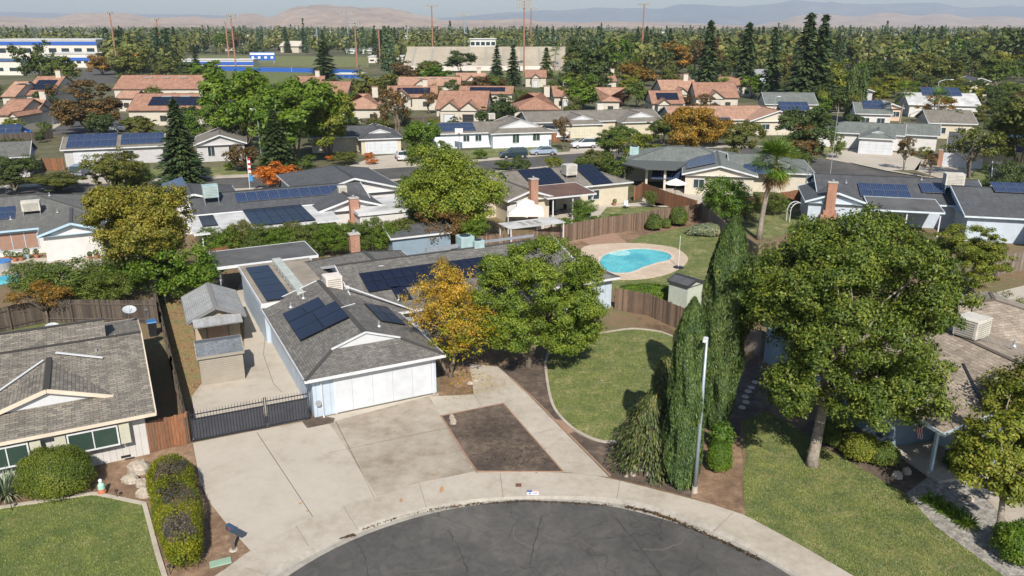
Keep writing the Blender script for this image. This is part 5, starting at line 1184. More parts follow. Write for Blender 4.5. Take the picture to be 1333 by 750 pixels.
fence('right_yard_fence','grey-brown fence behind the right-hand shrubs below the dark roofed house',[G(1240,372),G(1300,358),G(1333,352),G(1400,345)],1.8,M_FENCEG,seed=29)
fence('right_yard_fence','short dark fence between large tree and the right yard',[G(1240,372),G(1262,400)],1.6,M_FENCED,seed=30)
# ---- F..K: row across the back street
def garage_house(name,label,FL,FR,ze,yaw,depth,wall,roof,gar=None,e0='d',e1='g',axis='b',group=None,sl=.33,done=False,trim=None):
    h=House(name,label,'house',G(*FL,ze),yaw,group,wall=wall,roof=roof,trim=trim); a0,a1,b=eave(h,FL,FR,ze)
    w=h.wing(a0,a1,b,b+depth,axis,ze,sl,e0,e1)
    if gar: h.door((a0+a1)/2+gar[1],b+.45-.02,gar[0],2.15,'S',gar[2],'garage_door')
    return h,w,a0,a1,b
h,w,a0,a1,b=garage_house('grey_solar_house','grey house across the back street with big blue solar arrays and gabled wing','' and 0 or (77,196),(215,189),2.7,R(19),9,M_WG,M_RTAN,None,'g','g','a')
h.door(a0+4.2,b+.43,4.8,2.15,'S',M_GD,'garage_door'); h.solar(w,0,[(87,175),(152,173),(152,190),(88,193)],6,2,False); h.solar(w,0,[(157,174),(213,172),(213,186),(158,188)],5,2,False)
x0,_=h.L(252,187,2.8); w2=h.wing(x0,x0+8.2,b-2,b+9,'b',2.8,.36,'g','g'); 
for xx in (2.6,5.8): h.window(x0+xx,b-1.55,.9,1.0,1.5,'S')
h.window(a0+9.5,b+.43,.9,1.6,1.2,'S'); h.done()
h,w,a0,a1,b=garage_house('tan_garage_house','small tan house with white garage door and dark roof behind the white sedan',(467,182),(525,179),2.7,R(15),12,M_WBG,M_RD,(5.2,0,M_GD),'d','g'); h.wing(a0-8,a0+4,b+4,b+13,'a',2.7,.3,'g','g'); h.done()
h,w,a0,a1,b=garage_house('white_solar_house','white house with basketball hoop, many solar panels and white triangular gable',(642,176),(718,170),2.7,R(14),11,paint('white_board',(.68,.71,.75),.7),M_RTAN,None,'d','g')
x0,bb=h.L(563,175,2.7); w2=h.wing(x0,a0+4,bb+.3,bb+9.8,'a',2.7,.3,'g','g'); h.solar(w2,0,[(566,162),(612,158),(622,169),(574,172)],8,2,False); h.solar_at(w2,0,x0+11.2,x0+15,2.2,4.2,3,2,False,lift=.2)
h.window((a0+a1)/2-1.2,b+.43,.9,1.2,1.6,'S',M_GREENGLASS); h.window((a0+a1)/2+2.6,b+.43,1.2,1.3,1.2,'S',M_GREENGLASS)
for q in (6.2,8.4): h.window(x0+q,bb+.72,1.2,1.1,1.0,'S')
h.cooler(x0+12,bb+6,4.3,1.2,1.2,1.0,0,M_COOL,.1); h.done()
t=thing('basketball_hoop','portable basketball hoop with white backboard before the white solar house','basketball hoop',G(598,196)); m=MB(); m.tube([(0,0,0),(0,.1,3.2)],[.06,.05],8); m.build('pole',M_GUT,t); m=MB(); m.box(-.7,.7,-.25,-.2,2.9,3.9); m.build('backboard',M_WHITE,t); m=MB(); m.tube([(0,-.5,3.05),(0,-.5,3.09)],[.23,.23],12); m.build('rim',paint('rim_orange',(.5,.12,.03),.5),t)
h,w,a0,a1,b=garage_house('cream_garage_house','cream house with pale yellow garage door and two cream triangular gables',(738,164),(785,160),2.7,R(13),12,M_WBG,M_RTAN,(5.0,0,M_GDC),'d','g')
h.wing(a0-6,a1+14,b+5,b+16,'a',2.7,.3,'g','g'); x0,bb=h.L(805,158,2.7); h.wing(x0,x0+9.5,b+1.5,b+14,'b',2.7,.33,'d','g'); h.acunit(x0-1.5,b+11,4.3,1.3,1.3,M_COOL); h.done()
h,w,a0,a1,b=garage_house('green_roof_house','white house with green-grey roof and arched-window garage door on the right street',(1118,178),(1166,183),2.75,R(-25),13,M_WWH,M_RGR,(5.2,0,M_GD),'d','g'); h.wing(a0-8,a1+1.5,b+6,b+16,'a',2.75,.3,'h','g'); h.wing(a0+7,a1+7,b+8,b+18,'a',2.75,.3,'g','g')
m=MB(); x=a0-6; m.box(x,x+.25,b+6.2,b+6.45,0,2.7); m.build('porch_post',M_WHITE,h.o); h.done()
h,w,a0,a1,b=garage_house('carport_garage_house','house with white garage door and brick pillars at the right edge across the street',(1232,192),(1280,199),2.8,R(-28),12,M_WBG,M_RD,(5.2,0,M_GD),'g','g','a'); h.solar_at(w,0,a0+8,a0+12,1.5,4,3,2,False); h.wing(a1-1,a1+14,b+1,b+13,'a',2.8,.3,'g','h')
for x in (a0-.5,a1-.4): h.chimney(x,b+.8,.8,.8,0,2.5)
h.done()
h,w,a0,a1,b=garage_house('corner_sail_house','dark-roofed house with pale blue awning at the right edge',(1290,235),(1345,245),2.8,R(-28),11,M_WCR,M_RD,None,'g','g','a'); h.flat(a0+2,a0+8,b-3.5,b+.5,2.5,paint('awning_blue',(.45,.6,.66),.6),.1,posts=[(a0+2.2,b-3.2),(a0+7.8,b-3.2)]); h.done()
h,w,a0,a1,b=garage_house('tan_stucco_house','tan roofed stucco house with solar row behind the orange maple',(884,160),(990,152),2.9,R(5),13,M_WCR,M_TILE2,None,'g','g','a'); h.solar_at(w,0,a0+4,a0+12,3.2,5.4,6,1,False); x,_=h.L(970,152,2.9); h.wing(x-2,x+10,b-3,b+9,'b',2.9,.33,'g','g')
for q in (1.5,5.5): h.window(x+q,b-2.55,1.2,1.6,1.0,'S')
h.done()
for nm,lb,FL,FR,y,dp,wl,rf,sol in [
 ('solar_bungalow','low green-grey house covered in solar panels behind the olive trees',(1000,138),(1060,134),-8,14,M_WCR,M_RGR,1),
 ('blue_solar_bungalow','pale house with a bright blue solar roof right of the twin cypresses',(1112,147),(1165,150),-15,12,M_WWH,M_RGR,1),
 ('peach_cottage','peach-walled cottage with pale flat roof beside the parked van',(1145,140),(1178,141),-12,10,paint('peach',(.6,.42,.3),.8),M_FLATW,0),
 ('grey_gable_house','tall grey gabled house among the trees at upper right',(1119,118),(1142,120),-10,16,M_WG,M_RD,0),
 ('beige_gable_house','dark-roofed house with beige gable at the upper right edge',(1253,104),(1302,108),-10,12,M_WBG,M_RD,0),
 ('white_roof_house','long house with white metal roof at upper right',(1178,134),(1285,140),-14,14,M_WWH,M_FLATW,1),
 ('olive_roof_house','tan house with olive roof below the white-roofed one at right',(1200,156),(1285,166),-14,12,M_WBG,M_RTAN,0),
 ('brown_peak_house','small house with steep brown roof beyond the orange roofs',(884,105),(903,106),5,12,M_WWH,shingle('brown_tile',(.22,.12,.09),(.17,.09,.07),(.1,.06,.05)),0),
 ('left_edge_solar_house','grey house with blue solar roof at the far left edge',(-30,200),(32,212),24,10,M_WG,M_RGB,1),
 ('pale_far_house','pale house half hidden between the tall conifers at upper right',(976,98),(1012,98),0,12,M_WPG,M_RLG,0),
 ('long_low_building','long low tan building far off among the right-hand trees',(975,70),(1010,70),0,20,M_WCR,M_RLG,0)]:
    h,w,a0,a1,b=garage_house(nm,lb,FL,FR,3.0 if y!=-10 else 4.5,R(y),dp,wl,rf,None,'g','g','a'if nm not in('grey_gable_house','beige_gable_house','peach_cottage') else 'b')
    if sol: 
        W_=a1-a0; h.solar_at(w,0,a0+W_*.25,a0+W_*.8,1.0,dp*.42,max(4,int(W_*.3)),2,False,lift=.2)
    for k in range(2): h.window(a0+(a1-a0)*(.3+.4*k),b+.43,1,1.5,1.1,'S')
    h.done()
# ================================================================ TOWNHOUSES WITH CLAY ROOFS
def solve_hw(h,y_ridge,ye,ze,sl):
    for k in range(10,140):
        hw=k*.15
        if ztop(ye+hw,y_ridge)<ze+sl*hw+0.0: return hw
    return 8
M_SKYL=paint('skylight_glass',(.45,.55,.58),.2)
TH_=[(440,499,142,122,(),'plain broad townhouse with hipped clay roof left of the centre cluster',0,0,'h'),
 (566,634,142,118,(.12,.48),'townhouse with two white gables and garage, nearest of the centre cluster',0,0,'g'),
 (503,570,127,112,(.1,),'townhouse with long black solar strip behind the two-gabled one',1,0,'g'),
 (517,600,112,100,(.25,),'far townhouse with skylight row in the centre cluster',0,1,'g'),
 (668,730,143,121,(),'large plain clay roof right of the round dark tree',0,0,'h'),
 (596,668,122,112,(),'middle townhouse with black solar band in the centre cluster',1,0,'g'),
 (594,634,105,95,(.3,),'farthest townhouse of the centre cluster with one small gable',0,0,'g'),
 (683,712,101,91,(.3,),'small gabled townhouse by the foot of the tallest light tower',0,0,'g'),
 (720,742,126,112,(.5,),'narrow pale gabled townhouse left of the bright green tree',0,0,'g'),
 (782,808,132,114,(),'clay roof peeping out right of the bright green tree',0,0,'h'),
 (784,804,106,96,(),'little clay roof above the brown tree at centre right',0,0,'g'),
 (848,892,135,118,(.15,),'right cluster townhouse with blue solar patch on its slope',1,0,'g'),
 (862,912,122,104,(.3,),'right cluster townhouse with tall middle gable',0,0,'g'),
 (905,962,127,107,(.25,),'broad right cluster townhouse with a long wide slope',0,0,'g'),
 (940,985,112,100,(),'rear right cluster roof behind the slim palms',0,0,'g'),
 (0,20,126,106,(),'left cluster clay roof cut by the left frame edge',0,1,'g'),
 (28,66,124,99,(),'stepped tall clay roof of the left cluster with square solar patch',1,0,'g'),
 (-8,24,150,129,(.9,),'front left cluster roof with a dark slit gable',0,0,'g'),
 (20,47,147,128,(.1,),'front right roof of the left cluster beside the court',0,0,'g'),
 (146,258,116,98,(),'very long clay roof with skylights above the solar townhouse at left',0,1,'g'),
 (164,286,144,122,(),'long townhouse with wide dark solar array behind the grey solar house',1,1,'g'),
 (150,176,128,118,(),'small brown roof wedge between the two long roofs at left',0,0,'g'),
 (378,420,113,99,(.3,),'clay roof right of the big green trees, left one',0,0,'g'),
 (405,452,124,106,(.2,),'clay roof right of the big green trees, right one',0,0,'g')]
for i,(x0,x1,ye,yr_,gb,lb,sol,sky_,e) in enumerate(TH_):
    ze=3.3; o=G(x0,ye,ze); q=G(x1,ye,ze); yw=R([3,-4,5,0][i%4]) if x1-x0<80 else R(2)
    h=House('townhouse',lb,'townhouse',o,yw,'clay-roofed townhouses',wall=M_WTH,roof=M_TILE if i%3 else M_TILE2,trim=paint('brown_trim',(.12,.07,.05),.6))
    W_=q.x-o.x; sl=.45; hw=solve_hw(h,yr_,o.y,ze,sl); w=h.wing(0,W_,0,2*hw,'a',ze,sl,e,e,ov=.35)
    for g in gb:
        gw=min(5.2,W_*.4); h.wing(g*W_-.2,g*W_+gw,-2.2,hw,'b',ze,.75,'g','g',ov=.3); h.door(g*W_+gw*.45,-1.95,gw*.5,2.3,'S',M_GD if i!=1 or g<.3 else M_DARK,'garage_door')
    if sol: h.solar_at(w,0,W_*.2,W_*.85,hw*.25,hw*.75,max(3,int(W_/2.2)),2,True,lift=.2)
    if sky_:
        for k in range(3):
            m=MB(); c=W_*(.3+.2*k); m.bar((c,hw*.8,ze+sl*hw*.8+.12),(c+2.2,hw*.8,ze+sl*hw*.8+.12),1.0,.1); m.build('skylight',M_SKYL,h.o)
    for k in range(max(1,int(W_/5))): h.window(W_*(k+.5)/max(1,int(W_/5)),.33,1,1.2,1.1,'S')
    if i%2==0:
        m=MB(); m.box(W_*.7,W_*.7+1.3,hw*.9,hw*.9+1.2,ze+sl*hw*.7,ze+sl*hw+1.5); c=m.build('chimney',M_WTH,h.o); m=MB(); m.box(W_*.7-.1,W_*.7+1.4,hw*.9-.1,hw*.9+1.3,ze+sl*hw+1.5,ze+sl*hw+1.65); m.build('chimney_cap',M_TILE2,c)
    h.done()
# ================================================================ SCHOOL AND STADIUM
M_TIER=paint('tier_concrete',(.37,.33,.265),.85,.15,0,.1); M_BLUE=paint('school_blue',(.03,.11,.42),.5,.1); M_SCH=paint('school_wall',(.62,.58,.52),.8,.08,0,.2); M_TOW=paint('tower_rust',(.33,.16,.105),.6,.15,0,.5); M_LITE=paint('roof_light',(.58,.58,.56),.7,.12,0,.1)
t=thing('stadium_stand','long tan concrete stadium bank with stepped rows','grandstand',G(522,92)); w_=G(740,92).x-G(522,92).x; ht=ztop(G(0,92).y+26,64)
for k,(a,b_) in enumerate(((0,.32),(.32,.68),(.68,1))):
    m=MB(); n_=14
    for j in range(n_): m.box(a*w_+.4,b_*w_-.4,j*26/n_,26.5,j*ht/n_,(j+1)*ht/n_)
    m.build('seating_bank',M_TIER,t)
for k in range(9):
    m=MB(); x_=w_*(k+.5)/9; m.bar((x_,-.2,.35),(x_,25.8,ht+.35),.9,.3); m.build('aisle',M_LOUV,t)
m=MB(); m.box(0,w_,26.5,27,0,ht+1.2); m.build('rear_wall',M_TIER,t)
m=MB(); m.box(-1,w_*.9,-1.5,-1,0,2.2); m.build('front_wall',M_SCH,t)
def boxpx(name,label,cat,x0,x1,yb,yt,dep,wall,roof,band=None,wins=0,cols=0):
    o=G(x0,yb); W_=G(x1,yb).x-o.x; hh=ztop(o.y,yt); t=thing(name,label,cat,o); m=MB(); m.box(0,W_,0,dep,0,hh); m.build('wall',wall,t); m=MB(); m.box(-.4,W_+.4,-.4,dep+.4,hh,hh+.35); m.build('roof',roof,t)
    if band: m=MB(); m.box(-.3,W_+.3,-.35,-.02,hh*band[0],hh*band[1]); m.build('blue_band',M_BLUE,t)
    for i in range(wins):
        m=MB(); c=W_*(i+.5)/wins; m.box(c-W_/wins*.3,c+W_/wins*.3,-.12,-.01,hh*.3,hh*.55); m.build('window',M_GLASS,t)
    return t
pb_=thing('press_box','white press box standing on top of the stadium bank','press box',(G(612,92).x*1.06,G(0,92).y+29,0)); pw_=(G(645,92).x-G(612,92).x)*1.07; pt_=ztop(G(0,92).y+29,50); m=MB(); m.box(0,pw_,0,5,ht-1,pt_-.4); m.build('wall',M_LITE,pb_); m=MB(); m.box(-.4,pw_+.4,-.6,5.4,pt_-.4,pt_); m.build('roof',M_LITE,pb_)
for i in range(5): m=MB(); m.box(pw_*(i+.12)/5,pw_*(i+.88)/5,-.1,-.01,(ht+pt_)/2-.8,(ht+pt_)/2+.9); m.build('window',M_GLASS,pb_)
boxpx('school_building','large white school building with blue band at upper left','school',-20,128,76,52,40,M_SCH,M_LITE,(.72,.92),9)
boxpx('school_annex','lower white school block with dark glass and blue fascia','school',60,128,88,70,20,M_SCH,M_LITE,(.5,.72),7)
boxpx('school_wing','white wing with blue awnings behind the left trees','school',-30,30,98,80,20,M_SCH,paint('solar_carport',(.05,.1,.22),.4),None,3)
boxpx('field_house','long white-roofed dugout row beside the sports field','sports building',235,330,86,78,10,M_SCH,M_LITE,(.2,.7),8)
boxpx('side_building','low white and grey block right of the blue pool wall','sports building',480,525,82,74,20,M_SCH,M_LITE,None,5)
boxpx('far_hall','pale hall with grey roof beyond the blue wall','sports building',450,500,70,64,20,M_LITE,paint('grey_far_roof',(.3,.32,.34),.7),None,4)
boxpx('field_stand','blue edged low bleacher left of the tall pines','bleacher',150,235,76,70,10,M_LITE,M_LITE,(.2,.6),6)
sheet('sports_field',px([(235,110),(255,92),(470,92),(500,112)]),.02,M_LAWNG); sheet('far_field',px([(230,84),(250,72),(480,74),(480,88)]),.02,M_LAWN); sheet('stadium_field',px([(480,112),(520,93),(760,93),(760,100)]),.02,M_LAWN)
def wallpx(name,label,pts,h_,mat,cat):
    P=px(pts); t=thing(name,label,cat,P[0]); m=MB()
    for a,b_ in zip(P,P[1:]): m.bar(a-P[0]+Vector((0,0,h_/2)),b_-P[0]+Vector((0,0,h_/2)),.25,h_)
    m.build('panel',mat,t); 
    for p in P[:: 1]:
        m=MB(); q=p-P[0]; m.box(q.x-.1,q.x+.1,q.y-.3,q.y-.1,0,h_+.5); m.build('post',M_GUT,t)
    return t
wallpx('blue_field_wall','long bright blue wall along the sports field',[(285,92),(330,93),(380,94),(425,95),(470,97)],1.9,M_BLUE,'wall')
t=thing('scoreboard','blue and white scoreboard standing above the field wall','scoreboard',G(326,84)); sw=G(359,84).x-G(326,84).x
m=MB(); m.box(0,sw,0,.4,2.2,6.6); m.build('board',M_BLUE,t); m=MB(); m.box(.3,sw-.3,-.1,-.02,5.2,6.3); m.build('header_panel',M_PW,t)
for x in (.8,sw-.8): m=MB(); m.box(x-.15,x+.15,0,.3,0,2.2); m.build('leg',M_GUT,t)
for i in range(4): m=MB(); c=sw*(i+.5)/4; m.box(c-.7,c+.7,-.1,-.02,3.2,4.4); m.build('digit_panel',M_PW,t)
t=boxpx('pool_stand','blue fenced swimming bleacher below the right end of the field wall','bleacher',438,472,102,97,8,M_BLUE,M_LITE,None,4)
def tower(x,yb,yt,label,mat,heads=2,n=6,w=5.5):
    p=G(x,yb); hh=ztop(p.y,yt); t=thing('light_tower',label,'light tower',p,0,'sports light towers'); s=p.y/500
    m=MB(); m.tube([(0,0,0),(0,0,hh)],[.42*s+.1,.26*s+.07],8); m.build('pole',mat,t)
    for k in range(heads):
        z=hh-.3-k*1.7*s; W_=w*s*1.25; m=MB(); m.box(-W_/2,W_/2,-.2,.2,z-.22,z+.22); c=m.build('crossarm',M_LOUV,t)
        for i in range(n): m=MB(); xx=-W_/2+W_*(i+.5)/n; m.box(xx-.42*s,xx+.42*s,-.9*s,-.1,z-.5*s,z+.6*s); m.build('floodlight',M_LOUV,c)
for a in [(154,94,16,'leftmost rust-coloured light tower behind the brown tree',M_TOW,1,3,3),(212,91,24,'second light tower from the left, thin and rusty',M_TOW,1,3,2.6),(299,84,28,'shorter of the paired towers left of the scoreboard',M_TOW,1,4,4.5),(307,86,19,'taller of the paired towers left of the scoreboard',M_TOW,2,5,5),
 (465,88,28,'light tower with double head right of the big pine',M_TOW,2,5,5),(495,84,36,'short rusty tower beside the pool wall',M_TOW,1,4,3.6),(564,84,7,'tower rising left of the press box',M_TOW,1,6,6),(682,95,0,'tallest tower with triple head, just right of the press box',M_TOW,3,7,7.5),(691,66,11,'tower close behind the tallest one',M_TOW,1,6,8),(835,81,5,'lone tower at centre right beyond the palms',M_TOW,1,6,6),
 (605,62,19,'faint grey tower directly above the press box',M_POLE,1,4,8),(414,66,33,'faint grey tower above the big pine, left',M_POLE,1,3,5),(454,66,16,'faint grey tower above the big pine, right',M_POLE,1,4,7),(1068,72,56,'short distant grey tower left of the tall redwoods',M_POLE,1,3,3) if 0 else (531,62,36,'faint grey mast between two rusty towers',M_POLE,1,2,3)]: tower(*a)
# utility / street lamps in the neighbourhood
def lamp(x,yb,yt,label,side=-1,r=.09,armL=1.6):
    p=G(x,yb); hh=ztop(p.y,yt); t=thing('street_lamp',label,'street lamp',p,0,'neighbourhood street lamps'); m=MB(); m.tube([(0,0,0),(0,0,hh)],[r*1.3,r*.8],8); m.build('pole',M_POLE,t)
    m=MB(); m.tube([(0,0,hh-.05),(side*armL*.5,0,hh+.35),(side*armL,0,hh+.4)],[.05,.045,.04],6); m.build('arm',M_POLE,t); m=MB(); m.bx((side*(armL+.2),0,hh+.38),(.7,.3,.14)); m.build('lamp_head',M_POLEL,t)
lamp(341,212,145,'slim grey street lamp among the big green trees at left',-1,.1,.5); lamp(1005,168,128,'street lamp in front of the tan stucco house',1,.1,.6); lamp(1214,158,106,'curved-arm street lamp at upper right',1,.12,2.6)
for x,yb,yt,l in ((1076,265,140,'tall thin antenna mast beside the dark roofed house'),(1046,268,210,'short white antenna mast left of the dark roofed house')):
    p=G(x,yb); hh=ztop(p.y,yt); t=thing('antenna_mast',l,'antenna',p); m=MB(); m.tube([(0,0,0),(0,0,hh)],[.06,.03],6); m.build('mast',M_GUT,t)
    if yt<160: m=MB(); m.tube([(-.7,0,hh-.6),(.7,0,hh-.6)],[.02,.02],5); m.build('crossbar',M_GUT,t)
t=thing('banner_pole','tall flagpole with hanging blue and striped banners above the patio house','flagpole',G(326,252)); hh=ztop(G(326,252).y,204); m=MB(); m.tube([(0,0,0),(0,0,hh)],[.05,.04],6); m.build('pole',M_WHITE,t)
m=MB()
for i in range(6): m.box(.05,.38,-.02,.02,hh-.5-i*.32,hh-.18-i*.32,i%2)
m.build('striped_banner',[M_FR,M_FW],t); m=MB(); m.box(.05,.5,-.02,.02,hh-3.2,hh-2.4); m.build('blue_banner',paint('banner_blue',(.05,.25,.55),.6),t)
m=MB()
# ================================================================ CARS
def car(label,x,y,yaw,col,kind='car',name='parked_car',s=1.0,group='cars parked in the neighbourhood'):
    t=thing(name,label,{'suv':'suv','car':'car','pickup':'pickup truck','van':'van'}[kind],G(x,y)+Vector((0,0,.045)),R(yaw),group)
    pc=paint('car_%.2f_%.2f_%.2f'%col,col,.25,.03,.1); L=4.6*s; Wd=1.8
    prof={'car':[(-2.3,.35),(-2.3,.85),(-1.9,.98),(-1.2,1.02),(1.0,.98),(2.1,.82),(2.3,.6),(2.3,.35)],
          'suv':[(-2.3,.4),(-2.3,1.05),(-2.2,1.12),(0.9,1.1),(2.0,.98),(2.3,.75),(2.3,.4)],'van':[(-2.4,.4),(-2.4,1.1),(1.4,1.1),(2.3,.9),(2.4,.4)],
          'pickup':[(-2.7,.45),(-2.7,1.1),(-.6,1.1),(1.0,1.1),(2.4,1.02),(2.6,.8),(2.6,.45)]}[kind]
    cab={'car':[(-1.75,.97),(-1.1,1.42),(.2,1.45),(1.05,.98)],'suv':[(-2.2,1.08),(-2.0,1.68),(.1,1.72),(.95,1.1)],'van':[(-2.38,1.08),(-2.3,1.95),(1.0,1.95),(1.8,1.05)],'pickup':[(-.7,1.08),(-.55,1.75),(.5,1.75),(1.2,1.08)]}[kind]
    def ext(P,w0,w1=None):
        m=MB(); n=len(P); w1=w1 or w0; zs=[p[1] for p in P]; z0,z1=min(zs),max(zs)
        def wv(z): return w0+(w1-w0)*(z-z0)/(z1-z0)
        m.add([(p[0],-wv(p[1])/2,p[1]) for p in P]+[(p[0],wv(p[1])/2,p[1]) for p in P],[list(range(n)),list(range(n,2*n))[::-1]]+[(i,n+i,n+(i+1)%n,(i+1)%n) for i in range(n)]); return m
    ext(prof,Wd,Wd*.94).build('body',pc,t,bevel=.06)
    ext(cab,Wd*.93,Wd*.72).build('window',M_GLASS,t,bevel=.03)
    zc=cab[1][1]; m=MB(); m.box(cab[1][0]+.05,cab[2][0]-.02,-Wd*.36,Wd*.36,zc-.03,zc+.035); m.build('roof',pc,t,bevel=.02)
    for px_ in ((cab[0],cab[1]),(cab[3],cab[2])):
        for sg in (-1,1): m=MB(); m.bar((px_[0][0],sg*Wd*.455,px_[0][1]),(px_[1][0],sg*Wd*.355,px_[1][1]),.07,.07); m.build('pillar',pc,t)
    for sx in (-1,1):
        for sy in (-1,1):
            m=MB(); m.tube([(sx*1.4,sy*.78,.34),(sx*1.4,sy*.93,.34)],[.34,.34],14); wv_=m.build('wheel',M_DARK,t); m=MB(); m.tube([(sx*1.4,sy*.92,.34),(sx*1.4,sy*.945,.34)],[.2,.18],10); m.build('rim',M_GUT,wv_)
    xf=prof[-2][0]; xr=prof[1][0]
    for sy in (-1,1):
        m=MB(); m.box(xf-.06,xf+.02,sy*.65-.2,sy*.65+.2,.6,.72); m.build('headlight',M_PW,t)
        m=MB(); m.box(xr-.03,xr+.05,sy*.7-.15,sy*.7+.15,.68,.85); m.build('tail_light',paint('tail_red',(.35,.02,.02),.3),t)
    m=MB(); m.box(xr-.04,xr,-.25,.25,.55,.66); m.build('number_plate',M_PW,t)
    return t
car('white sedan parked tail-out on the driveway of the tan garage house',523,208,105,(.75,.75,.75)); car('dark blue-black SUV parked on the back street',668,206,194,(.02,.035,.045),'suv'); car('silver-blue sedan parked right of the dark SUV on the street',707,202,192,(.28,.34,.42)); car('white SUV half hidden behind shrubs on the street',760,193,192,(.7,.68,.68),'suv')
car('bright blue car parked by the townhouse at far left',27,175,-20,(.02,.15,.5)); car('grey-blue car standing in front of the grey solar house garage',105,229,100,(.25,.33,.42),'suv'); car('beige van parked among the cottages at upper right',1128,150,20,(.55,.5,.42),'van')
car('white pickup truck parked behind the grey solar house',146,172,10,(.72,.72,.72),'pickup'); car('yellow-orange van on the road by the school',98,96,80,(.6,.3,.03),'van'); car('dark car in front of the large red-roofed court at upper left',112,150,5,(.1,.12,.16)) if 0 else None
t=thing('boat_trailer','white boat under pale cover on a trailer beside the cream garage house','boat',G(716,184)+Vector((0,0,.0)),R(-20)); m=MB()
ring=[(-3.6,1.1),(-3.6,2.3),(-1,2.6),(1.5,2.4),(3.2,1.9),(3.9,1.7),(3.2,1.0),(0,.8)]
for w_,nm_ in ((2.3,'hull'),):
    n=len(ring); m.add([(x,-w_/2*(1-max(0,x-1)*.25),z) for x,z in ring]+[(x,w_/2*(1-max(0,x-1)*.25),z) for x,z in ring],[list(range(n)),list(range(n,2*n))[::-1]]+[(i,n+i,n+(i+1)%n,(i+1)%n) for i in range(n)]); m.build(nm_,M_LWHITE,t,bevel=.1)
m=MB(); m.box(-1.2,1.2,-1.0,1.0,2.55,3.0); m.build('cabin_cover',M_DARK,t); m=MB(); m.bar((-3.4,0,.6),(5,0,.6),.9,.12); m.build('trailer_frame',M_GUT,t)
for sy in (-1,1): m=MB(); m.tube([(-.6,sy*.95,.35),(-.6,sy*1.15,.35)],[.35,.35],12); m.build('wheel',M_DARK,t)
# ================================================================ DISTANT HILLS
def hills(name,prof,Y,mat,rough,depth,seed):
    """ridge profile given as photograph heights, built as real terrain at distance Y"""
    rr=random.Random(seed); m=MB(); n=220; k=16; xs=[-250+1850*i/n for i in range(n+1)]; nv=[[rr.random() for _ in range(400)] for _ in range(6)]
    def nz(x,o,f):
        x=x*f+1000; i=int(math.floor(x)); t=x-i; t=t*t*(3-2*t); a=nv[o][i%400]; b=nv[o][(i+1)%400]; return a+(b-a)*t
    vs=[]
    for j in range(k+1):
        fj=j/k
        for x in xs:
            for q in range(len(prof)-1):
                if prof[q][0]<=x<=prof[q+1][0]: t=(x-prof[q][0])/(prof[q+1][0]-prof[q][0]); t=t*t*(3-2*t); y=prof[q][1]+(prof[q+1][1]-prof[q][1])*t
            yy=Y+depth*(fj-1); X=(x-666.5)/F*(Y*math.cos(TH)) *(yy/Y)
            zt=ztop(Y,y); e=(1-(1-fj)**2)*.5+.5*fj
            z=zt*e*(1+rough*(nz(x+j*37,0,.03)+.5*nz(x+j*53,1,.08)+.3*nz(x-j*71,2,.2)-.9)*(1.1-fj*.8)) if zt>0 else 0
            z+=rough*zt*.12*(nz(x,3,.05)-.5)*fj
            vs.append((X,yy,max(z,-.5)))
    fs=[(j*(n+1)+i,j*(n+1)+i+1,(j+1)*(n+1)+i+1,(j+1)*(n+1)+i) for j in range(k) for i in range(n)]
    m.add(vs,fs); o=m.build(name,mat,None,smooth=True); return struct(o)
M_HILL=ground_mat('dry_hills',[(.3,(.22,.16,.12)),(.5,(.34,.245,.175)),(.7,(.43,.32,.23))],((.0012,6),(.006,6),(.03,3)),0)
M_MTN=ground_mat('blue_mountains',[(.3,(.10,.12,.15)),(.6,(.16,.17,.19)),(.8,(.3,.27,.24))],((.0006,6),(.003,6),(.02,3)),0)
hills('foothills',[(-300,24),(0,22),(60,24),(110,18),(160,17),(200,23),(250,22),(295,24),(325,17),(350,23),(390,9),(430,8),(470,12),(490,11),(520,14),(545,20),(580,27),(640,26),(680,24),(720,30),(800,28),(900,32),(1000,33),(1020,30),(1100,33),(1600,33)],6500,M_HILL,.5,2600,3)
hills('far_foothills',[(-300,30),(600,31),(700,28),(760,30),(860,29),(980,33),(1010,28),(1040,20),(1070,18),(1110,22),(1150,17),(1190,20),(1230,18),(1260,23),(1300,21),(1340,24),(1600,26)],9500,M_HILL,.5,2600,5)
hills('blue_mountains',[(-300,20),(0,16),(120,18),(250,19),(400,24),(560,24),(700,14),(780,10),(850,12),(900,6),(960,9),(1040,2),(1120,6),(1200,3),(1260,9),(1333,8),(1600,14)],14000,M_MTN,.35,3500,7)
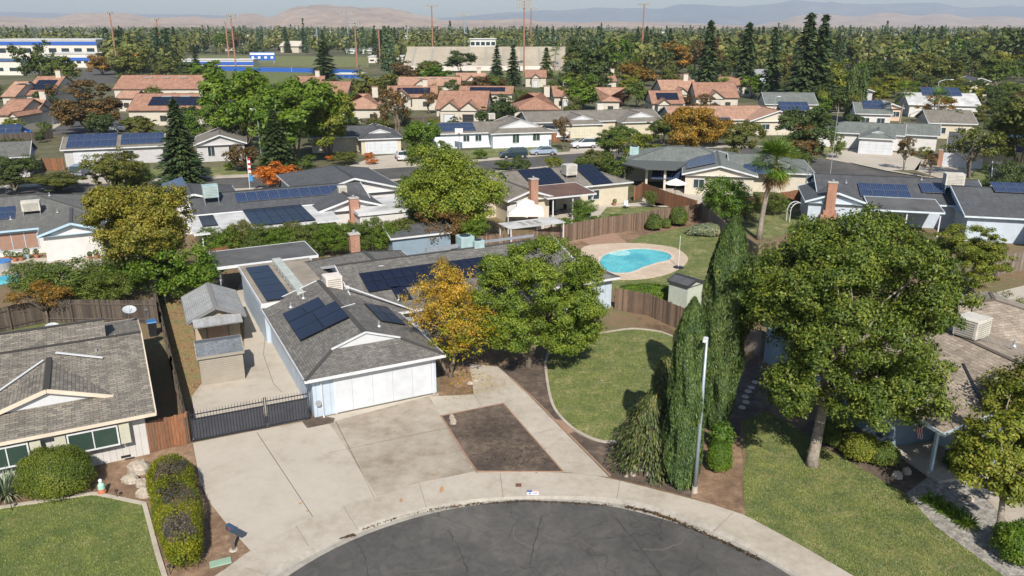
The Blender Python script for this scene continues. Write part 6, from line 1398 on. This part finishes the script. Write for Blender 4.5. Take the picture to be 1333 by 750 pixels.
# ================================================================ TREES OF THE NEIGHBOURHOOD
HOLD=[]
TP={}
def proto(kind,mn,lod,var):
    k=(kind,mn,lod,var)
    if k in TP: return TP[k]
    mat={'dg':L_DG,'mg':L_MG,'con':L_CON,'olv':L_OLV,'yg':L_YG,'brn':L_BRN,'red':L_RED,'pur':L_PUR,'rust':L_RUST,'lt':L_LT,'cit':L_CIT,'oly':L_OLY,'sage':L_SAGE,'or':L_OR,'cyp':L_CYP}[mn]
    sd=hash((kind,var))%97 if 0 else (len(kind)*7+var*13)
    if kind=='b':
        n,m,ls=[(270,120,.24),(180,75,.38),(110,40,.6)][lod]
        o=tree('broadleaf_tree','x','tree',(0,0,0),10,8,mat,sd,n=n,m=m,ls=ls,cr=[.6,.7,.85][lod],trunk=.02,inner=.22,nl=[10,6,3][lod],tr=.24,zlow=-.8)
    elif kind=='r':  # rounded shrub / low tree to the ground
        n,m,ls=[(220,55,.36),(120,40,.55),(60,26,.85)][lod]
        o=tree('round_shrub','x','bush',(0,0,0),10,10,mat,sd,n=n,m=m,ls=ls,cr=1.0,trunk=.04,inner=.15,nl=6,tr=.2,zlow=-.9)
    elif kind=='t':  # open tree with visible limbs
        n,m,ls=[(150,34,.3),(90,30,.5),(60,20,.8)][lod]
        o=tree('open_tree','x','tree',(0,0,0),10,9,mat,sd,n=n,m=m,ls=ls,cr=.8,trunk=.34,inner=.3,nl=16,tr=.2,stems=2)
    elif kind=='c':
        lev,nb,seg,ls=[(52,15,7,.55),(40,12,6,.75),(26,10,4,1.2)][lod]
        o=conifer('conifer','x','conifer',(0,0,0),14,6,mat,sd,lev,nb,seg,ls)
    elif kind=='y':
        o=cypress('cypress','x',(0,0,0),10,1.7,mat,sd,[7000,3000,1200][lod],[.35,.5,.8][lod])
    HOLD.append(o); TP[k]=o; return o
def base_dim(kind): return {'b':(10,8),'r':(10,10),'t':(10,9),'c':(14,6),'y':(10,1.7)}[kind]
CATN={'b':'tree','r':'bush','t':'tree','c':'conifer','y':'cypress'}
rt=random.Random(11)
def put(kind,mn,p,h,w,label,group=None,lod=None,var=None):
    if lod is None: lod=0 if p[1]<105 else (1 if p[1]<210 else 2)
    o=copy_tree(proto(kind,mn,lod,rt.randrange(2) if var is None else var)); H0,W0=base_dim(kind)
    o.location=(p[0],p[1],p[2] if len(p)>2 else 0); q=rt.uniform(.92,1.08); o.scale=(w/W0*q,w/W0/q,h/H0); o.rotation_euler=(0,0,rt.random()*6.28)
    o['label']=label; o['category']=CATN[kind] if h>2.6 or kind!='r' else 'bush'
    if group: o['group']=group
    elif 'group' in o: del o['group']
    return o
def T(kind,mn,xb,yb,yt,w,label,group=None,**k):
    p=G(xb,yb); h=max(1.,ztop(p.y,yt)); return put(kind,mn,p,h*1.02,wpx(p.y,h*.6,w),label,group,**k)
for a in [
 ('r','cit',238,392,302,118,'bright green citrus tree below the olive-yellow tree by the carport'),
 ('r','cit',180,384,318,72,'bright green shrub left of the citrus tree at the yard corner'),
 ('r','mg',100,392,338,115,'large dark leafy shrub above the left house roof'),
 ('r','mg',45,388,340,55,'dark shrub left of the large leafy one by the far left pool'),
 ('t','rust',62,420,372,85,'half bare orange-leaved shrub with pale branches above the left house'),
 ('r','mg',140,400,352,70,'green shrub right of the large leafy one above the left house'),
 ('c','con',239,238,132,66,'dense dark conifer standing in front of the grey solar house'),
 ('b','olv',152,258,190,78,'olive tree behind the far left roof, left of the dark conifer'),
 ('b','dg',20,252,198,80,'dark broad tree at the left edge above the grey roof'),
 ('b','olv',75,250,222,70,'low olive tree behind the ridge of the far left roof'),
 ('r','mg',178,250,205,50,'green shrubby tree between olive tree and dark conifer'),
 ('b','cit',320,198,78,104,'tallest bright green tree of the big clump, left'),('b','cit',385,214,90,116,'broad bright green tree in the middle of the big clump'),
 ('b','yg',430,208,108,72,'yellow-green tree at the right side of the big clump'),('c','con',362,226,145,58,'dark conifer at the front foot of the big green clump'),
 ('b','cit',292,182,118,46,'small bright tree at the left foot of the big clump'),('b','mg',412,190,125,60,'mid-green tree filling the centre right of the big clump'),
 ('r','red',365,247,210,62,'vivid orange-red bush beside the back street'),('r','brn',318,222,186,48,'olive-brown bush left of the slim street lamp'),
('b','mg',552,300,215,80,'mid-green tree on the left side of the big central tree'),
 ('r','brn',578,322,262,80,'reddish-brown shrub in front of the big central tree'),('r','cit',612,326,280,52,'green shrub right of the reddish-brown shrub'),
 ('r','yg',527,262,236,48,'yellow-green bush beside the dark solar roof at centre left'),
 ('b','cit',550,213,150,50,'green tree with yellow top right of the tan garage house'),('r','mg',568,216,178,34,'dark green bush beside the tree with the yellow top'),
 ('t','brn',516,188,115,48,'thin brown tree with white trunks above the tan garage house'),('r','olv',490,176,152,36,'olive bush behind the tan garage house roof'),
 ('b','olv',484,135,86,62,'olive round tree left of the stadium bank'),
 ('r','mg',659,222,206,32,'round green bush on the near side of the back street'),('r','cit',626,208,192,20,'small round bush on the lawn left of the dark SUV'),
 ('r','yg',722,222,202,26,'small yellow-green bush above the taupe roof'),('b','mg',800,214,158,56,'green tree left of the yellow one above the taupe roof'),
 ('b','yg',836,220,170,66,'yellow-green tree beside the round patio roof'),('r','olv',765,222,192,40,'olive shrub in front of the white SUV'),('r','mg',800,238,200,44,'green shrub behind the taupe hip roof'),
 ('t','brn',732,196,152,26,'small rusty upright tree before the cream garage house'),('r','mg',700,187,177,16,'little bush at the white solar house corner'),('r','cit',667,192,181,8,'tiny round topiary by the white solar house door'),
 ('b','rust',930,192,150,46,'second orange-tinged tree touching the maple'),('b','olv',962,210,152,54,'yellow-green autumn tree right of the orange maple'),
 ('b','dg',1045,212,134,76,'broad dark olive tree right of the palm top'),('b','brn',1040,214,158,66,'brownish lower tree in front of the broad dark olive tree'),
 ('r','cit',938,296,226,66,'leafy green tree at the pool yard corner left of the palm'),('r','mg',968,286,240,48,'green shrub just left of the palm trunk'),('r','mg',1008,280,246,40,'green shrub behind the palm trunk'),
 ('r','cit',758,286,256,36,'light green shrub before the brown patio roof'),('r','mg',846,270,247,20,'dark shrub by the red-brown yard fence'),
 ('t','olv',1262,232,166,74,'umbrella-shaped olive tree on the right-hand corner lot'),('r','dg',1312,268,208,70,'dark rounded tree at the right edge above the dark roof'),
 ('r','dg',1268,262,234,40,'dark shrub left of the dark rounded tree at right'),('t','brn',1176,222,178,26,'small sparse brown tree on the right street corner'),('t','brn',1208,232,200,22,'low reddish shrub tree by the right sidewalk'),
 ('b','yg',1262,360,288,104,'bright yellow-green tree beside the dark roofed house'),('b','mg',1215,352,305,50,'mid-green tree just left of the bright yellow-green one'),
 ('r','olv',1305,420,378,60,'olive shrubs along the right-hand back fence'),('r','mg',1255,418,392,40,'dark shrub between the right fence and tan roof'),
 ('r','mg',1010,420,300,70,'dark green tree hidden behind the large tree at left side'),('r','cit',985,400,330,40,'bright green shrub between cypress and large tree'),
 ('b','mg',1100,345,290,80,'green tree rising behind the large front tree'),
 ('y','cyp',1103,158,86,14,'left one of the twin slim cypresses at upper right'),('y','cyp',1117,158,88,15,'right one of the twin slim cypresses at upper right'),
 ('c','con',919,124,27,38,'first tall narrow conifer from the left in the upper right row'),('c','con',968,124,30,40,'second tall narrow conifer in the upper right row'),('c','con',1001,130,38,34,'third tall narrow conifer in the upper right row'),
 ('c','con',1043,138,18,54,'tallest redwood of the upper right row, left twin'),('c','con',1062,138,22,50,'tallest redwood of the upper right row, right twin'),
 ('c','con',647,106,60,24,'dark conifer left of the tallest light tower'),('c','con',668,112,60,26,'dark conifer directly beside the tallest light tower'),('c','mg',711,102,62,24,'green conifer right of the tallest light tower'),
 ('c','con',424,110,55,42,'big dark pine in front of the blue field wall'),('c','con',229,98,62,14,'narrow young pine right of the rusty tower'),('c','con',256,92,58,14,'narrow pine left of the dugout row'),
 ('b','cit',755,142,92,58,'bright green tree between the orange roof clusters'),('b','dg',768,128,62,62,'taller dark tree behind the bright green one'),('b','dg',740,118,82,34,'dark tree left of the tall dark one at centre'),
 ('b','dg',653,150,120,42,'round dark green tree in front of the centre clay roofs'),('r','pur',805,138,116,26,'purple-leaved plum tree at centre right'),('b','mg',828,140,106,34,'grey-green tree right of the purple plum'),('b','olv',848,138,114,22,'olive tree by the right clay roof cluster'),
 ('b','rust',828,112,76,50,'reddish-brown broad tree behind the right clay roofs'),('r','brn',884,140,124,30,'brown shrubs in front of the right clay roofs'),('b','mg',925,138,116,30,'round green tree at the end of the right clay roofs'),('b','cit',978,128,96,34,'bright green tree before the tall conifers'),
 ('b','brn',118,172,98,92,'large brown-green spreading tree over the court at left'),('b','dg',55,112,46,52,'tall green tree in front of the school building'),('b','rust',134,98,66,38,'orange-brown tree beside the school road'),('b','olv',170,102,54,50,'olive tree right of the orange-brown one'),
 ('b','mg',88,112,72,42,'mid-green tree by the school annex'),('r','brn',264,162,138,44,'rusty bush in front of the solar townhouse'),('r','sage',246,122,98,34,'grey-green bush beside the very long clay roof'),('b','olv',182,178,150,46,'olive-brown tree behind the grey solar house'),
 ('r','olv',28,128,110,24,'grey-olive small tree between left cluster roofs'),('b','olv',52,152,126,44,'olive tree beside the left cluster roofs'),('b','cit',270,112,78,48,'bright green tree row right of the very long roof'),('b','dg',252,108,80,34,'dark tree before the dugout row'),
 ('b','brn',530,112,76,50,'brownish tree below the stadium bank'),('b','cit',565,116,84,44,'green tree beside the brownish one below the stadium'),('b','dg',600,95,66,48,'dark tree pair in front of the stadium bank'),('b','brn',622,120,96,50,'brown-green tree among the centre clay roofs'),('b','brn',590,120,98,24,'small brown tree in the centre clay roofs'),
 ('r','brn',490,140,108,28,'thin brown tree right of the plain broad townhouse') ,('t','brn',560,148,120,30,'brown bare tree left of the two-gabled townhouse'),('b','olv',1330,230,112,110,'very large dark tree rising at the upper right edge'),
 ('b','dg',1318,100,30,62,'huge dark tree crown at the top right corner'),('b','yg',1085,128,72,52,'yellow-green tree beside the tallest redwoods'),('b','yg',1165,128,98,40,'yellow-green tree left of the white-roofed house'),('b','olv',1190,108,62,56,'olive round tree among the upper right roofs'),('b','dg',1150,112,66,50,'dark olive tree by the grey gable house'),
 ('b','mg',1236,176,140,32,'green tree between the two tan houses at right'),('t','olv',1110,160,118,24,'small tree behind the green-roofed house'),('r','yg',1205,204,190,18,'bush by the green-roofed garage'),('r','mg',1088,206,170,20,'shrub by the porch of the green-roofed house'),
 ('r','red',480,206,199,14,'left rust-red round bush by the tan garage house'),('r','red',484,214,204,18,'right rust-red round bush by the white sedan drive'),('r','red',432,210,202,14,'small rust bush at the foot of the big green clump'),
 ('r','mg',395,222,200,40,'dark green hedge bush under the big clump'),('r','olv',450,214,196,36,'low shrubs between clump and tan garage house'),('r','cit',300,222,208,18,'small round bush on the grey house lawn'),('r','olv',556,250,226,40,'olive shrub by the back street near the central tree'),
 ('b','mg',1296,118,74,50,'green tree right of the beige gable house'),('b','dg',1240,100,62,48,'dark tree behind the beige gable house'),('b','olv',1010,118,66,30,'olive tree between conifers and redwoods')]:
    if a[0]=='r' and a[4]>a[3]: continue
    T(*a)
p=G(200,392); h_=ztop(p.y,238); w_=wpx(p.y,h_*.6,128)
tree('broadleaf_tree','olive-yellow dense round tree between the far left house and the sheds','tree',p,h_,w_,L_OLY,71,n=620,m=120,ls=.2,cr=w_*.08,trunk=.3,inner=.25,nl=14,zlow=-.8)
p=G(590,312); h_=ztop(p.y,190); w_=wpx(p.y,h_*.6,142)
tree('broadleaf_tree','big light green tree in the centre between two patio houses','tree',p,h_,w_,L_LT,72,n=700,m=110,ls=.24,cr=w_*.075,trunk=.08,inner=.25,nl=14,zlow=-.9)
p=G(902,200); h_=ztop(p.y,135); w_=wpx(p.y,h_*.6,80)
tree('broadleaf_tree','round orange-topped maple beside the round patio roof','tree',p,h_,w_,leafmat('maple_leaves',(.26,.17,.025),.4,(.5,.2,.03),.25,.35),73,n=380,m=80,ls=.36,cr=w_*.08,trunk=.06,inner=.2,nl=10,zlow=-.9)
# hedges of the back fence: individual laurel shrubs standing side by side
for i in range(15):
    f=i/14; x=282+ (520-282)*f; yb=344-6*f+ (3 if i%2 else 0); T('r',('mg','cit','olv','mg')[i%4],x,yb-8,yb-58-((i*7)%5)*2+8,42,'laurel shrub in the tall hedge behind the carport and main roof','laurel hedge behind the main house',lod=0)
for i,x in enumerate((540,556,520)): T('r',('cit','yg','cit')[i],x,330-i*3,306-i*2,34,'pale flowering shrub at the right end of the laurel hedge','pale shrubs ending the laurel hedge')
for i in range(4): T('r','cit',735+i*22,296-i*2,284-i*2,24,'ivy mound hanging over the long pool fence','ivy on the pool fence')
# fan palm
def palm(name,label,loc,h,nf=34,fr=1.6,seed=1,skirt=True,tr=.28,lean=(.3,0)):
    rng=np.random.default_rng(seed); t=thing(name,label,'palm tree',loc); mb=MB(); n=7
    mb.tube([(lean[0]*(i/n)**2,lean[1]*(i/n)**2,h*i/n-.1*(i==0)) for i in range(n+1)],[tr*1.35,tr]+[tr*.9]*(n-1),10); mb.build('trunk',BARKG,t,smooth=True)
    c=np.array([lean[0],lean[1],h]); V=[];D=[]
    for i in range(nf+(22 if skirt else 0)):
        dead=i>=nf; a=rng.random()*6.3; e=rng.uniform(-1.25,-.9) if dead else rng.uniform(-.5,1.35); L=fr*rng.uniform(.7,1.0)*(.8 if dead else 1)
        d=np.array([math.cos(a)*math.cos(e),math.sin(a)*math.cos(e),math.sin(e)]); s=np.array([-math.sin(a),math.cos(a),0]); u=np.cross(d,s); b=c+d*L*.75+np.array([0,0,-.25 if not dead else -.4]); out=D if dead else V
        out+= [c-s*.03,c+s*.03,b+s*.03,b-s*.03]
        for k in range(15):
            g=(k-7)/7*1.25; dd=d*math.cos(g)+s*math.sin(g); tip=b+dd*L*.85*(1-.15*abs(g))+np.array([0,0,-.28*abs(rng.normal())-.1]); w=(s*math.cos(g)-d*math.sin(g))*.05
            m_=(b+tip)/2+u*.05; out+=[b-w*.3,b+w*.3,m_+w,m_-w,m_-w,m_+w,tip+w*.2,tip-w*.2]
    npmesh('fronds',np.array(V),4,L_CIT,t)
    if D: npmesh('dead_fronds',np.array(D),4,leafmat('dead_frond',(.24,.16,.08),.3,(.3,.22,.12),.1),t)
p=G(988,312); palm('fan_palm','tall fan palm with brown skirt of dead fronds behind the pool yard',p,ztop(p.y,208),60,2.25,3,True,.27,(1.0,0))
for i,(x,yb,yt,l) in enumerate([(1170,168,112,'slim feather palm left of the curved street lamp'),(1214,175,122,'slim palm right of the curved street lamp'),(938,130,106,'small twin palms at the end of the right clay roofs'),(848,92,72,'bushy palm beside the lone tower'),(722,92,66,'feathery palm before the stadium bank'),(808,100,78,'shorter bushy palm left of the lone tower')]):
    p=G(x,yb); palm('palm',l,p,ztop(p.y,yt)-.8,26,2.2 if x>900 else 3.4,20+i,False,.2)
# random belt between the named trees: single trees, a few per sector
SECT=['far left beyond the school','left behind the sports field','centre left by the stadium bank','centre behind the clay roofs','centre right beyond the palms','right behind the tall redwoods','far right edge']
KN={'b':'round-crowned tree','c':'pointed conifer','r':'low shrubby tree'}
CN={'dg':'dark green','mg':'mid-green','con':'deep green','olv':'olive','yg':'yellow-green','brn':'brownish','rust':'rust-tinged','cit':'bright green'}
def clear(x,yb,w):
    for (a,b_,c,d) in [(520,735,60,93),(-20,135,50,97),(235,480,70,100),(440,520,92,100),(90,150,90,110)]:
        if a-w*.3<x<b_+w*.3 and c<yb<d+16: return False
    return True
nb_=0; tries=0
while nb_<290 and tries<9000:
    tries+=1; x=rt.uniform(-20,1350); yb=rt.choice([rt.uniform(66,84),rt.uniform(70,100),rt.uniform(95,150)])
    if yb>100 and not (x>985 or 700<x<760): 
        if rt.random()<.75: continue
    if yb>128 and not x>1000: continue
    p=G(x,yb); kind=rt.choices('bcr',(6,4 if yb<95 else 1,1))[0]; 
    if yb>118: h=rt.uniform(4,7)
    elif yb>98: h=rt.uniform(6,11)
    else: h=rt.uniform(9,17) if kind!='c' else rt.uniform(12,21)
    w=h*(rt.uniform(.8,1.15) if kind!='c' else rt.uniform(.3,.42))
    if not clear(x,yb,w/p.y*F): continue
    bad=False
    if yb>92:   # keep roofs visible: skip positions close to a house
        for o in HOUSEPTS:
            if abs(o[0]-p.x)<o[2]*.5+w*.4 and -h*4.5*(yb/100)<o[1]-p.y+6 and p.y-o[1]<14 and o[1]>p.y-10: bad=True;break
    if bad: continue
    mn=rt.choices(['dg','mg','olv','yg','brn','rust','cit'],(6,6,5,2,1.5,.7,2))[0] if kind!='c' else 'con'
    s=min(6,int(max(0,x)/1333*7)); g='%s %s in the tree belt, %s'%(CN[mn],KN[kind],SECT[s])
    put(kind,mn,p,h,w,g,g,lod=2); nb_+=1
# garden trees and shrubs filling the lots between the houses
ROADS=[NE+FE[::-1],RS]+[px(q) for q in ([(445,222),(488,200),(528,198),(556,216)],[(88,240),(95,221),(130,220),(142,238)],[(1070,210),(1075,196),(1185,196),(1270,205),(1290,245)],[(60,170),(90,150),(170,148),(175,178)],[(738,200),(745,182),(785,182),(800,198)],[(600,208),(600,190),(735,184),(735,203)],[(92,110),(90,88),(150,88),(150,110)])]
def inpoly(x,y,P):
    k=False
    for i in range(len(P)):
        a=P[i];b=P[i-1]
        if (a.y>y)!=(b.y>y) and x<(b.x-a.x)*(y-a.y)/(b.y-a.y)+a.x: k=not k
    return k
cnt=0
for _ in range(14000):
    if cnt>=230: break
    x=rt.uniform(-15,1345); yb=rt.choice([rt.uniform(96,130),rt.uniform(110,180),rt.uniform(150,235)])
    p=G(x,yb); h=rt.uniform(2.2,7) if yb<190 else rt.uniform(1.2,4.5); w=h*rt.uniform(.8,1.25)
    if not clear(x,yb-10,0): continue
    if any(abs(o[0]-p.x)<o[2]*.5+w*.45 and abs(o[1]-p.y)<8+w*.45 for o in HOUSEPTS): continue
    if any(inpoly(p.x,p.y,P) or inpoly(p.x,p.y-w*.5,P) or inpoly(p.x,p.y+w*.4,P) for P in ROADS): continue
    if any(0<o[1]-p.y<h*2.6+8 and abs(o[0]-p.x)<o[2]*.42 for o in HOUSEPTS) and rt.random()<.75: continue
    if 178<x<335 and 205<yb<236: continue
    kind=rt.choices('brt',(5,4,.6))[0] if h>3 else 'r'; mn=rt.choices(['dg','mg','olv','yg','brn','cit','rust'],(5,6,5,2.5,1,3,.5))[0]
    s_=min(6,int(max(0,x)/1333*7)); sn=['at far left','left of the big green clump','around the big green clump','around the centre clay roofs','centre right along the back street','right of the orange maple','on the far right lots'][s_]
    g='%s garden %s between the houses, %s'%(CN[mn],{'b':'tree','r':'shrub','t':'thin tree'}[kind],sn)
    put(kind,mn,p,h,w,g,g,lod=1 if yb>120 else 2); cnt+=1
for o in HOLD:
    for c in list(o.children_recursive): bpy.data.objects.remove(c)
    bpy.data.objects.remove(o)
# ================================================================ FAR WOODLAND (one mass)
rng=np.random.default_rng(77); V=[]
def far_tree(x,y,h,w,con,n):
    if con:
        f=rng.random(n)**1.3; r=w/2*(1-f)*rng.uniform(.6,1,n); a=rng.random(n)*6.28; P=np.stack([x+r*np.cos(a),y+r*np.sin(a),f*h],1); Nn=np.stack([np.cos(a),np.sin(a),.6+0*a],1)
    else:
        d=unit(rng.normal(size=(n,3))); P=np.array([x,y,h*.56])+d*np.array([w/2,w/2,h*.44])*(1+.2*np.sin(d[:,:1]*7+x)); Nn=d+np.array([0,0,.3])
    s=max(w*(.2 if n>100 else .27 if n>50 else .38),1.); V.append(leafquads(P,Nn+rng.normal(size=P.shape)*.3,s*(1.1 if con else 1),s*.8,rng))
def inblk(x,y):
    u=666.5+F*x/(y*math.cos(TH)+H*math.sin(TH)); 
    return (y<470 and 512<u<745) or (y<600 and -30<u<135) or (350<y<620 and 232<u<500)
VC=[]
for i in range(5200):
    y=380+rng.random()**1.6*3400; x=(rng.random()-.5)*1.5*y+rng.normal()*20
    if inblk(x,y) or (y<520 and rng.random()<.5): continue
    con=rng.random()<(.12+.5*(math.sin(x*.011+y*.004)+math.sin(x*.027-y*.009)>.1)); h=rng.uniform(7,16) if not con else rng.uniform(9,21); 
    if rng.random()<.03: h*=1.25
    w=h*rng.uniform(.75,1.1) if not con else h*rng.uniform(.34,.5); n=130 if y<800 else (60 if y<1600 else 26)
    k=len(V); far_tree(x,y,h,w,con,n)
    if con: VC.append(V.pop(k))
struct(npmesh('far_woodland',np.concatenate(V),4,L_FARB:=leafmat('far_broadleaf',(.115,.135,.04),.35,(.22,.19,.06),.15,.2)),'stuff')
struct(npmesh('far_conifer_woodland',np.concatenate(VC),4,L_CON),'stuff')
# scattered far roofs glimpsed in the woodland
for i in range(80):
    y=rng.uniform(430,1900); x=(rng.random()-.5)*1.3*y
    if inblk(x,y): continue
    t=thing('far_house',('pale roof glimpsed in the far woodland, %s'%SECT[min(6,max(0,int((666+F*x/y)/1333*7)))]),'house',(x,y,0),rng.uniform(-.4,.4),'roofs glimpsed in the far woodland, %s'%SECT[min(6,max(0,int((666+F*x/y)/1333*7)))])
    w=rng.uniform(14,30); m=MB(); m.box(-w/2,w/2,-6,6,0,5); m.build('wall',M_WCR,t); m=MB(); m.add([(-w/2-1,-7,5),(w/2+1,-7,5),(w/2+1,7,5),(-w/2-1,7,5),(-w/2,0,9),(w/2,0,9)],[(0,1,5,4),(2,3,4,5),(0,4,3),(1,2,5)]); m.build('roof',M_RLG if i%2 else M_WTH,t)
# ================================================================ SKY, SUN, AIR, CAMERA
w=bpy.data.worlds.new('World'); S.world=w; w.use_nodes=True; nt=w.node_tree
sky=nt.nodes.new('ShaderNodeTexSky'); sky.sky_type='NISHITA'; sky.sun_disc=False; sky.sun_elevation=math.radians(42); sky.sun_rotation=math.radians(174)
sky.air_density=1.0; sky.dust_density=1.0; sky.ozone_density=3.0
nt.links.new(sky.outputs[0],nt.nodes['Background'].inputs[0]); nt.nodes['Background'].inputs[1].default_value=.09
sl=bpy.data.lights.new('sun','SUN'); sl.energy=5.0; sl.angle=math.radians(.55); sl.color=(1,.94,.85)
so=bpy.data.objects.new('sun',sl); COL.objects.link(so); so.rotation_euler=(math.radians(48),0,math.radians(6))
HAZE=True
if HAZE:
    m=bpy.data.materials.new('haze'); m.use_nodes=True; nt=m.node_tree; nt.nodes.clear()
    o_=nt.nodes.new('ShaderNodeOutputMaterial'); v=nt.nodes.new('ShaderNodeVolumePrincipled'); v.inputs['Density'].default_value=HAZED; v.inputs['Color'].default_value=(.72,.83,.97,1); v.inputs['Anisotropy'].default_value=0
    nt.links.new(v.outputs[0],o_.inputs['Volume'])
    b=MB(); b.box(-15500,15500,-70,15200,-1.5,620); o=b.build('haze',m); o['kind']='stuff'
cam=bpy.data.cameras.new('camera'); co_=bpy.data.objects.new('camera',cam); COL.objects.link(co_); S.camera=co_
co_.location=(0,0,H); co_.rotation_euler=(PI/2-TH,0,0); cam.sensor_width=36; cam.lens=F/1333*36; cam.clip_end=60000; cam.clip_start=.5
S.view_settings.view_transform='Standard'; S.view_settings.look='None'; S.view_settings.exposure=EXPO; S.view_settings.gamma=1
S.render.engine='CYCLES'; S.cycles.volume_bounces=0; S.cycles.max_bounces=6; S.cycles.transparent_max_bounces=8
